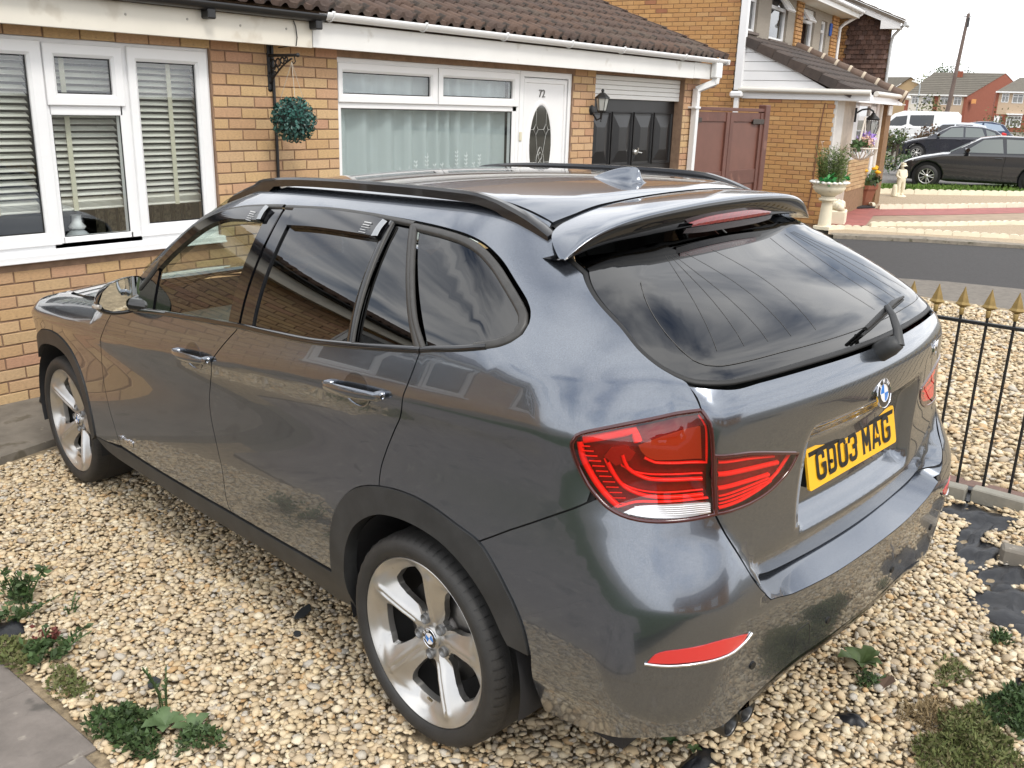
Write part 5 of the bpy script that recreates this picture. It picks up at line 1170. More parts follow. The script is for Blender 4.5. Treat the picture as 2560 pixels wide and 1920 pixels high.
CREAM = mat('old_fascia_cream', (.72, .68, .59), rough=.5, noise=.08, nscale=2.2, spots=[((.60, .55, .46), 3.5, .62)])
BLKPL = mat('black_plastic', (.012, .012, .013), rough=.35)
BLKDR = mat('garage_black', (.011, .011, .012), rough=.32, noise=.3, nscale=6, bump=.12, bscale=70)
IRON = mat('black_iron', (.010, .010, .010), rough=.5, noise=.3, nscale=30)
HGL = glass('house_glass', (.95, .97, .97), ior=1.5)
GASK = mat('glazing_gasket', (.01, .01, .01), rough=.6)
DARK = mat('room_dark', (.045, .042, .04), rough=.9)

def ring(b, o, i, y0, y1, slope=.018, back=None):
    """frame with mitred corners between outer rect o and inner rect i (x0,z0,x1,z1); face at y0, inner edge bevelled"""
    yb = back if back is not None else y1
    R_ = lambda r, d: [(r[0]-d, r[1]-d), (r[2]+d, r[1]-d), (r[2]+d, r[3]+d), (r[0]-d, r[3]+d)]
    L_ = [[(x, yb, z) for x, z in R_(o, 0)], [(x, y0+.004, z) for x, z in R_(o, 0)], [(x, y0, z) for x, z in R_(o, -.004)], [(x, y0, z) for x, z in R_(i, slope)], [(x, y0+.014, z) for x, z in R_(i, .002)], [(x, y1, z) for x, z in R_(i, 0)]]
    V = [p for l in L_ for p in l]; f = [(a*4+k, a*4+(k+1) % 4, (a+1)*4+(k+1) % 4, (a+1)*4+k) for a in range(len(L_)-1) for k in range(4)]
    b.add(V, f)
def pane(parent, r, y, m=None, gasket=True):
    b = MB(); b.box((r[0]-.004, y, r[1]-.004), (r[2]+.004, y+.006, r[3]+.004)); b.build('pane', m or HGL, parent)
    if gasket:
        g = MB(); ring(g, (r[0]-.001, r[1]-.001, r[2]+.001, r[3]+.001), (r[0]+.006, r[1]+.006, r[2]-.006, r[3]-.006), y-.003, y+.001, 0, y+.001); g.build('gasket', GASK, parent)

# ================================================================== BUNGALOW
WY = 4.263
HOUSE = empty('bungalow', (0, 0, 0), label='buff brick bungalow with white windows, door 72 and black garage door behind the car', cat='house')
Mh = frame_matrix((0, WY, 0), (1, 0, 0), (0, -1, 0))
W1 = (-1.05, .815, 1.288, 2.110); W2 = (2.412, .52, 4.70, 2.120); DR = (4.70, -.06, 5.545, 2.120); GA = (5.955, -.06, 7.865, 2.140)
WX = (-4.9, .80, -2.6, 2.11); WX2 = (-7.6, .80, -5.6, 2.11)
core = MB()
def wallbox(x0, z0, x1, z1): core.box((x0, WY+.001, z0), (x1, WY+.25, z1))
ops = sorted([W1, (W2[0], W2[1], W2[2], W2[3]), DR, GA, WX, WX2], key=lambda q: q[0]); xc_ = -9.0
for q in ops:
    if q[0] > xc_: wallbox(xc_, -.15, q[0], 2.5)
    if q[1] > 0: wallbox(q[0], -.15, q[2], q[1])
    wallbox(q[0], q[3], q[2], 2.5); xc_ = q[2]
wallbox(xc_, -.15, 8.25, 2.5); core.box((8.0, WY+.25, -.15), (8.25, 11.5, 2.5)); core.box((-9, 11.4, -.15), (8.25, 11.6, 2.5)); core.box((-9.2, WY+.25, -.15), (-9, 11.5, 2.5))
core.build('wall_core', MORT, HOUSE)
brickwork(HOUSE, Mh, -9.0, 8.25, -.067, 2.21, [W1, W2, DR, GA, WX, WX2], BUFF, proud=.008, limit=300, seed=3, shift=.06)
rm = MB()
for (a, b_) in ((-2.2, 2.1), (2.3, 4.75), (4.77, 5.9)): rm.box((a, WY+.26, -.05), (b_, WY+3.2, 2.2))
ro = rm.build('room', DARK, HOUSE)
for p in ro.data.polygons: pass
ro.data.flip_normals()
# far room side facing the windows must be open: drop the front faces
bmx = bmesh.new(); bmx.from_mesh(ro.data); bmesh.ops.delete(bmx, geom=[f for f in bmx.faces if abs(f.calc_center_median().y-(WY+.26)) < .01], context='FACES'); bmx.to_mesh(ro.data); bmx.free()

def window(name, outer, cells, transoms=(), y=WY+.02, sill=None, bars=()):
    b = MB(); ring(b, outer, (outer[0]+.045, outer[1]+.045, outer[2]-.045, outer[3]-.045), y, y+.07, .0)
    for r in bars: b.box((r[0], y+.003, r[1]), (r[2], y+.065, r[3]), .004)
    w = b.build(name, UPVC, HOUSE)
    for o, g, pr in cells:
        if o: s = MB(); ring(s, o, g, y-pr, y+.03, .020); so_ = s.build('sash', UPVC, w)
        pane(w, g, y+.012)
    return w
w1 = window('window', W1, [((.690, .885, 1.265, 2.088), (.758, .966, 1.180, 2.000), .018), ((.160, 1.722, .655, 2.080), (.232, 1.792, .582, 2.003), .018), (None, (.180, .922, .625, 1.667), 0), ((-.45, .885, .150, 2.088), (-.385, .962, .064, 2.002), .018), (None, (-1.0, .92, -.5, 2.05), 0)],
    bars=[(.622, .84, .702, 2.10), (.112, .84, .182, 2.10), (.17, 1.664, .64, 1.735), (.17, .84, .64, .924), (-.50, .84, -.44, 2.09), (-1.02, .818, 1.27, .892), (.105, .812, .71, .86)])
ssl = MB(); ssl.box((W1[0]-.02, WY-.055, .803), (W1[2]+.012, WY+.03, .848), .008); ssl.box((W1[0]-.02, WY-.062, .800), (W1[2]+.012, WY-.045, .812), .003); ssl.build('window_sill', UPVC, HOUSE)
w2 = window('window', W2, [((2.424, 1.784, 3.545, 2.082), (2.482, 1.850, 3.466, 2.010), .018), ((3.555, 1.784, 4.668, 2.090), (3.628, 1.857, 4.588, 2.013), .018), (None, (2.440, .60, 4.600, 1.738), 0)], bars=[(2.42, 1.738, 4.69, 1.79), (4.60, .55, 4.69, 2.1)])
for wx in (WX, WX2): window('window', wx, [((wx[0]+.03, .86, wx[0]+.75, 2.08), (wx[0]+.1, .95, wx[0]+.68, 2.0), .018), ((wx[2]-.75, .86, wx[2]-.03, 2.08), (wx[2]-.68, .95, wx[2]-.1, 2.0), .018), (None, (wx[0]+.80, .93, wx[2]-.80, 1.65), 0), ((wx[0]+.78, 1.7, wx[2]-.78, 2.08), (wx[0]+.86, 1.78, wx[2]-.86, 2.0), .018)], bars=[(wx[0]+.75, .86, wx[0]+.80, 2.09), (wx[2]-.80, .86, wx[2]-.75, 2.09), (wx[0]+.78, 1.65, wx[2]-.78, 1.7)])
for wx in (WX, WX2): b = MB(); b.box((wx[0]-.03, WY-.055, .79), (wx[2]+.03, WY+.03, .835), .008); b.build('window_sill', UPVC, HOUSE)
# front door
dj = MB(); ring(dj, DR, (DR[0]+.058, DR[1], DR[2]-.055, DR[3]-.055), WY+.015, WY+.09, .0); dj.build('door_frame', UPVC, HOUSE)
dl_ = MB(); X0, X1, ZT = 4.760, 5.488, 2.060
dl_.box((X0, WY+.034, -.05), (X1, WY+.08, ZT), .004); door = dl_.build('front_door', UPVC, HOUSE)
mo = MB(); ring(mo, (X0+.01, .0, X1-.01, ZT-.01), (X0+.055, .05, X1-.055, ZT-.055), WY+.022, WY+.034, .01); mo.build('door_moulding', UPVC, door)
# oval light
def ellipse(cx, cz, rx, rz, n=40): return [(cx+rx*math.cos(t), cz+rz*math.sin(t)) for t in np.linspace(0, 2*PI, n+1)[:-1]]
OCX, OCZ, ORX, ORZ = 5.068, 1.42, .178, .385
ov = MB(); O1, O2, O3 = ellipse(OCX, OCZ, ORX+.05, ORZ+.05), ellipse(OCX, OCZ, ORX+.025, ORZ+.025), ellipse(OCX, OCZ, ORX, ORZ); n = 40
ov.add([(x, WY+.034, z) for x, z in O1]+[(x, WY+.018, z) for x, z in O2]+[(x, WY+.030, z) for x, z in O3], [(a*n+k, a*n+(k+1) % n, (a+1)*n+(k+1) % n, (a+1)*n+k) for a in (0, 1) for k in range(n)], True); ov.build('oval_surround', UPVC, door)
og = MB(); og.add([(x, WY+.031, z) for x, z in O3], [tuple(range(n))]); og.build('oval_glass', mat('door_glass_dark', (.035, .034, .028), rough=.06, coat=1, noise=.4, nscale=9), door)
LEAD = mat('lead_came', (.42, .42, .40), rough=.4, metal=.4); le = MB()
yl = WY+.028
for ox in (-.082, .082):
    c_ = (OCX+ox, OCZ+.15)
    le.tube([(c_[0]-.038, yl, c_[1]), (c_[0], yl, c_[1]+.055), (c_[0]+.038, yl, c_[1]), (c_[0], yl, c_[1]-.055), (c_[0]-.038, yl, c_[1])], .0045, 5)
    le.tube([(c_[0], yl, c_[1]+.055), (c_[0], yl, c_[1]+.19)], .003, 5); le.tube([(c_[0], yl, c_[1]-.055), (OCX+ox*.5, yl, OCZ-.10)], .003, 5)
le.tube([(OCX-.17, yl, OCZ+.15), (OCX-.12, yl, OCZ+.15)], .003, 5); le.tube([(OCX-.044, yl, OCZ+.15), (OCX+.044, yl, OCZ+.15)], .003, 5); le.tube([(OCX+.12, yl, OCZ+.15), (OCX+.17, yl, OCZ+.15)], .003, 5)
for s in (-1, 1):
    le.tube([(OCX+s*.008+s*.055*math.sin(t*PI), yl, OCZ-.02-.27*t) for t in np.linspace(0, 1, 12)], .0045, 5); le.tube([(OCX+s*.03*math.sin(t*2*PI), yl, OCZ-.07-.17*t) for t in np.linspace(0, 1, 14)], .0035, 5)
    le.tube([(OCX+s*.06, yl, OCZ-.17), (OCX+s*.16, yl, OCZ-.17)], .003, 5)
le.build('leading', LEAD, door)
me = text_mesh('72', .105, .003); me.transform(Matrix.Translation((5.068, WY+.029, 1.912)) @ Matrix.Rotation(PI/2, 4, 'X')); link('house_number', me, mat('number_grey', (.14, .14, .13), rough=.4, metal=.4), door)
b = MB(); b.box((4.700, WY+.003, 1.462), (4.738, WY+.016, 1.55), .005); b.build('door_bell', mat('bell_cream', (.62, .58, .44), rough=.4), HOUSE)
b = MB(); b.box((4.772, WY+.02, .98), (4.80, WY+.034, 1.21), .004); b.tube([(4.786, WY+.0, 1.08), (4.786, WY-.02, 1.08), (4.90, WY-.02, 1.08)], .010, 8); b.build('door_handle', mat('brass', (.5, .36, .12), rough=.3, metal=.9), door)
# garage: white boarded head, black panelled door
for k in range(5):
    b = MB(); z0 = 1.893+k*.0495; b.box((5.958, WY+.055, z0), (7.862, WY+.075, z0+.0465), .004); b.build('head_board', UPVC_O, HOUSE)
gd = MB(); gd.box((5.96, WY+.115, -.05), (7.86, WY+.15, 1.892)); gdo = gd.build('garage_door', BLKDR, HOUSE)
for k in range(4):
    x0 = 6.045+k*.455
    for (z0, z1) in ((1.18, 1.74), (.30, .98)):
        p = MB(); ring(p, (x0-.018, z0-.018, x0+.385+.018, z1+.018), (x0, z0, x0+.385, z1), WY+.100, WY+.116, .008); xm, zm = x0+.1925, (z0+z1)/2
        q = [(x0+.02, z0+.02), (x0+.365, z0+.02), (x0+.365, z1-.02), (x0+.02, z1-.02)]; r_ = [(x0+.11, z0+.15), (x0+.275, z0+.15), (x0+.275, z1-.15), (x0+.11, z1-.15)]
        p.add([(a, WY+.114, c) for a, c in q]+[(a, WY+.088, c) for a, c in r_], [(0, 1, 5, 4), (1, 2, 6, 5), (2, 3, 7, 6), (3, 0, 4, 7), (4, 5, 6, 7)]); p.build('door_panel', BLKDR, gdo)
b = MB(); b.lathe([(.001, -.05), (.028, -.05), (.034, -.02), (.034, 0)], 14, (6.98, WY+.115, 1.31), axis='y'); b.tube([(6.98, WY+.06, 1.31), (6.98, WY+.05, 1.36)], .012, 8); b.tube([(6.98, WY+.055, 1.31), (7.06, WY+.05, 1.30)], .010, 8); b.build('garage_handle', mat('satin_silver', (.6, .6, .58), rough=.3, metal=.9), gdo)
# fascia and soffit
FY = 4.08
b = MB(); b.box((-9.2, FY, 2.155), (2.03, FY+.02, 2.335), .003); b.build('fascia_board', CREAM, HOUSE)
b = MB(); b.box((2.034, FY-.004, 2.160), (7.735, FY+.018, 2.340), .003); b.build('fascia_board', UPVC_O, HOUSE)
b = MB(); b.box((7.737, FY-.006, 2.165), (8.16, FY+.018, 2.345), .003); b.build('fascia_board', UPVC_O, HOUSE)
b = MB(); b.box((-9.2, FY+.021, 2.172), (8.24, WY+.02, 2.19)); b.build('soffit', CREAM, HOUSE)
NAIL = mat('nail_head', (.42, .40, .36), rough=.4, metal=.5);
for x, z in ((.085, 2.30), (.60, 2.263), (1.02, 2.270), (1.42, 2.262), (1.80, 2.27), (-.5, 2.29)):
    b = MB(); b.lathe([(.001, -.004), (.007, -.003), (.008, 0)], 10, (x, FY, z), axis='y'); b.build('nail_head', NAIL, HOUSE)
# gutters
def gutter(x0, x1, zt, m, r=.052):
    b = MB(); n = 12; V = []
    for x in (x0, x1):
        for k in range(n+1): a = PI+PI*k/n; V.append((x, 4.025+r*math.cos(a), zt+r*math.sin(a)))
        for k in range(n, -1, -1): a = PI+PI*k/n; V.append((x, 4.025+(r-.005)*math.cos(a), zt+(r-.005)*math.sin(a)))
    k = 2*(n+1); b.add(V, [(i, (i+1) % k, k+(i+1) % k, k+i)[::-1] for i in range(k)], True); b.add(V[:k], [tuple(range(k))]); b.add(V[k:], [tuple(range(k))[::-1]]); return b.build('gutter', m, HOUSE)
gutter(-9.2, 2.085, 2.385, BLKPL); gw = gutter(2.095, 8.42, 2.402, UPVC)
for x in (2.15, 3.11, 4.13, 5.12, 6.05, 7.35, 8.16):
    b = MB(); b.tube([(x, 4.025+.058*math.cos(a), 2.402+.058*math.sin(a)) for a in np.linspace(PI*.98, 2*PI, 12)], .006, 5); b.box((x-.016, 3.972, 2.395), (x+.016, 3.982, 2.412), .003); b.build('gutter_clip', UPVC, HOUSE)
for x in (1.15, 2.03):
    b = MB(); b.box((x-.03, 3.99, 2.28), (x+.03, 4.08, 2.345), .008); b.build('gutter_bracket', BLKPL, HOUSE)
b = MB(); b.lathe([(.062, -.03), (.062, .03)], 16, (8.40, 4.025, 2.398), axis='x', a0=PI, a1=2*PI); b.box((8.41, 3.972, 2.345), (8.44, 4.08, 2.405), .006); b.build('gutter_stop', UPVC, HOUSE)
DPW = mat('downpipe_white', (.77, .775, .77), rough=.3)
b = MB(); b.box((8.13, 3.985, 2.18), (8.29, 4.065, 2.36), .01)
def sqpipe(b, pts, w=.034):
    P = [np.array(p) for p in pts]
    for i in range(len(P)-1):
        d = P[i+1]-P[i]; L_ = np.linalg.norm(d); d = d/L_; s = np.array((1, 0, 0)) if abs(d[0]) < .9 else np.array((0, 0, 1)); s = s-d*(s@d); s /= np.linalg.norm(s); t = np.cross(d, s); c = [P[i]-d*.012+s*w*a+t*w*q for a, q in ((-1, -1), (1, -1), (1, 1), (-1, 1))]; e_ = [p+d*(L_+.024) for p in c]
        b.add(c+e_, [(0, 3, 2, 1), (4, 5, 6, 7), (0, 1, 5, 4), (1, 2, 6, 5), (2, 3, 7, 6), (3, 0, 4, 7)])
sqpipe(b, [(8.21, 4.025, 2.2), (8.20, 4.03, 2.13), (8.07, 4.20, 2.04), (8.07, 4.205, .0)], .036); b.build('downpipe', DPW, HOUSE, bevel=.006)
for z in (1.83,): b = MB(); b.box((7.98, 4.15, z-.012), (8.12, 4.262, z+.012), .003); b.build('pipe_clip', DPW, HOUSE)
# roof: double roman tiles laid in courses
RTILE = mat('brown_roof_tile', (.10, .066, .05), rough=.9, cols=[(.095, .064, .05), (.115, .074, .055), (.085, .06, .05), (.125, .078, .056), (.10, .068, .055), (.11, .082, .064)], noise=.4, nscale=6, bump=.8, bscale=55, spots=[((.30, .28, .24), 26, .70), ((.045, .036, .03), 9, .60)])
def tile_mesh(w=.28, L_=.40, rise=.035, rolls=2, seed=0):
    rs = np.random.RandomState(seed); prof = []
    for q in range(rolls):
        b0 = q*w/rolls; W_ = w/rolls
        for t, h in ((0, .0), (.10, .1), (.18, .62), (.27, .95), (.36, 1), (.45, .8), (.54, .32), (.62, .04), (.8, 0)): prof.append((b0+t*W_, h*rise))
    prof.append((w, 0)); V = []; k = len(prof)
    for (y, lift) in ((0, .020), (L_, .0)):
        for x, h in prof: V.append((x, y, h+lift+.018+rs.uniform(-.001, .001)))
    for x, h in prof: V.append((x, 0, h*.82+.002))
    f = [(i, i+1, k+i+1, k+i) for i in range(k-1)]+[(2*k+i, 2*k+i+1, i+1, i) for i in range(k-1)]
    f += [(2*k, 0, k), (k-1, 3*k-1, 2*k-1)]
    me = bpy.data.meshes.new('roof_tile'); me.from_pydata(V, [], f); me.polygons.foreach_set('use_smooth', [i < k-1 for i in range(len(f))]); me.update(); return me
def tiled_roof(parent, Mr, x0, cols, rows, w, gauge, m, limit=300, rolls=2, keep=None, Mw=None, rise=.035, seed=0):
    """Mr: roof frame (x along eaves, y up the slope, z out of the slope)"""
    ms = [tile_mesh(w, gauge+.075, rise, rolls, seed+q) for q in range(3)]
    for q in ms: q.materials.append(m)
    Mw = Mw or Mr; P = []
    for r in range(rows):
        for c in range(cols):
            x = x0+c*w
            if keep and not keep(x+w/2, r*gauge+gauge/2): continue
            P.append((x, r*gauge, (r, c)))
    A = np.array([tuple(Mw @ Vector((x+w/2, y+.1, .03))) for x, y, _ in P]); u, v, z = to_px(A); ok = (u > -80) & (u < 2640) & (v > -50) & (v < 1950) & (z > 0)
    sc = np.where(ok, 1/np.maximum(z, .1), -1); od = np.argsort(-sc); pick = set(od[:limit][sc[od[:limit]] > 0].tolist()); rest = MB(); rr = random.Random(seed)
    for i, (x, y, _) in enumerate(P):
        me = ms[rr.randrange(3)]; T_ = Mr @ Matrix.Translation((x, y+rr.uniform(-.006, .006), rr.uniform(-.002, .003))) @ Matrix.Rotation(rr.uniform(-.006, .006), 4, 'Z')
        if i in pick:
            o = bpy.data.objects.new('roof_tile', me); COL.objects.link(o); o.parent = parent; o.matrix_local = T_
        else: rest.add([tuple(T_ @ p.co) for p in me.vertices], [tuple(q.vertices) for q in me.polygons], True)
    if rest.v: tag(rest.build('roof_tiles', m, parent), kind='stuff')
def roof_frame(o, ex, up):
    ex = Vector(ex).normalized(); up = Vector(up).normalized(); n = ex.cross(up); return Matrix(((ex.x, up.x, n.x, o[0]), (ex.y, up.y, n.y, o[1]), (ex.z, up.z, n.z, o[2]), (0, 0, 0, 1)))
PIT = math.atan(.364); Mr = roof_frame((0, 4.03, 2.405), (1, 0, 0), (0, math.cos(PIT), math.sin(PIT)))
tiled_roof(HOUSE, Mr, 8.43-.28*62, 62, 13, .28, .322, RTILE, seed=4)
dk = MB(); dk.add([(-9.2, 4.07, 2.40), (8.40, 4.07, 2.40), (8.40, 8.3, 3.94), (-9.2, 8.3, 3.94), (8.40, 12.2, 2.4), (-9.2, 12.2, 2.4)], [(0, 1, 2, 3), (3, 2, 4, 5)]); dk.add([(8.38, 4.07, 2.40), (8.38, 12.2, 2.4), (8.38, 8.3, 3.93)], [(0, 1, 2)]); dk.build('roof_deck', MORT2, HOUSE)
for r in range(13):
    y0 = 4.03+r*.322*math.cos(PIT); z0 = 2.435+r*.322*math.sin(PIT); b = MB(); d = (math.cos(PIT), math.sin(PIT));
    b.add([(x, y0+a*d[0]-c*d[1], z0+a*d[1]+c*d[0]) for x in (8.425, 8.452) for a, c in ((-.02, -.03), (.36, -.045), (.36, .028), (-.02, .048))], [(0, 1, 2, 3), (7, 6, 5, 4), (0, 4, 5, 1), (1, 5, 6, 2), (2, 6, 7, 3), (3, 7, 4, 0)]); b.build('verge_cap', RTILE, HOUSE)

# blinds behind the left window, one per light
SLATM = mat('blind_slat_cream', (.80, .78, .70), rough=.45); TAPE = mat('blind_tape', (.58, .55, .42), rough=.8)
for (x0, x1, lab, tp) in ((-.43, .098, 'cream venetian blind in the left light of the left window', -.155), (.13, .65, 'cream venetian blind in the middle light of the left window', .325), (.71, 1.235, 'cream venetian blind in the right light of the left window', 1.045)):
    bl = empty('venetian_blind', (x0, WY+.16, 1.09), label=lab, cat='blind', group='blinds behind the left window')
    sl = MB(); a = math.radians(36); sl.box((0, -.024, -.0015), (x1-x0, .024, .0015)); me = sl.mesh('slat'); me.materials.append(SLATM); me.transform(Matrix.Rotation(a*.8, 4, 'X'))
    for k in range(24):
        z = .045+k*.0405
        if z+1.09 > 2.03: break
        o = bpy.data.objects.new('slat', me); COL.objects.link(o); o.parent = bl; o.location = (0, 0, z)
    b = MB()
    for k in range(5): b.box((0, -.025, .002+k*.008), (x1-x0, .025, .005+k*.008))
    b.box((0, -.026, -.018), (x1-x0, .026, -.002), .004); b.build('bottom_rail', SLATM, bl)
    b = MB(); b.box((tp-x0-.016, -.030, -.02), (tp-x0+.016, -.028, .95)); b.build('ladder_tape', TAPE, bl)
b = MB(); b.lathe([(.001, 0), (.06, 0), (.075, .02), (.07, .05), (.035, .085), (.001, .086)], 18, (.35, WY+.20, .86)); lamp_t = b.build('oil_lamp', mat('lamp_glass_pale', (.45, .47, .48), rough=.15)); tag(lamp_t, 'pale glass oil lamp on the sill inside the left window', 'lamp')
b = MB(); b.lathe([(.045, .086), (.055, .10), (.03, .13), (.028, .17), (.034, .175)], 16, (.35, WY+.20, .86)); b.build('lamp_shade', mat('lamp_white', (.72, .72, .71), rough=.4), lamp_t)
b = MB(); b.box((-1.0, WY+.55, .0), (.55, WY+1.4, .98), .15); tag(b.build('car_reflection', mat('reflection_slate', (.06, .065, .085), rough=.9)), 'dark slate block inside the left window standing in for the mirrored car', 'car_reflection')  # dark box added in place of the car's reflection in the pane
b = MB()
for k in range(9): b.add([(.62+k*.085+q*.0425, WY+.50+(.02 if q else -.02), z) for z in (.3, 1.15) for q in (0, 1, 2)], [(0, 1, 4, 3), (1, 2, 5, 4)])
tag(b.build('curtain', mat('patterned_curtain', (.25, .22, .15), rough=.9, noise=.9, nscale=35)), 'patterned olive curtain inside the right part of the left window', 'curtain')
# net curtains
NET = mat('net_curtain', (.52, .58, .58), rough=.9); NET.node_tree.nodes['Principled BSDF'].inputs['Alpha'].default_value = .86
def net(x0, x1, z0, z1, y, lab, seed, amp=.034):
    r = np.random.RandomState(seed); b = MB(); xs = np.arange(x0, x1, .012); ph = np.cumsum(r.uniform(.22, .62, len(xs))*(.6+.6*np.sin(xs*2.1)**2)); V = []
    for z, s in ((z1, .6), ((z0+z1)/2, 1), (z0, 1.15)):
        for x, p in zip(xs, ph): V.append((x+.004*math.sin(p*1.3), y+amp*s*math.sin(p), z))
    n = len(xs); b.add(V, [(a*n+i, a*n+i+1, (a+1)*n+i+1, (a+1)*n+i) for a in (0, 1) for i in range(n-1)], True); o = b.build('net_curtain', NET); tag(o, lab, 'curtain', 'net curtains'); return o
nc = net(2.43, 4.62, .60, 2.08, WY+.14, 'pale net curtain in folds behind the window beside the door', 5)
em = MB(); r = random.Random(4)
for k in range(11):
    x = 3.18+k*.105+r.uniform(-.02, .02); h = r.uniform(.08, .24); zb_ = 1.16
    em.tube([(x, WY+.105, zb_), (x+.01, WY+.105, zb_+h)], .003, 4)
    for q in range(int(h/.035)):
        for s in (-1, 1): z = zb_+.02+q*.035; em.add([(x, WY+.104, z), (x+s*.020, WY+.104, z+.012), (x+s*.024, WY+.104, z+.026), (x+s*.006, WY+.104, z+.014)], [(0, 1, 2, 3)])
em.build('embroidery', mat('embroidery_white', (.8, .82, .82), rough=.8), nc)

# wall lantern between door and garage
def lantern(parent_loc, name, label, s=1.0, style=0, rz=0):
    t = empty(name, parent_loc, rz, label, 'lantern')
    if style == 0:
        b = MB(); b.lathe([(.001, -.012), (.045*s, -.012), (.055*s, 0)], 16, (0, 0, -.02), axis='y'); b.build('back_plate', IRON, t)
        b = MB(); b.tube([(0, 0, -.03), (0, -.07, -.12), (0, -.12, -.10), (0, -.13, -.03)], .010, 8); b.build('arm', IRON, t)
        c = (0, -.13, 0); b = MB(); b.lathe([(.001, .20), (.012, .195), (.018, .175), (.008, .165), (.03, .155), (.045, .14), (.075, .115), (.08, .105), (.066, .10)], 6, c, smooth=False); b.lathe([(.034, -.045), (.046, -.03), (.048, -.02), (.034, -.02)], 6, c, smooth=False)
        for k in range(6): a = PI*k/3; b.tube([(c[0]+.046*math.cos(a), c[1]+.046*math.sin(a), -.025), (c[0]+.070*math.cos(a), c[1]+.070*math.sin(a), .103)], .0035, 5)
        b.tube([(0, -.13, -.045), (0, -.13, -.10), (0, -.125, -.125)], [.014, .007, .004], 8); b.lathe([(.001, -.012), (.012, -.006), (.001, .004)], 8, (0, -.125, -.125)); b.build('lantern_cage', IRON, t)
        b = MB(); b.lathe([(.043, -.022), (.066, .10)], 6, c, smooth=False); b.build('lantern_glass', mat('lantern_glass', (.42, .43, .41), rough=.12, coat=.5), t)
    return t
lantern((5.90, WY-.005, 1.79), 'wall_lantern', 'black hexagonal wall lantern between the front door and garage')
# hanging basket bracket, topiary ball, black pipe
br = empty('wall_bracket', (1.77, WY, 0), label='black scrolled iron hanging bracket on the brick wall', cat='bracket')
b = MB(); b.box((-.017, -.014, 1.865), (.017, 0, 2.165), .003); b.lathe([(.001, -.006), (.02, -.004), (.02, .004)], 10, (0, -.008, 1.862), axis='y'); b.build('back_bar', IRON, br)
b = MB(); b.box((-.010, -.335, 2.082), (.010, 0, 2.102), .003); b.lathe([(.001, -.35), (.014, -.345), (.014, -.33)], 8, (0, 0, 2.092), axis='y'); b.build('arm', IRON, br)
b = MB(); b.tube([(0, -.01+-.26*t, 1.90+.17*t+.02*math.sin(t*PI)) for t in np.linspace(0, 1, 8)], .007, 6)
for (cy, cz, r_) in ((-.055, 2.035, .030), (-.115, 2.045, .026), (-.165, 2.058, .02), (-.045, 1.965, .024), (-.095, 1.995, .022), (-.21, 2.066, .014)): b.tube([(0, cy+r_*math.cos(a), cz+r_*math.sin(a)) for a in np.linspace(0, 2*PI*.93, 13)], .006, 5)
b.build('scroll_work', IRON, br)
b = MB(); b.tube([(0, -.30, 2.085), (0, -.31, 2.05), (0, -.29, 2.035), (0, -.275, 2.05)], .004, 6); b.build('hook', IRON, br)
def leafball(name, c, R_, n, m, label, cat, seed, leaf=.032):
    t = empty(name, c, label=label, cat=cat); r = np.random.RandomState(seed); b = MB()
    for i in range(n):
        ph = math.acos(1-2*(i+.5)/n); th = PI*(1+5**.5)*i; d = np.array((math.sin(ph)*math.cos(th), math.sin(ph)*math.sin(th), math.cos(ph))); p = d*R_*(r.uniform(.80, 1.0)); q = r.normal(0, 1, 3); q -= d*(q@d); q /= np.linalg.norm(q); w = np.cross(d, q); tip = d*.55+q*.8; tip /= np.linalg.norm(tip); L_ = leaf*r.uniform(.7, 1.2)
        a = p; e_ = p+tip*L_; mid = p+tip*L_*.55+d*L_*.12; b.add([a, mid+w*L_*.33, e_, mid-w*L_*.33], [(0, 1, 2), (0, 2, 3)])
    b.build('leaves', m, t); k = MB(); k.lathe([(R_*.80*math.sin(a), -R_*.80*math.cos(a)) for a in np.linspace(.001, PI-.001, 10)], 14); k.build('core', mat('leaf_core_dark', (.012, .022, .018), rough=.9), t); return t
BOXL = mat('artificial_box_leaf', (.018, .075, .062), rough=.42, cols=[(.012, .05, .042), (.02, .085, .07), (.03, .12, .10), (.015, .06, .05), (.045, .15, .12)])
bc_ = (1.745, WY-.30, 1.655); tb = leafball('topiary_ball', bc_, .150, 900, BOXL, 'green artificial topiary ball hanging from the iron bracket', 'topiary', 3)
b = MB();
for a in (0, 2.1, 4.2): b.tube([(.09*math.cos(a), .09*math.sin(a), .15), (0, 0, .39)], .0018, 4)
b.build('hanging_chain', mat('chain_pale', (.5, .46, .38), rough=.5), tb)
b = MB(); b.tube([(1.79, WY-.02, 2.17), (1.80, WY-.02, 1.5), (1.80, WY-.02, -.06)], .012, 8); tag(b.build('cable_pipe', BLKPL), 'thin black pipe running down the wall behind the topiary ball', 'pipe')
b = MB(); b.tube([(1.86, FY-.006, 2.33), (1.875, FY-.012, 2.29), (1.885, FY-.010, 2.22), (1.88, FY-.004, 2.165), (1.85, WY-.02, 2.15)], .004, 6); tag(b.build('cable', BLKPL), 'short black cable over the cream fascia above the bracket', 'cable')
b = MB(); b.lathe([(.001, 0), (.05, .002), (.075, .03), (.06, .085), (.03, .11), (.001, .112)], 9, (-.10, 4.10, -.075)); tag(b.build('rubble', mat('black_rubble', (.02, .02, .02), rough=.9, bump=1, bscale=50)), 'small heap of black rubble against the wall beside the front wheel', 'rubble')

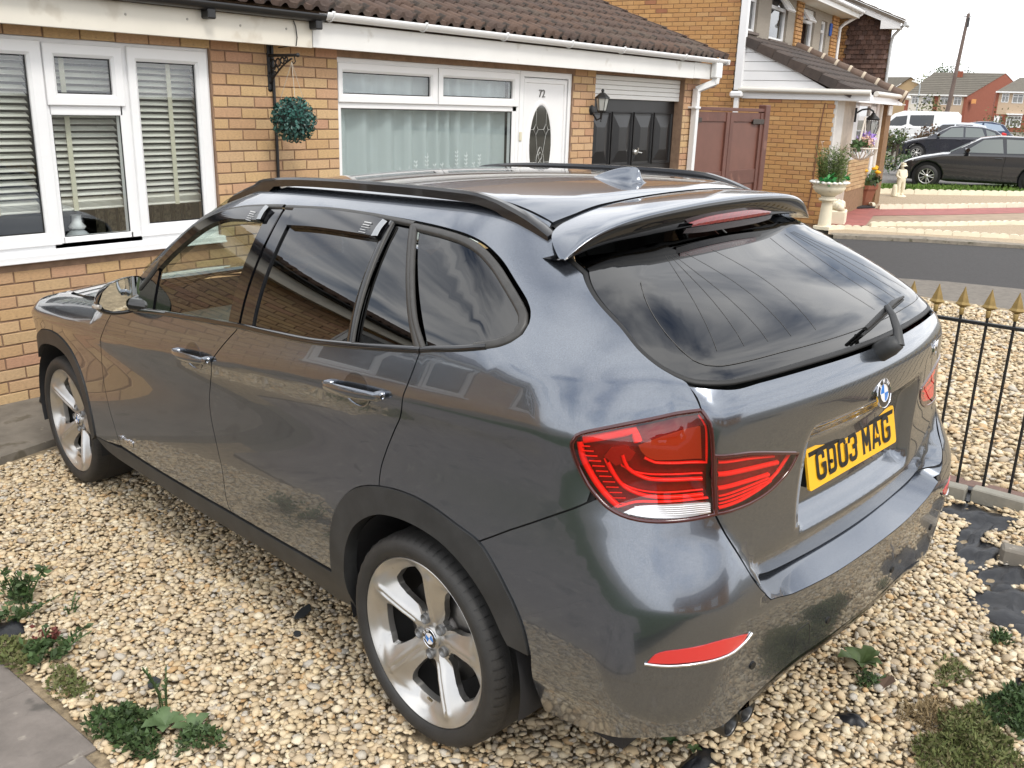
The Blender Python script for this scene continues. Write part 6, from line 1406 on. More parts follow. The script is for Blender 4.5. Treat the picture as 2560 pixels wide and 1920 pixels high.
# ================================================================== SIDE GATE
GATEM = mat('gate_brown', (.135, .052, .036), rough=.55, noise=.25, nscale=5, bump=.3, bscale=40, spots=[((.20, .09, .06), 4, .62)])
GPANEL = mat('gate_panel_brown', (.165, .066, .045), rough=.5, noise=.18, nscale=3)
GY = 4.42; gate = empty('side_gate', (8.30, GY, 0), label='brown panelled timber double gate between the bungalow and the next house', cat='gate')
def gp(name, a, b_, m=GATEM, ch=.004, par=None): b = MB(); b.box((a[0]-8.30, a[1], a[2]), (b_[0]-8.30, b_[1], b_[2]), ch); return b.build(name, m, par or gate)
gp('post', (10.56, -.02, -.05), (10.72, .10, 1.90), ch=.01); gp('post', (8.22, .02, -.05), (8.34, .12, 1.84))
gp('top_rail', (8.30, .0, 1.80), (10.60, .05, 1.845))
for (xa, xb) in ((8.36, 9.49), (9.505, 10.56)):
    for (za, zb) in ((1.66, 1.785), (.80, 1.0), (.02, .18)): gp('rail', (xa, .012, za), (xb, .05, zb))
    gp('stile', (xa, .0, .02), (xa+.10, .052, 1.785)); gp('stile', (xb-.10, .0, .02), (xb, .052, 1.785))
    gp('panel', (xa+.09, .028, .17), (xb-.09, .04, .81), GPANEL, 0); gp('panel', (xa+.09, .028, .99), (xb-.09, .04, 1.67), GPANEL, 0)
hg = mat('hinge_dark', (.05, .038, .03), rough=.6); gp('hinge', (10.20, -.012, 1.63), (10.60, .0, 1.70), hg); gp('hinge', (8.36, -.012, 1.65), (8.66, .0, 1.71), hg)
b = MB(); b.tube([(8.62+.20*math.cos(a), 5.4, 1.72+.42*math.sin(a)) for a in np.linspace(0, PI, 14)], .09, 8, flat=.8)
for k in range(5): b.tube([(8.47+.075*k, 5.38, 1.2), (8.47+.075*k, 5.38, 1.95-.02*abs(k-2)**2)], .03, 6)
tag(b.build('garden_arch', mat('weathered_stone', (.28, .25, .2), rough=.95, noise=.3, nscale=12)), 'weathered grey arched garden ornament showing over the gate', 'ornament')

# ================================================================== NEXT HOUSE (own frame, turned 8 degrees)
TH = math.radians(8); RT = Matrix.Rotation(TH, 4, 'Z')
NB = empty('neighbour_house', (0, 0, 0), TH, label='orange brick two storey house with white boarded porch and brown lean-to roof', cat='house')
XS, YP, YU = 14.0, 2.57, 4.38
core = MB()
core.box((XS+.002, YP+.03, -.15), (XS+.25, YU+7, 2.08)); core.box((XS+.002, YU+.02, 2.08), (XS+.25, YU+7, 6.2)); core.box((XS+.25, YU+6.8, -.15), (21.2, YU+7, 6.2)); core.box((21.0, YU+.02, -.1), (21.2, YU+7, 6.0)); core.build('wall_core', MORT2, NB)
brickwork_hide = lambda u, v: (v > 545)
Ms = frame_matrix((XS, 0, 0), (0, -1, 0), (-1, 0, 0))        # local x runs towards the street: x = -y'
brickwork(NB, Ms, -9.0, -YP-.005, -.06, 4.4, [(-YU+.0, 2.04, -2.0, 9)], ORNG, proud=.007, limit=300, seed=5, Mworld=RT @ Ms)
STUC = mat('grey_pebbledash', (.33, .29, .24), rough=.95, noise=.3, nscale=40, bump=.8, bscale=120)
PBRK = mat('porch_brick', (.46, .30, .15), rough=.85, cols=[(.46, .30, .15), (.52, .36, .19), (.42, .26, .13), (.55, .39, .21)], noise=.15)
# upper front: pebbledash panels and brick piers with openings
ufm = MB(); UO = [(14.25, 3.18, 15.0, 3.95), (15.80, 3.14, 16.95, 3.97), (18.00, 3.07, 19.10, 3.92), (19.70, 3.03, 20.22, 3.80)]
xa = XS+.02
for o in UO+[(21.2, 0, 21.2, 0)]:
    ufm.box((xa, YU, 2.3), (o[0], YU+.2, 4.15));
    if o[2] > o[0]: ufm.box((o[0], YU, 2.3), (o[2], YU+.2, o[1])); ufm.box((o[0], YU, o[3]), (o[2], YU+.2, 4.15))
    xa = o[2]
ufm.build('front_panel', STUC, NB)
Mu = frame_matrix((0, YU, 0), (1, 0, 0), (0, -1, 0))
brickwork(NB, Mu, 17.50, 17.98, 2.6, 4.1, [], ORNG, proud=.04, limit=40, seed=6, Mworld=RT @ Mu); brickwork(NB, Mu, 20.62, 21.2, 2.6, 4.0, [], ORNG, proud=.04, limit=40, seed=7, Mworld=RT @ Mu)
WGL = glass('far_glass', (.35, .37, .38), ior=1.7); INR = mat('inner_pale', (.25, .24, .22), rough=.9); BRNF = mat('brown_frame', (.10, .065, .045), rough=.5)
for i, (x0, z0, x1, z1) in enumerate(UO):
    b = MB(); ring(b, (x0, z0, x1, z1), (x0+.06, z0+.06, x1-.06, z1-.06), YU+.05, YU+.11, .01); b.box((x0+.04, YU+.052, z0+(z1-z0)*.68), (x1-.04, YU+.1, z0+(z1-z0)*.68+.06)); w = b.build('window', UPVC, NB)
    pane(w, (x0+.06, z0+.06, x1-.06, z1-.06), YU+.09, WGL, False)
    b = MB(); b.box((x0, YU+.4, z0), (x1, YU+.45, z1)); b.build('room_back', INR, w)
    b = MB(); b.box((x0-.04, YU-.05, z0-.05), (x1+.04, YU+.06, z0), .005); b.build('window_sill', UPVC if i > 1 else BRNF, NB)
    if i in (1, 2):
        xm = (x0+x1)/2; xl, xr = (xm-.02, x1-.04) if i == 1 else (x0+.05, xm+.06)
        v = MB(); ring(v, (xl, -.30, xr, 0), (xl+.05, -.25, xr-.05, -.05), -.02, .02, .008); v.box((xl+.05, 0, -.25), (xr-.05, .006, -.05)); me = v.mesh('open_light'); me.transform(Matrix.Translation((0, YU+.03, z1-.03)) @ Matrix.Rotation(math.radians(-38), 4, 'X')); link('open_light', me, UPVC, w)
    if i == 2:
        for k in range(7): c = MB(); c.box((x0+.07, YU+.16, z0+.10+k*.075), (x1-.07, YU+.19, z0+.14+k*.075)); c.build('blind_slat', mat('blind_dark', (.12, .12, .11), rough=.7), w)
b = MB(); b.box((20.42, YU-.05, 3.52), (20.56, YU+.0, 3.80), .02); b.build('alarm_box', mat('alarm_blue', (.02, .10, .45), rough=.4), NB)
# eaves of the upper roof
b = MB(); b.box((13.9, YU-.42, 3.98), (21.5, YU-.40, 4.12)); b.build('fascia_board', UPVC_O, NB); b = MB(); b.box((13.9, YU-.40, 3.98), (21.5, YU, 4.0)); b.build('soffit', CREAM, NB)
b = MB(); b.tube([(13.9, YU-.46, 4.13), (21.65, YU-.46, 4.13)], .05, 8); b.build('gutter', UPVC, NB)
b = MB(); b.tube([(21.55, YU-.46, 4.09), (21.35, YU-.12, 3.85), (21.28, YU-.05, 3.75), (21.25, YU-.05, 2.6)], .04, 8); b.build('downpipe', UPVC, NB)
b = MB(); b.add([(13.85, YU-.40, 4.14), (21.6, YU-.40, 4.14), (21.6, YU+3.4, 6.0), (13.85, YU+3.4, 6.0)], [(0, 1, 2, 3)]); b.build('roof', RTILE, NB)
# porch cheek: white boards in a triangle
for k in range(5):
    za, zb = 2.175+k*.155, 2.175+(k+1)*.155-.008
    ye = lambda z: 2.62+(z-2.14)*(4.24-2.62)/(2.96-2.14)
    yb = min(4.27, 4.27); b = MB(); b.prism([(-yb, za), (-ye(za), za), (-min(4.26, ye(zb)), zb), (-yb, zb)], (XS-.012, 0, 0), (0, -1, 0), (0, 0, 1), (.03, 0, 0)); b.build('cladding_board', UPVC, NB)
b = MB(); b.box((XS-.03, 2.02, 2.02), (XS+.02, 4.20, 2.15), .004); b.build('fascia_board', UPVC, NB)
b = MB(); b.tube([(XS-.07, 4.26, 2.175), (XS-.07, 2.02, 2.155)], .045, 10); b.build('gutter', mat('gutter_pale', (.66, .63, .57), rough=.4), NB)
b = MB(); b.box((XS-.14, 4.17, 2.03), (XS+.0, 4.40, 2.14), .03); b.build('hopper', UPVC, NB)
b = MB(); b.box((XS-.11, 4.21, 2.16), (XS-.01, 4.34, 6.0), .006); b.build('downpipe', UPVC, NB); b = MB(); b.box((XS-.10, 4.24, -.1), (XS-.02, 4.32, 2.05), .006); b.build('downpipe', UPVC, NB)
b = MB(); b.tube([(XS-.012, 2.75, 1.98), (XS-.014, 2.78, 1.6), (XS-.014, 2.80, .5), (XS-.014, 2.83, .2)], .009, 6); b.build('wall_cable', mat('cable_brown', (.16, .07, .04), rough=.6), NB)
# lean-to roof of the porch
LT = mat('porch_tile_dark', (.062, .046, .037), rough=.75, cols=[(.062, .046, .037), (.075, .053, .042), (.052, .040, .034), (.07, .052, .045)], noise=.35, nscale=7, bump=.5, bscale=60)
sl_ = math.atan2(3.03-2.16, 4.28-2.3); Ml = roof_frame((0, 2.30, 2.175), (1, 0, 0), (0, math.cos(sl_), math.sin(sl_)))
HX = lambda yy: 20.9-(yy-2.0)*.62
tiled_roof(NB, Ml, 13.96, 24, 7, .30, .305, LT, limit=200, rolls=1, rise=.03, Mw=RT @ Ml, seed=20, keep=lambda x, y: x < 17.75-y*.08)
b = MB(); b.add([(13.98, 2.28, 2.15), (17.72, 2.28, 2.15), (17.5, 4.38, 3.06), (13.98, 4.38, 3.06)], [(0, 1, 2, 3)]); b.add([(17.72, 2.28, 2.15), (18.9, 4.38, 2.15), (17.5, 4.38, 3.06)], [(0, 1, 2)]); b.build('roof_deck', LT, NB)
for k in range(7):      # end tiles along the verge
    t0 = k*.305; d = (math.cos(sl_), math.sin(sl_)); b = MB(); P0 = (2.30+t0*d[0], 2.17+t0*d[1])
    b.add([(x, P0[0]+a*d[0]-c*d[1], P0[1]+a*d[1]+c*d[0]) for x in (13.93, 13.975) for a, c in ((0, -.11), (.30, -.11), (.30, .025), (0, .055))], [(0, 1, 2, 3)[::-1], (7, 6, 5, 4)[::-1], (0, 4, 5, 1)[::-1], (1, 5, 6, 2)[::-1], (2, 6, 7, 3)[::-1], (3, 7, 4, 0)[::-1]]); b.build('verge_tile', LT, NB)
RIDG = mat('ridge_tile_brown', (.13, .085, .062), rough=.8, noise=.3, nscale=8)
for k in range(8):
    t0, t1 = k/8, (k+1)/8; A = np.array((17.48, 4.30, 3.10)); B = np.array((17.78, 2.12, 2.17)); b = MB(); b.tube([A+(B-A)*t0, A+(B-A)*(t1+.02)], [.10, .115], 10); b.build('ridge_tile', RIDG, NB)
    b = MB(); b.tube([A+(B-A)*(t1-.012), A+(B-A)*(t1+.010)], .119, 10); b.build('mortar_joint', mat('pale_mortar', (.5, .42, .32), rough=.9), NB)
# porch front: white frame with door light, brick below, posts
fr = MB(); fr.box((15.60, YP, 1.02), (15.95, YP+.06, 2.02), .004); fr.box((17.02, YP, 1.02), (17.62, YP+.06, 2.02), .004); fr.box((15.6, YP, 1.96), (17.62, YP+.06, 2.02)); fr.box((15.6, YP, .98), (17.62, YP+.06, 1.10)); fr.box((15.9, YP, 1.70), (17.05, YP+.055, 1.775)); fr.build('porch_frame', UPVC, NB)
pn_ = MB(); pn_.box((15.92, YP+.035, 1.08), (17.05, YP+.04, 1.97)); pn_.build('porch_glass', mat('porch_glass_grey', (.115, .108, .092), rough=.1, coat=.7), NB)
b = MB(); b.box((15.58, YP+.012, -.15), (17.62, YP+.25, .99)); b.build('porch_wall', MORT2, NB)
Mp = frame_matrix((0, YP+.01, 0), (1, 0, 0), (0, -1, 0)); brickwork(NB, Mp, 15.66, 17.56, .40, .985, [], PBRK, proud=.012, limit=120, seed=8, Mworld=RT @ Mp, L_=.30)
b = MB(); b.box((17.60, YP-.02, .35), (18.08, YP+.05, 2.02), .006); b.build('white_door', UPVC, NB)
b = MB(); b.box((17.84, YP-.06, .40), (18.0, YP-.02, 2.0), .004); b.build('trellis_post', mat('trellis_white', (.66, .62, .55), rough=.6), NB)
b = MB(); b.box((18.10, YP-.12, -.1), (18.62, YP+.1, 2.02)); b.build('end_pier', mat('end_brick_brown', (.23, .13, .06), rough=.85, noise=.3, nscale=12), NB)
b = MB(); b.box((18.15, YP-.15, 1.80), (18.55, YP-.1, 2.0), .01); b.build('meter_box', UPVC_O, NB)
b = MB(); b.box((XS+.01, YP-.02, -.1), (14.62, YP+.06, 2.04), .004); b.build('white_pilaster', mat('painted_brick_white', (.62, .60, .57), rough=.7, noise=.12, nscale=12), NB)
b = MB(); b.box((14.64, YP+.0, -.1), (15.58, YP+.05, 2.04)); b.build('painted_wall', mat('pale_painted_brick', (.52, .45, .37), rough=.8, noise=.2, nscale=10), NB)
b = MB(); b.box((XS-.02, YP-.36, 2.0), (18.3, YP-.33, 2.14), .004); b.build('fascia_board', UPVC, NB)
b = MB(); b.tube([(15.2, YP-.40, 2.165), (18.75, YP-.40, 2.165)], .045, 8); b.build('gutter', mat('gutter_pale', (.66, .63, .57), rough=.4), NB)
b = MB(); b.box((XS-.0, YP-.33, 2.02), (18.9, YP+.02, 2.035)); b.build('soffit', UPVC_O, NB)
RTv = lambda x, y, z: tuple(RT @ Vector((x, y, z)))
# porch lantern and hanging basket
t = empty('porch_lantern', RTv(15.75, YP-.05, 1.72), TH, 'black hanging carriage lantern beside the white porch door', 'lantern'); k_ = 1.25
b = MB(); b.tube([(-.35, .0, .10), (-.30, -.1, .17), (-.18, -.2, .19), (-.05, -.25, .15), (0, -.25, .10)], .016, 8); b.lathe([(.001, -.02), (.045, -.02), (.045, .0)], 10, (-.35, 0, .10), axis='y'); b.tube([(-.36, -.01, -.05), (-.36, -.01, .2)], .02, 6); b.build('arm', IRON, t)
b = MB(); c = (0, -.25, 0); b.lathe([(.001, .13), (.03, .12), (.05, .08), (.115, .03), (.125, .0), (.10, -.01)], 8, c);
for k in range(8): a = PI*k/4; b.tube([(c[0]+.10*math.cos(a), c[1]+.10*math.sin(a), -.01), (c[0]+.125*math.cos(a), c[1]+.125*math.sin(a), -.12), (c[0]+.075*math.cos(a), c[1]+.075*math.sin(a), -.27)], .007, 5)
b.lathe([(.085, -.27), (.08, -.29), (.03, -.34), (.015, -.40), (.001, -.42)], 8, c); b.build('lantern_cage', IRON, t)
b = MB(); b.lathe([(.08, -.26), (.09, -.12), (.085, -.02)], 10, c); b.build('lantern_glass', mat('lantern_glass', (.42, .43, .41), rough=.12, coat=.5), t)
bx = RTv(15.05, YP-.30, 1.19); hb = empty('hanging_basket', bx, TH, 'white wire hanging basket of purple and pink flowers beside the porch', 'basket'); WIRE = mat('white_wire', (.66, .60, .52), rough=.5)
b = MB()
for k in range(14):
    a = 2*PI*k/14; b.tube([(.27*math.cos(a), .27*math.sin(a), .04), (.24*math.cos(a+.1), .24*math.sin(a+.1), -.05), (.10*math.cos(a+.2), .10*math.sin(a+.2), -.14), (0, 0, -.17)], .012, 5)
b.tube([(.27*math.cos(a), .27*math.sin(a), .04) for a in np.linspace(0, 2*PI, 24)], .016, 5, cap=False)
for k in range(5): b.tube([(-.27+.045*k+.0, 0, .04), (-.21+.02*k, 0, .25), (-.10+.01*k, 0, .42), (.0, 0, .58)], .012, 5); b.tube([(.27-.045*k, 0, .04), (.21-.02*k, 0, .25), (.10-.01*k, 0, .42), (.0, 0, .58)], .012, 5)
b.build('basket_frame', WIRE, hb)
def blob_leaves(name, parent, m, n, ctr, rad, size, seed, flat=1.0):
    r = np.random.RandomState(seed); b = MB()
    for i in range(n):
        d = r.normal(0, 1, 3); d /= np.linalg.norm(d); p = np.array(ctr)+d*np.array(rad)*r.uniform(.45, 1)**.6; q = r.normal(0, 1, 3); q /= np.linalg.norm(q); w = np.cross(q, d); w /= np.linalg.norm(w)+1e-9; s = size*r.uniform(.6, 1.4)
        b.add([p, p+q*s*.5+w*s*.28, p+q*s, p+q*s*.5-w*s*.28], [(0, 1, 2, 3)])
    return b.build(name, m, parent)
FLP = mat('flower_purple', (.34, .20, .62), rough=.7, cols=[(.30, .17, .60), (.45, .30, .70), (.62, .50, .78), (.22, .12, .45)]); FLK = mat('flower_pink', (.72, .42, .42), rough=.7, cols=[(.74, .45, .42), (.80, .58, .52), (.78, .52, .30)]); LEAFD = mat('leaf_green_dark', (.04, .085, .02), rough=.6, cols=[(.035, .075, .018), (.06, .115, .03), (.025, .055, .016)])
blob_leaves('flowers', hb, FLP, 240, (.13, -.05, .17), (.20, .16, .15), .07, 1); blob_leaves('flowers', hb, FLK, 120, (-.08, -.08, .15), (.12, .12, .10), .07, 2); blob_leaves('foliage', hb, LEAFD, 160, (-.1, 0, .10), (.25, .16, .08), .10, 3)
# the planter urn, pots, ornaments
CRM = mat('cream_painted_stone', (.80, .73, .56), rough=.6, noise=.08, nscale=4, spots=[((.62, .54, .40), 6, .68)]); WHS = mat('white_painted_stone', (.82, .80, .76), rough=.6, noise=.06)
ux, uy = 12.62, 4.10
urn = empty('pedestal_urn', (ux, uy, -.03), label='tall cream pedestal urn planted with feathery greenery by the road kerb', cat='planter'); urn.scale = (.69, .69, .67)
b = MB(); b.box((-.20, -.20, 0), (.20, .20, .09), .01); b.lathe([(.155, .09), (.145, .30), (.125, .66), (.135, .69), (.20, .70), (.205, .75), (.16, .78), (.17, .81)], 24); b.build('pedestal', CRM, urn)
b = MB(); prof = [(.15, .81), (.19, .84), (.27, .88), (.335, .95), (.37, 1.02), (.36, 1.06), (.41, 1.10), (.43, 1.13), (.40, 1.16), (.30, 1.13)]; n = 36; V = []
for i, (r_, z) in enumerate(prof):
    for k in range(n): a = 2*PI*k/n; rr = r_*(1+(.035*abs(math.sin(a*9)) if 1 <= i <= 4 else 0)); V.append((rr*math.cos(a), rr*math.sin(a), z))
b.add(V, [(i*n+k, i*n+(k+1) % n, (i+1)*n+(k+1) % n, (i+1)*n+k) for i in range(len(prof)-1) for k in range(n)], True); b.build('bowl', CRM, urn)
b = MB(); r = np.random.RandomState(2)
for k in range(20): a = 2*PI*k/20; b.lathe([(.001, -.02), (.055, 0), (.05, .03), (.001, .05)], 7, (.41*math.cos(a), .41*math.sin(a), 1.13))
b.build('bowl_rim', WHS, urn)
FERN = mat('feathery_green', (.10, .15, .035), rough=.7, cols=[(.09, .14, .03), (.14, .20, .05), (.06, .10, .025), (.18, .23, .07)])
def stems(name, parent, m, n, ctr, rx, h, seed, leaf=.05, lean=.25, per=10, w=.12):
    r = np.random.RandomState(seed); b = MB()
    for i in range(n):
        a = r.uniform(0, 2*PI); q = r.uniform(0, 1)**.5; x, y = ctr[0]+rx*q*math.cos(a), ctr[1]+rx*q*math.sin(a); hh = h*r.uniform(.55, 1.05); dx, dy = lean*q*math.cos(a)*hh+r.normal(0, .04), lean*q*math.sin(a)*hh+r.normal(0, .04)
        P = [np.array((x+dx*t*t, y+dy*t*t, ctr[2]+hh*t)) for t in np.linspace(0, 1, 4)]
        for p0, p1 in zip(P[:-1], P[1:]): s = np.array((.002+.004*leaf/.05, 0, 0)); b.add([p0-s, p0+s, p1+s*.7, p1-s*.7], [(0, 1, 2, 3)])
        for k in range(per):
            t = r.uniform(.15, 1); p = np.array((x+dx*t*t, y+dy*t*t, ctr[2]+hh*t)); d = np.array((r.normal(0, 1), r.normal(0, 1), r.uniform(.1, 1.1))); d /= np.linalg.norm(d); L_ = leaf*r.uniform(.6, 1.3); s = np.cross(d, r.normal(0, 1, 3)); s /= np.linalg.norm(s)+1e-9
            b.add([p, p+d*L_*.5+s*L_*w, p+d*L_, p+d*L_*.5-s*L_*w], [(0, 1, 2, 3)])
    return b.build(name, m, parent)
stems('feathery_plant', urn, FERN, 75, (0, 0, 1.12), .28, .85, 4, leaf=.12, lean=.15, per=26, w=.07)
stems('white_sprigs', urn, mat('pale_sprig', (.62, .56, .52), rough=.8), 22, (.1, 0, 1.12), .22, 1.0, 5, leaf=.06, lean=.2, per=12)
blob_leaves('broad_leaves', urn, mat('leaf_bright_green', (.03, .22, .045), rough=.5, cols=[(.02, .17, .035), (.04, .28, .06), (.015, .10, .03)]), 130, (.30, -.08, 1.26), (.20, .18, .15), .13, 6); blob_leaves('broad_leaves', urn, MATS['leaf_bright_green'], 60, (-.30, -.05, 1.22), (.12, .14, .09), .13, 7)
px_, py_ = 17.2, 5.15
pot = empty('flower_pot', (px_, py_, -.03), label='terracotta pot of yellow flowers on the red porch step', cat='pot')
b = MB(); b.lathe([(.001, 0), (.24, 0), (.33, .36), (.36, .37), (.37, .45), (.33, .45), (.31, .40)], 8, smooth=False); b.build('pot', mat('terracotta_brown', (.24, .085, .045), rough=.6), pot)
blob_leaves('foliage', pot, LEAFD, 260, (0, 0, .55), (.42, .42, .18), .14, 8); b = MB(); r = np.random.RandomState(9)
for k in range(16):
    a = r.uniform(0, 2*PI); q = r.uniform(.1, .44); c = (q*math.cos(a), q*math.sin(a), .72+r.uniform(-.05, .10)-q*.1); b.lathe([(.001, -.02), (.06, 0), (.065, .025), (.03, .045), (.001, .05)], 9, c)
b.build('blooms', mat('flower_yellow', (.80, .45, .01), rough=.6), pot)
b = MB(); b.add([(16.35, 4.98, -.015), (17.0, 4.72, -.015), (17.35, 5.10, -.015), (16.7, 5.45, -.015), (16.35, 4.98, .012), (17.0, 4.72, .012), (17.35, 5.10, .012), (16.7, 5.45, .012)], [(4, 5, 6, 7), (0, 1, 5, 4), (1, 2, 6, 5), (3, 0, 4, 7)]); tag(b.build('door_mat', mat('rubber_mat', (.03, .028, .028), rough=.9)), 'dark door mat under the yellow flower pot', 'mat')
orn = empty('stone_ornament', (13.62, 4.30, -.03), .3, 'small cream basket weave stone trough on the red path beside the urn', 'ornament')
b = MB(); b.box((-.24, -.18, 0), (.24, .18, .24), .02); b.build('trough', CRM, orn); b = MB()
for k in range(9): b.lathe([(.001, -.02), (.07, 0), (.05, .09), (.001, .12)], 8, (-.18+.045*k, -.03+.05*(k % 3-1), .25+.05*math.sin(k/8*PI)))
b.build('carved_top', CRM, orn)
# cherub statue: one skinned figure
def statue(loc, rz, s):
    t = empty('statue', loc, rz, 'cream stone cherub statue standing on the gravel strip', 'statue'); t.scale = (s, s, s)
    J = {'pel': (0, 0, .44), 'bel': (0, -.03, .54), 'ch': (0, 0, .68), 'nk': (0, 0, .76), 'hd': (0, -.01, .86), 'ht': (0, 0, .93), 'shL': (.11, 0, .71), 'elL': (.17, .02, .57), 'haL': (.06, -.10, .52), 'shR': (-.11, 0, .71), 'elR': (-.16, .0, .58), 'haR': (-.07, -.09, .50), 'hiL': (.065, 0, .42), 'knL': (.085, -.03, .23), 'anL': (.08, 0, .05), 'toL': (.09, -.07, .02), 'hiR': (-.065, 0, .42), 'knR': (-.06, -.03, .23), 'anR': (-.04, .0, .05), 'toR': (-.05, -.07, .02)}
    E_ = [('pel', 'bel'), ('bel', 'ch'), ('ch', 'nk'), ('nk', 'hd'), ('hd', 'ht'), ('ch', 'shL'), ('shL', 'elL'), ('elL', 'haL'), ('ch', 'shR'), ('shR', 'elR'), ('elR', 'haR'), ('pel', 'hiL'), ('hiL', 'knL'), ('knL', 'anL'), ('anL', 'toL'), ('pel', 'hiR'), ('hiR', 'knR'), ('knR', 'anR'), ('anR', 'toR')]
    R_ = dict(pel=.10, bel=.115, ch=.105, nk=.045, hd=.095, ht=.06, shL=.055, elL=.04, haL=.03, shR=.055, elR=.04, haR=.03, hiL=.085, knL=.058, anL=.04, toL=.028, hiR=.085, knR=.058, anR=.04, toR=.028)
    ks = list(J); me = bpy.data.meshes.new('figure'); me.from_pydata([J[k] for k in ks], [(ks.index(a), ks.index(b)) for a, b in E_], []); o = link('figure', me, CRM, t)
    sk = o.modifiers.new('skin', 'SKIN'); sk.use_smooth_shade = True
    for i, k in enumerate(ks): me.skin_vertices[0].data[i].radius = (R_[k], R_[k]); me.skin_vertices[0].data[i].use_root = (k == 'pel')
    su = o.modifiers.new('sub', 'SUBSURF'); su.levels = 2; su.render_levels = 2
    b = MB(); r = np.random.RandomState(3)
    for k in range(30): d = r.normal(0, 1, 3); d[2] = abs(d[2])+.1; d /= np.linalg.norm(d); b.lathe([(.001, -.02), (.026, 0), (.001, .022)], 6, (.072*d[0], .072*d[1], .89+.062*d[2]))
    b.build('curls', CRM, t); b = MB(); b.lathe([(.001, -.015), (.015, -.004), (.001, .012)], 6, (0, -.108, .855)); b.build('nose', CRM, t)
    b = MB(); b.lathe([(.001, 0), (.20, 0), (.20, .03), (.17, .05), (.001, .05)], 14, (0, 0, -.03)); b.lathe([(.09, .0), (.08, .25), (.06, .32), (.001, .33)], 9, (-.13, .03, 0)); b.build('base', CRM, t)
statue((20.3, 5.28, 0.0), math.radians(-40), .80)
# scalloped edging stones
SCAL = mat('scallop_edging', (.78, .72, .56), rough=.7, noise=.10, nscale=5)
def scallop_row(P, z, h, unit, label, group, lobes=3):
    P = [np.array(p, float) for p in P]; segs = []; tot = 0
    for a, b_ in zip(P[:-1], P[1:]): L_ = np.linalg.norm(b_-a); segs.append((a, b_, L_)); tot += L_
    n = max(1, int(tot/unit)); w = tot/n; b = MB(); poly = [(0, 0), (w*.985, 0)]
    for q in range(lobes-1, -1, -1):
        for a in np.linspace(0, PI, 8): poly.append((w*.985*((q+.5)/lobes+.5/lobes*math.cos(a)), h*.62+h*.38*math.sin(a)))
    b.prism(poly, (0, -.03, 0), (1, 0, 0), (0, 0, 1), (0, .06, 0)); me = b.mesh('edging_stone'); me.materials.append(SCAL)
    def at(s):
        for a, b_, L_ in segs:
            if s <= L_: return a+(b_-a)*s/L_
            s -= L_
        return segs[-1][1]
    for i in range(n):
        p, q = at(i*w), at((i+1)*w); o = bpy.data.objects.new('edging_stone', me); COL.objects.link(o); o.location = (p[0], p[1], z); o.rotation_euler = (random.uniform(-.05, .05), 0, math.atan2(q[1]-p[1], q[0]-p[0])); tag(o, label, 'edging', group)
scallop_row([(12.5, 4.05), (12.92, 3.85), (13.31, 2.95), (14.0, 1.55), (14.3, -.5)], -.035, .085, .42, 'cream scalloped edging stone in the row along the road kerb', 'scalloped stones by the kerb')
scallop_row([(13.75, 3.72), (14.75, 2.93), (16.5, 1.87), (17.1, -.2)], -.035, .085, .46, 'cream scalloped edging stone in the row beside the brown path', 'scalloped stones by the path')
scallop_row([(16.9, 4.62), (18.45, 3.62), (20.3, 2.68), (24.5, .6)], -.035, .11, .56, 'cream scalloped edging stone in the row above the red path edge', 'scalloped stones by the red path')
scallop_row([(19.3, 6.05), (20.7, 6.1), (21.4, 5.2), (23.5, 3.3), (27.5, 1.2)], -.03, .135, .60, 'cream scalloped edging stone in the row along the lawn', 'scalloped stones by the lawn')
scallop_row([(17.0, 4.75), (17.9, 5.5)], -.03, .11, .5, 'cream scalloped edging stone behind the flower pot', 'scalloped stones by the pot')

# ================================================================== THIRD HOUSE: tile hung gable
H3 = empty('tile_hung_house', (0, 0, 0), TH, 'house with a brown tile hung gable and white bargeboard behind the porch', 'house'); X3 = 22.0
b = MB(); b.prism([(X3+.02, 3.28), (X3+6, 6.4), (X3+6, 11), (X3+.02, 11)], (0, 0, -.1), (1, 0, 0), (0, 1, 0), (0, 0, 4.05)); b.prism([(-10, 3.9), (-3.28, 3.9), (-6.6, 5.35)], (X3+.02, 0, 0), (0, -1, 0), (0, 0, 1), (.25, 0, 0)); b.build('wall_core', MORT2, H3)
M3 = frame_matrix((X3, 0, 0), (0, -1, 0), (-1, 0, 0)); brickwork_hide = None
brickwork(H3, M3, -6.3, -4.30, 2.3, 5.2, [], ORNG, proud=.015, limit=220, seed=9, Mworld=RT @ M3, poly=lambda x, z: z < 3.83+(-x-3.28)*.42)
HT = mat('hung_tile', (.1, .06, .045), rough=.9, cols=[(.11, .062, .048), (.14, .078, .058), (.09, .055, .045), (.155, .09, .068), (.20, .13, .11)], noise=.35, nscale=4, spots=[((.22, .12, .02), 1.3, .70)])
tm = MB(); r = random.Random(3); rows = []
for k in range(16):
    z0 = 2.35+k*.108
    for i in range(9):
        y0 = 4.275-(i+.5*(k % 2))*.125+.05
        if z0+.1 > 3.80+(y0-3.28)*.42 or y0-.12 < 3.24: continue
        q = r.uniform(0, .01); tm.add([(X3-.035-q, y0, z0), (X3-.035-q, y0-.117, z0), (X3-.012, y0-.117, z0+.135), (X3-.012, y0, z0+.135), (X3-.018-q, y0, z0), (X3-.018-q, y0-.117, z0)], [(0, 3, 2, 1), (0, 1, 5, 4)])
tag(tm.build('hung_tiles', HT, H3), kind='stuff')
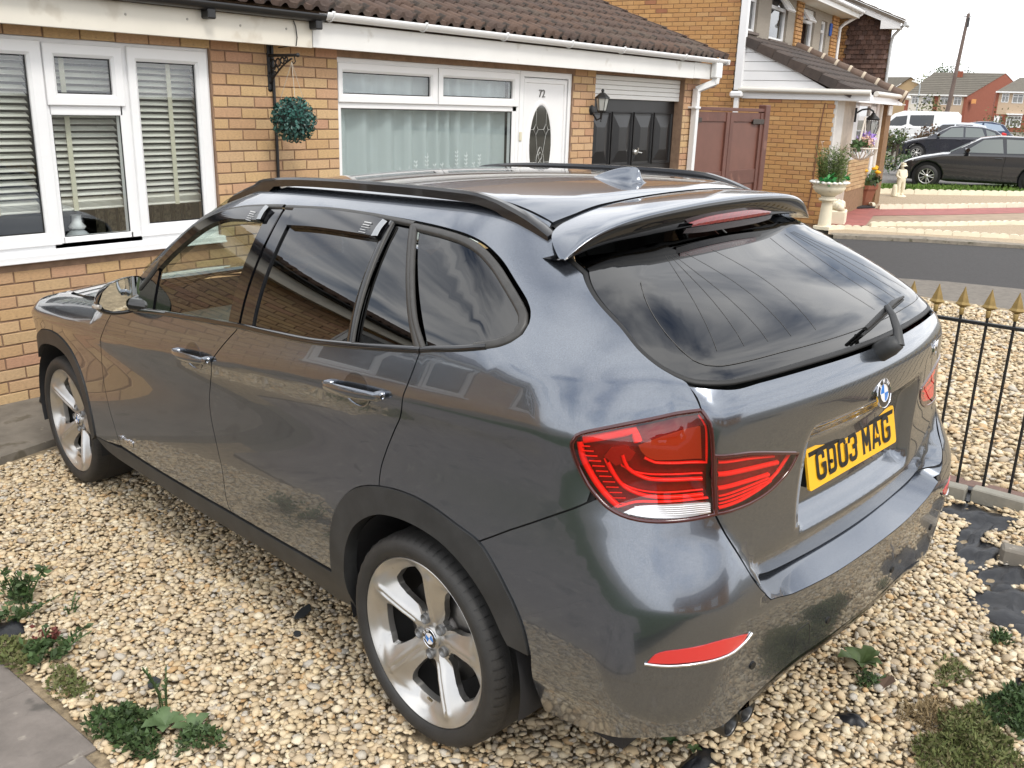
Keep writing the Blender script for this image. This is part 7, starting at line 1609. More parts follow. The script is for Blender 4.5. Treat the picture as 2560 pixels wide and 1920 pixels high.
b = MB(); b.prism([(-6.8, 5.30), (-3.06, 3.76), (-3.06, 3.90), (-6.8, 5.44)], (X3-.30, 0, 0), (0, -1, 0), (0, 0, 1), (.03, 0, 0)); b.prism([(-3.5, 3.76), (-3.05, 3.76), (-3.05, 3.92), (-3.5, 4.02)], (X3-.31, 0, 0), (0, -1, 0), (0, 0, 1), (.03, 0, 0)); b.build('bargeboard', UPVC, H3)
b = MB(); b.box((X3-.28, 3.06, 3.76), (X3+.1, 3.3, 3.78)); b.build('soffit', UPVC_O, H3)
b = MB(); b.prism([(-6.85, 5.45), (-2.98, 3.86), (-2.98, 3.93), (-6.85, 5.52)], (X3-.34, 0, 0), (0, -1, 0), (0, 0, 1), (.7, 0, 0)); b.build('roof', mat('roof_far_grey', (.15, .125, .10), rough=.9, noise=.3, nscale=5), H3)
for k in range(11):
    t0 = k*.36; b = MB(); y0 = 2.99+t0*.925; z0 = 3.945+t0*.38; b.prism([(-y0, z0), (-y0, z0+.035), (-y0-.34, z0+.16), (-y0-.34, z0+.14)], (X3-.35, 0, 0), (0, -1, 0), (0, 0, 1), (.3, 0, 0)); b.build('verge_tile', MATS['roof_far_grey'], H3)
b = MB(); b.tube([(X3-.2, 3.0, 3.84), (X3-.06, 3.22, 3.62), (X3-.03, 3.25, 3.5), (X3-.03, 3.25, 2.2)], .035, 8); b.tube([(X3-.3, 2.97, 3.86), (X3+.2, 2.97, 3.86)], .05, 8); b.build('downpipe', mat('grey_pipe', (.55, .57, .58), rough=.4), H3)

# ================================================================== FAR STREET (frame turned to face along the view)
RF = math.radians(-76); RFM = Matrix.Rotation(RF, 4, 'Z'); CX, CY_ = .888, -2.855
def fx(x, d, D): return CX+(x-CX)*D/d           # scale a measured offset to its real distance
def fz(z, d, D): return 1.81+(z-1.81)*D/d
DB = 178.0; sB = DB/48
HB = empty('far_terrace', (0, 0, 0), RF, 'far pair of rendered houses with a long grey roof and red brick gable', 'house')
REND_W = mat('render_white', (.66, .62, .54), rough=.9); REND_T = mat('render_tan', (.50, .38, .27), rough=.9); REDB = mat('red_brick_far', (.27, .085, .05), rough=.9, noise=.15, nscale=3); ROOFG = mat('far_roof_grey', (.135, .12, .095), rough=.9, noise=.25, nscale=1.2)
bX = lambda x: fx(x, 48, DB); bZ = lambda z: fz(z, 48, DB); YB = CY_+DB
xl, xr, ez, rz_ = bX(-1.62), bX(.87), bZ(2.74), 1.81+(3.88-1.81)*(DB+14)/52
b = MB(); b.box((bX(-1.5), YB, -.1), (bX(-.46), YB+.4, ez)); b.build('white_front', REND_W, HB); b = MB(); b.box((bX(-.27), YB, -.1), (bX(.79), YB+.4, ez)); b.build('tan_front', REND_T, HB)
for (a, c) in ((-1.66, -1.5), (-.46, -.27), (.79, .9)): b = MB(); b.box((bX(a), YB-.06, -.1), (bX(c), YB+.4, ez)); b.build('brick_pier', REDB, HB)
b = MB(); gx0, gy1 = xr, YB+28; ap = (bX(.88)+9.0, YB+14); b.add([(xr, YB, -.1), (xr+11, YB+28, -.1), (xr+11, YB+28, ez), (xr+5.6, YB+14, rz_), (xr, YB, ez)], [(0, 1, 2, 3, 4)]); b.add([(xl, YB, -.1), (xl, YB, ez), (xl+3.4, YB+14, rz_), (xl+6, YB+28, ez), (xl+6, YB+28, -.1)], [(0, 1, 2, 3, 4)]); b.build('brick_gable', REDB, HB)
b = MB(); b.add([(xl-.3, YB-.5, ez-.1), (xr+.1, YB-.5, ez-.1), (xr+5.7, YB+14, rz_), (xl+3.3, YB+14, rz_), (xr+11.2, YB+28.5, ez), (xl+5.8, YB+28.5, ez)], [(0, 1, 2, 3), (3, 2, 4, 5)])
b.build('roof', ROOFG, HB)
for k in range(1, 13):
    t = k/13; b = MB(); A = np.array((xl-.3, YB-.5, ez-.1)); Bq = np.array((xr+.1, YB-.5, ez-.1)); C_ = np.array((xr+5.7, YB+14, rz_)); D_ = np.array((xl+3.3, YB+14, rz_)); p, q = A+(D_-A)*t, Bq+(C_-Bq)*t; b.tube([p, q], .06, 4); b.build('tile_course', mat('tile_course_dark', (.09, .08, .065), rough=.9), HB)
b = MB(); b.box((xl, YB-.55, ez-.12), (xr+.1, YB-.5, ez+.12)); b.build('fascia_board', UPVC_O, HB)
b = MB(); cx0 = bX(.29)*1.0; b.box((1.81*0+CX+(.27-CX)*3.75, YB+11, ez+1.5), (CX+(.57-CX)*3.75, YB+13, rz_+.15)); b.build('chimney', REDB, HB)
def far_window(par, x0, z0, x1, z1, y, bars=1, tr=.3, fw=.10):
    b = MB(); ring(b, (x0, z0, x1, z1), (x0+fw, z0+fw, x1-fw, z1-fw), y-.05, y+.02, .01)
    for k in range(bars): xm = x0+(x1-x0)*(k+1)/(bars+1); b.box((xm-fw*.4, y-.04, z0), (xm+fw*.4, y, z1))
    if tr: b.box((x0, y-.04, z1-(z1-z0)*tr-fw*.4), (x1, y, z1-(z1-z0)*tr+fw*.4))
    w = b.build('window', UPVC, par); b = MB(); b.box((x0+.02, y-.012, z0+.02), (x1-.02, y-.002, z1-.02)); b.build('pane', mat('far_pane', (.20, .20, .19), rough=.1, coat=1, noise=.4, nscale=2), w)
for (x0, z1, x1, z0) in ((-1.39, 2.68, -1.09, 2.34), (-.92, 2.68, -.55, 2.35), (-.18, 2.70, .17, 2.33), (.38, 2.69, .70, 2.33)): far_window(HB, bX(x0), bZ(z0), bX(x1), bZ(z1), YB)
for (x0, x1) in ((-1.39, -.7), (-.1, .6)): far_window(HB, bX(x0), 1.0, bX(x1), 2.3, YB)
b = MB(); b.box((xr+.9, YB+.9, ez-1.2), (xr+1.6, YB+1.9, ez-.5)); b.build('alarm_box', mat('alarm_orange', (.75, .35, .12), rough=.5), HB)
DA = 205.0; HA = empty('far_tan_house', (0, 0, 0), RF, 'far tan rendered gable house with a grey roof left of the lamp post', 'house'); aX = lambda x: fx(x, 60, DA); aZ = lambda z: fz(z, 60, DA); YA = CY_+DA
b = MB(); b.add([(aX(-3.25), YA, -.1), (aX(-1.35), YA, -.1), (aX(-1.35), YA, aZ(3.25)), (aX(-2.15), YA, aZ(3.9)), (aX(-3.02), YA, aZ(3.28)), (aX(-3.25), YA, aZ(3.1))], [(0, 1, 2, 3, 4, 5)]); b.box((aX(-4.6), YA+1, -.1), (aX(-1.4), YA+12, aZ(3.1))); b.build('gable_wall', mat('tan_wall', (.44, .32, .18), rough=.9), HA)
b = MB(); b.add([(aX(-3.10), YA-.4, aZ(3.22)), (aX(-2.15), YA-.4, aZ(3.93)), (aX(-3.9), YA+9, aZ(4.0)), (aX(-4.8), YA+9, aZ(3.3))], [(0, 1, 2, 3)]); b.add([(aX(-2.15), YA-.4, aZ(3.93)), (aX(-1.3), YA-.4, aZ(3.22)), (aX(-2.3), YA+12, aZ(3.22)), (aX(-3.2), YA+12, aZ(3.95))], [(0, 1, 2, 3)]); b.build('roof', ROOFG, HA)
DC = 165.0; HC = empty('far_end_house', (0, 0, 0), RF, 'far tan house with bay window and white door at the right picture edge', 'house'); cX = lambda x: fx(x, 45, DC); cZ = lambda z: fz(z, 45, DC); YCc = CY_+DC
b = MB(); b.box((cX(2.08), YCc, cZ(1.98)), (cX(3.9), YCc+.3, cZ(2.86))); b.build('tan_front', REND_T, HC); b = MB(); b.box((cX(2.30), YCc+.02, -.1), (cX(3.9), YCc+.3, cZ(2.0))); b.box((cX(1.99), YCc-.05, -.1), (cX(2.10), YCc+8, cZ(2.84))); b.build('brick_front', REDB, HC)
b = MB(); b.add([(cX(1.93), YCc-.5, cZ(2.86)), (cX(3.95), YCc-.5, cZ(2.9)), (cX(4.3), YCc+9, cZ(2.9)+2.6), (cX(2.85), YCc+9, cZ(2.86)+2.45)], [(0, 1, 2, 3)]); b.build('roof', ROOFG, HC)
b = MB(); b.box((cX(1.95), YCc-.55, cZ(2.83)), (cX(3.95), YCc-.5, cZ(2.89))); b.build('fascia_board', UPVC, HC)
far_window(HC, cX(2.21), cZ(2.45), cX(2.48), cZ(2.81), YCc); far_window(HC, cX(2.61), cZ(2.43), cX(3.01), cZ(2.80), YCc); far_window(HC, cX(2.52), cZ(1.46), cX(3.09), cZ(1.93), YCc, 3, .35, .16)
b = MB(); b.box((cX(2.06), YCc-.1, 0), (cX(2.26), YCc, cZ(1.91)), .02); dd_ = b.build('front_door', UPVC, HC); b = MB(); b.box((cX(2.14), YCc-.13, cZ(1.62)), (cX(2.18), YCc-.1, cZ(1.82))); b.build('door_light', mat('far_pane_dark', (.05, .05, .05), rough=.1), dd_); b = MB(); b.box((cX(2.28), YCc-.02, 0), (cX(2.36), YCc+.06, cZ(1.9))); b.build('side_recess', mat('recess_grey', (.2, .2, .2), rough=.8), HC)
b = MB(); b.box((cX(2.47), YCc-.7, cZ(1.96)), (cX(3.1), YCc, cZ(2.02))); b.build('canopy', UPVC, HC)
# telegraph pole, street lamp
DP = 90.0; WOODP = mat('pole_wood', (.17, .125, .105), rough=.9, noise=.3, nscale=2); pX = lambda x: fx(x, 36, DP); pZ = lambda z: fz(z, 36, DP); YPo = CY_+DP
tp = empty('telegraph_pole', tuple(RFM @ Vector((0, 0, 0))), RF, 'leaning wooden telegraph pole rising above the far roofs', 'pole')
b = MB(); b.tube([(pX(.25), YPo, -.1), (pX(.38), YPo, pZ(2.2)), (pX(.535), YPo, pZ(5.10))], [.20, .18, .12], 10); b.build('pole', WOODP, tp)
b = MB(); b.box((pX(.52), YPo-.15, pZ(4.68)), (pX(.60), YPo+.1, pZ(4.98)), .02); b.build('junction_box', mat('box_dark', (.05, .045, .045), rough=.7), tp); b = MB(); b.tube([(pX(.50)-.25, YPo, pZ(5.02)), (pX(.55)+.2, YPo, pZ(5.02))], .05, 6); b.tube([(pX(.536), YPo, pZ(5.05)), (pX(.545), YPo, pZ(5.17))], .05, 6); b.build('insulator', mat('insulator_grey', (.4, .4, .4), rough=.5), tp)
DL = 134.0; lX = lambda x: fx(x, 40, DL); lZ = lambda z: fz(z, 40, DL); YL = CY_+DL
sl2 = empty('street_lamp', (0, 0, 0), RF, 'slim grey street lamp in front of the far terrace', 'lamp post'); b = MB(); b.tube([(lX(-.775), YL, -.1), (lX(-.785), YL, lZ(2.9)), (lX(-.80), YL, lZ(2.96)), (lX(-.9), YL, lZ(3.02))], [.10, .07, .06, .05], 8); b.build('column', mat('galvanised', (.40, .42, .43), rough=.5, metal=.3), sl2)
b = MB(); b.tube([(lX(-.88), YL, lZ(3.0)), (lX(-.98), YL, lZ(3.05)), (lX(-1.10), YL, lZ(3.075))], [.10, .20, .14], 8, flat=.6); b.build('lamp_head', mat('lamp_head_pale', (.7, .68, .64), rough=.4), sl2)
# trees and bushes
def tree(name, x, d, z0, h, rw, m, label, seed, n=700, leaf=None, cat='tree', trunk=True, rough=.35):
    r = np.random.RandomState(seed); t = empty(name, tuple(RFM @ Vector((x, CY_+d, 0))), RF, label, cat); b = MB(); leaf = leaf or h*.05; k = 9
    cl = [(r.uniform(-.75, .75)*rw, r.uniform(-.5, .5)*rw, z0+h*(.25+.65*r.uniform(0, 1)), rw*r.uniform(.28, .5)) for _ in range(k)]+[(0, 0, z0+h*.55, rw*.55)]
    for i in range(n):
        cx, cy, cz, cr_ = cl[r.randint(len(cl))]; dd = r.normal(0, 1, 3); dd /= np.linalg.norm(dd); p = np.array((cx, cy, cz))+dd*cr_*r.uniform(.4, 1.0+rough); q = r.normal(0, 1, 3); q /= np.linalg.norm(q); w = np.cross(q, dd); w /= np.linalg.norm(w)+1e-9; s = leaf*r.uniform(.6, 1.4); b.add([p, p+q*s*.5+w*s*.35, p+q*s, p+q*s*.5-w*s*.35], [(0, 1, 2, 3)])
    b.build('crown', m, t)
    if trunk:
        k2 = MB(); k2.tube([(0, 0, -.1), (0, 0, z0), (rw*.05, 0, z0+h*.6)], [h*.03+.03, h*.025+.02, .02], 7);
        for q in range(4): a = q*1.7; k2.tube([(0, 0, z0+h*.1), (rw*.5*math.cos(a), rw*.4*math.sin(a), z0+h*.55)], [h*.014+.01, .01], 5)
        k2.build('trunk', mat('bark', (.08, .06, .045), rough=.95), t)
GRN = mat('leaf_far_green', (.075, .115, .04), rough=.8, cols=[(.06, .095, .035), (.09, .135, .045), (.05, .08, .035), (.11, .15, .055)]); YGR = mat('leaf_far_yellowgreen', (.15, .17, .02), rough=.8, cols=[(.13, .15, .02), (.19, .21, .03), (.10, .125, .02)]); OLV = mat('leaf_olive', (.09, .105, .03), rough=.8, cols=[(.08, .095, .028), (.12, .13, .04), (.06, .075, .025), (.10, .09, .035)]); RED = mat('leaf_reddish', (.11, .055, .035), rough=.8, cols=[(.12, .06, .035), (.08, .065, .03), (.15, .08, .05)])
TX = lambda x, D: fx(x, 75, D)
tree('tree', TX(-2.75, 225), 225, fz(4.0, 75, 225)-4, 7.2, 2.6, YGR, 'yellow green tree behind the far tan house', 1)
tree('tree', TX(-.72, 230), 230, fz(4.3, 75, 230)-3, 7.6, 3.6, GRN, 'tallest far green tree behind the roof ridge', 2)
tree('tree', TX(-1.7, 228), 228, fz(4.0, 75, 228)-4, 6.5, 2.6, GRN, 'low dark green tree left of the tallest far tree', 3)
tree('tree', TX(.55, 232), 232, fz(4.4, 75, 232)-4, 6.2, 2.4, GRN, 'pale green tree just right of the far chimney', 4, n=450)
tree('tree', fx(-.05, 34, 86), 86, .6, 2.75, 1.9, OLV, 'straggly olive shrub behind the white van under the pole', 5, n=520, leaf=.20, cat='shrub', rough=.7)
tree('bush', fx(-.85, 30, 40), 40, .25, 1.0, .55, OLV, 'olive green bush in front of the white van', 6, n=420, leaf=.11, cat='bush', rough=.6)
tree('bush', fx(-.72, 30, 38), 38, .5, .85, .22, GRN, 'small dark sapling beside the silver car', 7, n=160, leaf=.10, cat='bush', rough=.9)
tree('bush', fx(-.02, 30, 50), 50, .25, 1.2, .55, RED, 'reddish brown bush between the silver and the dark cars', 8, n=380, leaf=.11, cat='bush', rough=.6)
tree('bush', fx(-.62, 25, 33), 33, -.05, .60, .80, LEAFD, 'low dark green hedge left of the nearest black car', 9, n=620, leaf=.10, cat='hedge', trunk=False)
tree('bush', fx(-.98, 25, 36), 36, -.05, .45, .7, YGR, 'patch of yellowish bush behind the dark hedge', 10, n=380, leaf=.10, cat='bush', trunk=False)
tree('hedge', fx(2.75, 45, 120), 120, .2, 1.5, 3.2, OLV, 'distant clipped hedge in front of the end house', 11, n=500, leaf=.25, cat='hedge', trunk=False)
# lawn blades
r = np.random.RandomState(12); n = 5200; t = r.uniform(0, 1, n); px0 = np.array([(19.5, 6.3), (20.7, 6.3), (21.45, 5.4), (23.6, 3.45), (27, 1.6)]); sx_ = np.interp(t, [0, .2, .4, .7, 1], px0[:, 0]); sy_ = np.interp(t, [0, .2, .4, .7, 1], px0[:, 1]); q = r.uniform(0, 2.6, n); X, Y = sx_+q*.78, sy_+q*.55; hgt = r.uniform(.04, .11, n); a = r.uniform(0, PI, n); wv = .03
V = np.stack([np.stack([X-wv*np.cos(a), Y-wv*np.sin(a), -.02+0*X], 1), np.stack([X+wv*np.cos(a), Y+wv*np.sin(a), -.02+0*X], 1), np.stack([X+r.normal(0, .03, n), Y+r.normal(0, .03, n), -.02+hgt], 1)], 1).reshape(-1, 3)
o = link('grass', fastmesh('grass', V, np.arange(3*n).reshape(-1, 3), False), mat('lawn_green', (.10, .19, .02), rough=.8, cols=[(.09, .17, .02), (.13, .23, .03), (.075, .14, .018), (.16, .24, .045)])); tag(o, kind='stuff')

# ================================================================== PARKED VEHICLES ON THE FAR DRIVES
def vehicle(name, label, cat, x0, D, L_, H, prof_low, prof_gh, belt, wheels, pm, width=1.75, wr=.31, glassm=None, head=True, rimm=None, wins=(), z=-.09, handles=(), mirror_at=None, rear=None, rz=0.0, group=None):
    """x forward = -x (facing left); prof_low: lower body outline, prof_gh: greenhouse outline, both (x, z) in metres from the nose"""
    t = empty(name, tuple(RFM @ Vector((x0, CY_+D, z))), RF+rz, label, cat, group); hw = width/2
    def hull(prof, ins, nm, m, yi=0):
        b = MB(); P = np.array(prof); c = P.mean(0); n = len(P); V = []
        for (y, s, dz) in ((-hw, 0, 0),): pass
        lay = [(-hw+yi+ins[0], ins[1]), (-hw+yi+.0+ins[2], 0), (hw-yi-ins[2], 0), (hw-yi-ins[0], ins[1])]
        return b
    low = MB(); P = [np.array(p) for p in prof_low]; n = len(P)
    def layer(y, k): return [(p[0], y, p[1]) for p in k]
    ctr = np.mean(P, 0)
    def shrink(Ps, d):
        out = []
        for i in range(len(Ps)):
            a = Ps[i]-Ps[i-1]; b_ = Ps[(i+1) % len(Ps)]-Ps[i]; a = a/(np.linalg.norm(a)+1e-9); b_ = b_/(np.linalg.norm(b_)+1e-9); nn = np.array((-(a+b_)[1], (a+b_)[0])); l = np.linalg.norm(nn); out.append(Ps[i]-(nn/l if l > 1e-6 else 0)*d)
        return out
    sgn = 1 if sum(P[i][0]*P[(i+1) % n][1]-P[(i+1) % n][0]*P[i][1] for i in range(n)) > 0 else -1
    sh = lambda Ps, d: shrink(Ps, -sgn*d)
    Ls = [layer(-hw, sh(P, .07)), layer(-hw+.03, sh(P, .02)), layer(-hw+.12, P), layer(hw-.12, P), layer(hw-.03, sh(P, .02)), layer(hw, sh(P, .07))]
    V = [q for l in Ls for q in l]; f = [(a*n+i, a*n+(i+1) % n, (a+1)*n+(i+1) % n, (a+1)*n+i) for a in range(5) for i in range(n)]+[tuple(range(n)), tuple(range(5*n, 6*n))[::-1]]
    if sgn > 0: f = [q[::-1] for q in f]
    low.add(V, f[:-2], True); low.add(V, f[-2:], False); bo = low.build('body', pm, t); e = bo.modifiers.new('split', 'EDGE_SPLIT'); e.split_angle = math.radians(42)
    gh = MB(); G = [np.array(p) for p in prof_gh]; m_ = len(G); zt = max(p[1] for p in G)
    yin = lambda zz: hw-.06-.17*max(0, (zz-belt)/(zt-belt))
    V = [(p[0], -yin(p[1]), p[1]) for p in G]+[(p[0], -yin(p[1])+.07, p[1]+(.02 if p[1] > belt+.1 else 0)) for p in G]+[(p[0], yin(p[1])-.07, p[1]+(.02 if p[1] > belt+.1 else 0)) for p in G]+[(p[0], yin(p[1]), p[1]) for p in G]
    f = [(a*m_+i, a*m_+(i+1) % m_, (a+1)*m_+(i+1) % m_, (a+1)*m_+i)[::-1] for a in range(3) for i in range(m_)]+[tuple(range(m_)), tuple(range(3*m_, 4*m_))[::-1]]
    gh.add(V, f, True); go = gh.build('cabin', pm, t); e = go.modifiers.new('split', 'EDGE_SPLIT'); e.split_angle = math.radians(35)
    for i, w in enumerate(wins):
        for s in (-1, 1):
            b = MB(); b.add([(x, s*(yin(zz)+.006), zz) for x, zz in w], [tuple(range(len(w))) if s < 0 else tuple(range(len(w)))[::-1]]); b.build('side_window', glassm, t)
    ws = [g for g in prof_gh]; a, c = ws[0], ws[1]
    b = MB(); A = np.array(a); C_ = np.array(c); p0 = A+(C_-A)*.06; p1 = A+(C_-A)*.94; b.add([(p0[0]-.012, -yin(p0[1])+.09, p0[1]+.01), (p0[0]-.012, yin(p0[1])-.09, p0[1]+.01), (p1[0]-.012, yin(p1[1])-.12, p1[1]+.01), (p1[0]-.012, -yin(p1[1])+.12, p1[1]+.01)], [(0, 3, 2, 1)]); b.build('windscreen', mat('far_windscreen', (.10, .12, .14), rough=.05, coat=1), t)
    for wx in wheels:
        for s in (-1, 1):
            w = empty('wheel', (wx, s*(hw-.10), wr)); w.parent = t
            b = MB(); b.lathe([(wr*.66, s*.10), (wr*.95, s*.095), (wr, s*.05), (wr, -s*.10)], 26, axis='y'); b.build('tyre', TYRE, w)
            b = MB(); b.lathe([(wr*.66, s*.10), (wr*.62, s*.085), (wr*.58, s*.03), (.001, s*.02)], 26, axis='y'); b.build('wheel_well', mat('wheel_dark', (.02, .02, .02), rough=.6), w)
            b = MB();
            for k in range(5):
                for da in (-.17, .17): a_ = 2*PI*k/5+da; b.tube([(.03*math.cos(a_), s*.085, .03*math.sin(a_)), (wr*.64*math.cos(a_+da*.35), s*.085, wr*.64*math.sin(a_+da*.35))], .016, 5)
            b.lathe([(wr*.68, s*.095), (wr*.62, s*.10), (wr*.60, s*.08)], 26, axis='y'); b.lathe([(.06, s*.07), (.05, s*.105), (.001, s*.107)], 10, axis='y'); b.build('rim', rimm or mat('far_alloy', (.62, .61, .58), rough=.3, metal=.7), w)
            b = MB(); b.lathe([(wr+.065, s*.105), (wr+.065, -s*.2)], 26, (wx, s*(hw-.10), wr), axis='y'); b.lathe([(wr+.065, s*.10), (wr*.9, s*.09)], 26, (wx, s*(hw-.10), wr), axis='y'); b.build('wheel_arch', mat('arch_black', (.004, .004, .004), rough=.8), t)
    for hx, hz in handles: b = MB(); b.tube([(hx-.09, -hw-.01, hz), (hx, -hw-.035, hz+.005), (hx+.09, -hw-.01, hz)], .014, 6); b.build('door_handle', pm, t)
    for dx_ in (handles and [handles[0][0]+.16] or []): b = MB(); b.tube([(dx_, -hw-.001, .32), (dx_-.02, -hw-.001, .6), (dx_, -hw-.001, belt-.03)], .006, 4); b.build('door_gap', SEAL, t)
    if mirror_at:
        for s in (-1, 1): b = MB(); b.tube([(mirror_at[0], s*(hw-.04), mirror_at[1]-.02), (mirror_at[0]-.02, s*(hw+.07), mirror_at[1]+.02), (mirror_at[0], s*(hw+.17), mirror_at[1]+.02)], [.03, .075, .06], 8); b.build('door_mirror', GBLK, t)
    if head:
        for s in (-1, 1): b = MB(); hx, hz = head; b.add([(hx, s*(hw-.12), hz), (hx+.34, s*(hw-.005), hz+.11), (hx+.36, s*(hw-.02), hz+.02), (hx+.16, s*(hw-.035), hz-.06)], [(0, 1, 2, 3) if s > 0 else (3, 2, 1, 0)]); b.build('headlight', mat('headlight', (.55, .56, .58), rough=.1, coat=1), t)
    if rear:
        for s in (-1, 1): b = MB(); b.box((rear[0]-.12, s*(hw-.16), rear[1]-.14), (rear[0]+.02, s*(hw-.05), rear[1]+.10), .03); b.build('tail_lamp', mat('far_tail_red', (.6, .02, .02), rough=.2), t)
    return t
BLKC = mat('black_car_paint', (.010, .010, .013), rough=.22, coat=1); DKC = mat('dark_blue_car_paint', (.02, .021, .03), rough=.25, coat=1); SILC = mat('silver_car_paint', (.62, .64, .66), rough=.3, metal=.4, coat=1); WHC = mat('white_van_paint', (.78, .78, .78), rough=.35, coat=.6); BLUC = mat('navy_car_paint', (.025, .035, .07), rough=.2, coat=1)
GL1 = mat('car_side_glass', (.16, .18, .17), rough=.04, coat=1); GL2 = mat('dark_side_glass', (.02, .021, .022), rough=.04, coat=1)
def arcpts(cx, r_, z0=.20, n=9): return [(cx+r_*math.cos(a), .31+r_*math.sin(a)) for a in np.linspace(PI+.25, -.25, n)]
lowH = [(0.02, .30), (.10, .22), (.42, .20)]+arcpts(.78, .37)+[(1.3, .19), (3.0, .19)]+arcpts(3.44, .37)+[(4.0, .22), (4.18, .34), (4.22, .60), (4.20, .88), (3.9, 1.0), (2.6, .985), (1.42, .955), (1.1, .93), (.6, .83), (.25, .72), (.06, .60), (0, .45)]
ghH = [(1.25, .93), (2.02, 1.36), (2.45, 1.425), (3.05, 1.42), (3.65, 1.33), (4.0, 1.10), (4.15, .95)]
wnH = [[(1.62, .985), (2.08, 1.335), (2.52, 1.365), (2.60, 1.0)], [(2.68, 1.0), (2.62, 1.365), (3.15, 1.355), (3.42, 1.26), (3.36, 1.02)], [(3.45, 1.03), (3.50, 1.25), (3.70, 1.20), (3.78, 1.08)]]
vehicle('parked_car', 'nearest black hatchback parked across the drive with silver five spoke wheels', 'car', fx(-.31, 24, 29.5)+.0, 29.5, 4.2, 1.43, lowH, ghH, .95, (.78, 3.44), BLKC, glassm=GL1, head=(.06, .63), wins=wnH, handles=((2.5, .86), (3.35, .89)), mirror_at=(1.72, 1.03), rear=(4.2, .85), group='cars on the far drives')
lowF = [(p[0]*1.0, p[1]*1.04) for p in lowH]; ghF = [(1.15, .96), (2.0, 1.42), (2.4, 1.475), (3.2, 1.45), (3.75, 1.32), (4.05, 1.10), (4.15, .98)]; wnF = [[(1.55, 1.0), (2.05, 1.385), (2.50, 1.42), (2.55, 1.03)], [(2.62, 1.03), (2.58, 1.42), (3.2, 1.40), (3.38, 1.05)], [(3.45, 1.06), (3.35, 1.37), (3.7, 1.25), (3.8, 1.12)]]
vehicle('parked_car', 'second dark hatchback half hidden behind the nearest black hatchback', 'car', fx(-.62, 28, 45), 45, 4.2, 1.48, lowF, ghF, .98, (.82, 3.44), DKC, glassm=GL1, head=(.06, .66), wins=wnF, handles=((2.4, .92),), mirror_at=(1.6, 1.08), rear=(4.12, 1.15), group='cars on the far drives', z=-.02)
vehicle('parked_car', 'silver white estate car between the van and the dark hatchback', 'car', fx(-.85, 33, 55), 55, 4.3, 1.5, [(p[0]*1.02, p[1]*1.05) for p in lowH], [(1.0, .97), (1.95, 1.47), (2.4, 1.53), (3.4, 1.52), (4.0, 1.40), (4.2, 1.05)], .98, (.82, 3.5), SILC, glassm=GL2, head=(.06, .66), wins=[[(1.45, 1.02), (2.0, 1.42), (2.55, 1.45), (2.55, 1.04)], [(2.62, 1.04), (2.62, 1.45), (3.4, 1.44), (3.45, 1.06)]], mirror_at=(1.5, 1.1), group='cars on the far drives', z=0)
vehicle('parked_car', 'navy car roof showing behind the silver car and the van', 'car', .2, 60, 4.3, 1.55, [(p[0]*.8, p[1]*1.05) for p in lowH], [(.4, .97), (1.0, 1.50), (1.6, 1.60), (2.2, 1.60), (2.8, 1.45), (3.2, 1.0)], .98, (.62, 2.75), BLUC, glassm=mat('pale_blue_glass', (.35, .42, .5), rough=.05, coat=1), head=(.06, .66), wins=[[(.8, 1.1), (1.1, 1.5), (1.7, 1.54), (1.7, 1.1)], [(1.8, 1.1), (1.8, 1.54), (2.6, 1.46), (2.9, 1.15)]], group='cars on the far drives', z=0)
lowV = [(0, .35), (.1, .25), (.5, .24)]+arcpts(.95, .39)+[(1.5, .25), (3.5, .25)]+arcpts(3.95, .39)+[(4.6, .26), (4.78, .4), (4.8, 1.2), (1.0, 1.2), (.3, 1.02), (.05, .8)]
vehicle('white_van', 'white panel van with black side windows behind the parked cars', 'van', fx(.89, 38, 60)-4.85, 60, 4.8, 2.05, lowV, [(.35, 1.05), (1.25, 1.86), (1.75, 2.03), (4.55, 2.04), (4.75, 1.85), (4.8, 1.15)], 1.15, (.95, 3.95), WHC, width=1.95, wr=.33, glassm=GL2, head=(.05, .85), wins=[[(.85, 1.22), (1.35, 1.72), (1.95, 1.80), (1.95, 1.32), (1.7, 1.22)], [(2.10, 1.36), (2.10, 1.82), (3.35, 1.86), (3.35, 1.24), (2.35, 1.24)]], handles=((1.9, 1.12), (2.22, 1.14)), mirror_at=(.95, 1.35), z=.02)

# ================================================================== RAILING BESIDE THE DRIVE
GOLD = mat('gold_paint_worn', (.34, .235, .085), rough=.45, metal=.35, noise=.3, nscale=40); FX = 2.147
fence = empty('railing', (FX, -.4, 0), label='black iron railing with gold spearheads between the two gravel areas', cat='fence')
fb = lambda y: .058+.024*(-(y+.65))
bm_ = MB(); bm_.tube([(0, 0, 0), (0, 0, .905)], .0068, 8); bar_me = bm_.mesh('bar'); bar_me.materials.append(IRON)
sp = MB(); sp.lathe([(.009, 0), (.0115, .003), (.0105, .012), (.013, .03), (.010, .034)], 10)
dia = [(.010, .034), (.020, .040), (.036, .048), (.026, .060), (.018, .085), (.006, .118), (.0015, .134)]
V = [];
for (w, z) in dia:
    for k in range(4): a = PI/2*k+0.1; V.append((w*math.cos(a)*(1 if k % 2 == 0 else .42), w*math.sin(a)*(1 if k % 2 == 0 else .42), z))
sp.add(V, [(i*4+k, i*4+(k+1) % 4, (i+1)*4+(k+1) % 4, (i+1)*4+k) for i in range(len(dia)-1) for k in range(4)]); sp_me = sp.mesh('spearhead'); sp_me.materials.append(GOLD); sp_me.transform(Matrix.Rotation(PI/2-.1, 4, 'Z'))
ys = [-.282+.1165*3-.1165*i for i in range(34)]
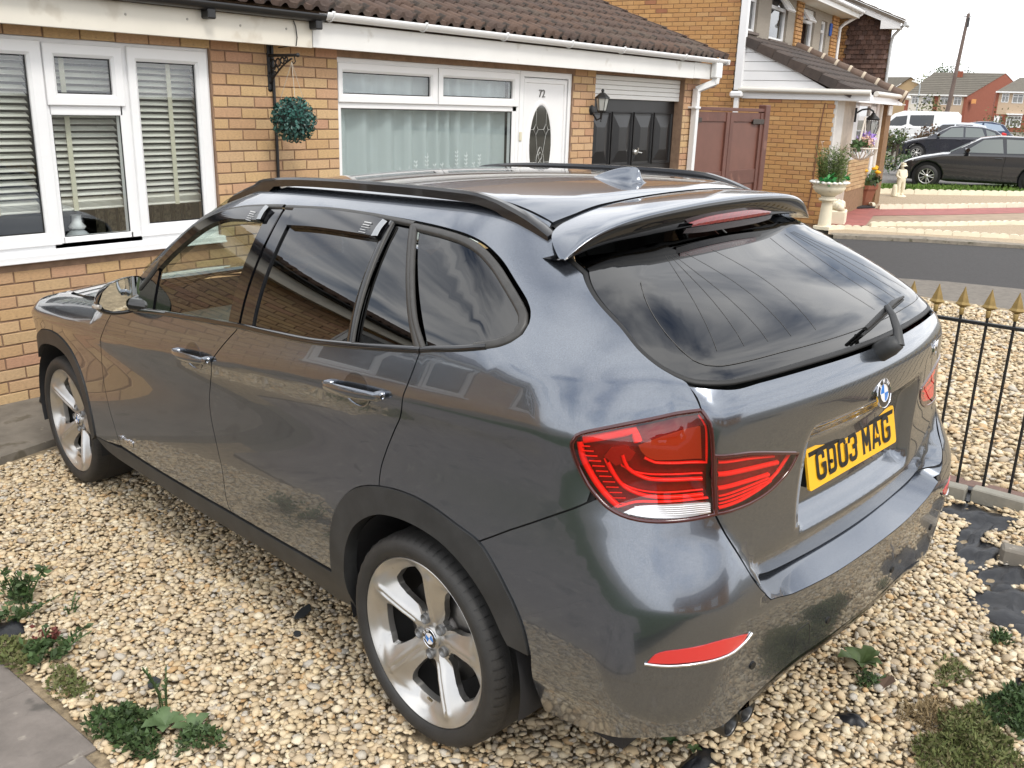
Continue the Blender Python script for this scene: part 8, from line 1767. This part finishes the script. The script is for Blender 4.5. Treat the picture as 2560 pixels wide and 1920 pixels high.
for y in ys:
    o = bpy.data.objects.new('bar', bar_me); COL.objects.link(o); o.parent = fence; o.location = (0, y+.4, fb(y)-.045)
    s = bpy.data.objects.new('spearhead', sp_me); COL.objects.link(s); s.parent = o; s.location = (0, 0, .903); s.rotation_euler = (0, 0, random.uniform(-.1, .1))
b = MB(); b.box((-.012, -3.6, .876), (.012, .6, .892), .002); b.build('rail', IRON, fence); b = MB(); b.box((-.012, -3.6, .045), (.012, .6, .062), .002); b.build('rail', IRON, fence)
# kerb line behind it and loose edging blocks in front
KB = mat('brown_kerb', (.20, .125, .10), rough=.9, noise=.3, nscale=14, bump=.4, bscale=60)
for i in range(9):
    y1 = .40-i*.46; b = MB(); b.box((2.235, y1-.452, -.05), (2.335, y1, .028+fb(y1)*.3), .006); o = b.build('kerb_block', KB); tag(o, 'brown kerb block laid behind the railing foot', 'kerb block', 'brown kerb blocks behind the railing')
EB = mat('grey_edging_block', (.27, .255, .215), rough=.85, noise=.2, nscale=10, bump=.4, bscale=80)
for i, (x, y, a, L_, lab) in enumerate(((2.035, -.60, .05, .20, 'grey concrete edging block half hidden by the rear bumper'), (2.055, -.84, -.03, .235, 'long grey concrete edging block in front of the railing foot'), (2.07, -1.10, .02, .25, 'grey concrete edging block at the right picture edge'), (2.03, -.36, .02, .24, 'grey concrete edging block hidden behind the car corner'))):
    b = MB(); b.box((-.035, -L_/2, -.05), (.035, L_/2, .052), .006); o = b.build('edging_block', EB); o.location = (x, y, gz(x, y)+.0); o.rotation_euler = (0, 0, a); tag(o, lab, 'block', 'grey edging blocks by the railing')
b = MB(); b.box((-.05, -.13, -.03), (.05, .13, .045), .01); o = b.build('concrete_lump', CONC); o.location = (1.50, -1.10, gz(1.5, -1.1)); o.rotation_euler = (.05, .1, .25); tag(o, 'rough broken concrete block lying on the black sheet at the right', 'block')
b = MB(); b.tube([(1.02, -1.20, gz(1, -1.2)+.01), (1.03, -1.22, .07), (1.06, -1.27, .085), (1.10, -1.34, .09)], .006, 6); tag(b.build('plastic_strip', mat('dark_blue_plastic', (.03, .04, .07), rough=.4)), 'dark bent plastic strip poking up at the right edge', 'strip')
b = MB(); b.box((2.02, -1.5, gz(2.1, -.8)-.02), (2.23, .3, gz(2.1, -.5)-.008)); tag(b.build('weed_membrane', MEMM), 'black sheet strip running under the railing', 'sheeting', 'bare patches of black weed sheet')

# ================================================================== WEEDS
WG1 = mat('weed_dark_green', (.045, .085, .025), rough=.7, cols=[(.04, .075, .022), (.06, .11, .03), (.03, .055, .02), (.08, .12, .04)]); WG2 = mat('weed_olive_green', (.105, .125, .035), rough=.8, cols=[(.10, .12, .03), (.14, .155, .05), (.08, .105, .028), (.17, .15, .07), (.12, .15, .04)])
WG3 = mat('weed_broad_leaf', (.095, .15, .06), rough=.6, noise=.25, nscale=30); WRED = mat('weed_red', (.16, .045, .035), rough=.7); DRY = mat('weed_dry', (.22, .16, .08), rough=.9)
def weed(x, y, label, kind, seed, rx=.1, h=.08, n=60, m=WG1, per=14, leaf=.022, w=.22, lean=.8):
    t = empty('weed', (x, y, gz(x, y)+.002), random.uniform(0, 6), label, 'weed', None)
    stems('leaves', t, m, n, (0, 0, 0), rx, h, seed, leaf=leaf, lean=lean, per=per, w=w); return t
def mound(x, y, rx, ry, h, label, seed, n, m, leaf=.016, wid=.25):
    t = empty('weed', (x, y, gz(x, y)), 0, label, 'weed'); r = np.random.RandomState(seed); b = MB(); lob = r.uniform(-1, 1, (7, 2))
    for i in range(n):
        a = r.uniform(0, 2*PI); q = r.uniform(0, 1)**.55; e = 1+.25*math.sin(3*a+seed)+.15*math.sin(7*a+2*seed); px, py = rx*q*e*math.cos(a), ry*q*e*math.sin(a); top = h*(1-q**2)*(.55+.45*math.sin(px*40+seed)*math.sin(py*37))+.010; p = np.array((px, py, top*r.uniform(.25, 1.05))); d = np.array((r.normal(0, 1), r.normal(0, 1), r.uniform(.0, 1.6))); d /= np.linalg.norm(d); s = np.cross(d, r.normal(0, 1, 3)); s /= np.linalg.norm(s)+1e-9; L_ = leaf*r.uniform(.6, 1.6)
        b.add([p, p+d*L_*.5+s*L_*wid, p+d*L_, p+d*L_*.5-s*L_*wid], [(0, 1, 2, 3)])
    b.build('leaves', m, t); return t
def rosette(x, y, R_, k, label, seed, m=WG3, up=.5, pts=7):
    t = empty('weed', (x, y, gz(x, y)+.01), 0, label, 'weed'); r = np.random.RandomState(seed)
    for i in range(k):
        a = 2*PI*i/k+r.uniform(-.3, .3); L_ = R_*r.uniform(.7, 1.1); V = [];
        for q in range(pts):
            s = q/(pts-1); rr = L_*s; zz = L_*up*math.sin(s*PI*.62)*.75; ww = L_*.30*math.sin(PI*min(1, s*.92+.06))**.8*(1+.18*(-1)**q)
            for e in (-1, 0, 1): V.append((rr*math.cos(a)-e*ww*math.sin(a), rr*math.sin(a)+e*ww*math.cos(a), zz+abs(e)*ww*.25))
        f = [(q*3+c, q*3+c+1, q*3+c+4, q*3+c+3) for q in range(pts-1) for c in (0, 1)]; b = MB(); b.add(V, f, True); b.build('leaf', m, t)
    return t
mound(-1.43, .80, .075, .15, .075, 'thick dark green weed clump at the lower left beside the slabs', 1, 1500, WG1, .020)
rosette(-1.345, .735, .075, 6, 'broad pale leaved weed beside the dark clump at lower left', 2); rosette(-1.30, .655, .06, 5, 'smaller broad leaved weed at the bottom left', 3)
weed(-1.30, .82, 'tall thin branching weed rising from the gravel at lower left', 0, 4, .012, .20, 5, WG1, 16, .016, .2, .25)
mound(-1.31, .60, .06, .07, .045, 'low green weed at the bottom edge left', 5, 500, WG1, .016)
weed(-1.29, 1.83, 'upright dark thistle like weed on the left gravel', 0, 6, .035, .13, 14, WG1, 16, .030, .25, .35); weed(-1.36, 1.74, 'dark weed beside the black sheet on the left', 0, 7, .05, .06, 12, WG1, 12, .025, .3, .6)
mound(-1.46, 1.50, .06, .12, .05, 'olive weed patch along the slab edge at left', 8, 700, WG2, .018); weed(-1.385, 1.40, 'dark spiky weed right of the slab edge', 0, 9, .06, .055, 22, WG1, 12, .032, .24, .9)
weed(-1.345, 1.48, 'small reddish weed among the left gravel', 0, 10, .015, .05, 6, WRED, 9, .022, .3, .5); mound(-1.43, 1.17, .05, .12, .035, 'thin trail of green weed along the second slab', 11, 480, WG2, .015)
weed(-1.20, 1.62, 'tiny weed sprig in the left gravel', 0, 12, .02, .05, 5, WG1, 8, .014, .25, .8)
mound(.075, -1.20, .20, .13, .085, 'large olive green moss like weed mound at the lower right', 13, 5200, WG2, .017, .16); mound(.36, -1.27, .15, .09, .075, 'bright green weed clump at the right bottom edge', 14, 2200, WG1, .018, .2)
mound(.17, -1.06, .10, .07, .03, 'thin dry fringe of the large weed mound', 15, 700, DRY, .018, .12)
rosette(.30, -.80, .085, 9, 'dandelion like rosette behind the exhaust on the right gravel', 16, mat('dandelion_leaf', (.065, .10, .03), rough=.65, noise=.3, nscale=30), .75); mound(.24, -.85, .05, .04, .02, 'small green sprout beside the dandelion rosette', 17, 200, WG1, .014)
mound(.46, -1.05, .09, .05, .03, 'sparse grey green weed on the right gravel', 18, 320, WG2, .014); mound(.78, -1.13, .05, .03, .03, 'small green tuft near the right edge gravel', 19, 160, WG1, .018)
rosette(-.44, -.50, .03, 5, 'tiny clover sprig below the rear bumper', 20, WG1); rosette(-.43, -.57, .028, 5, 'tiny clover sprig on the black sheet scrap', 21, WG1)
weed(-.33, 2.02, 'tiny green sprig in the gravel beside the front door', 0, 22, .012, .03, 4, WG1, 7, .014, .3, .6)
# fallen leaves and bits of grit on the tarmac strip are part of the surface
b = MB(); b.add([(.20, -.90, gz(.2, -.9)+.012), (.26, -.93, gz(.2, -.9)+.03), (.30, -.905, gz(.2, -.9)+.022), (.25, -.875, gz(.2, -.9)+.014)], [(0, 1, 2, 3)]); tag(b.build('dead_leaf', mat('dead_leaf', (.12, .075, .05), rough=.9)), 'curled brown dead leaf beside the dandelion rosette', 'leaf')

# ================================================================== WHAT THE BODYWORK MIRRORS: the house across the street behind the camera
OPP = empty('house_opposite', (0, 0, 0), label='brick house across the street behind the viewer, seen only mirrored in the paint', cat='house')
b = MB(); b.box((-14, -22, -.2), (4, -16, 2.6)); b.build('wall', ORNG, OPP); b = MB(); b.add([(-14.5, -15.6, 2.55), (4.5, -15.6, 2.55), (4.5, -19, 4.6), (-14.5, -19, 4.6), (4.5, -22.4, 2.55), (-14.5, -22.4, 2.55)], [(0, 1, 2, 3), (3, 2, 4, 5)]); b.build('roof', RTILE, OPP)
for x in (-11, -6, -1): b = MB(); b.box((x-1, -16.02, .9), (x+1, -15.98, 2.1)); b.build('window', UPVC, OPP)
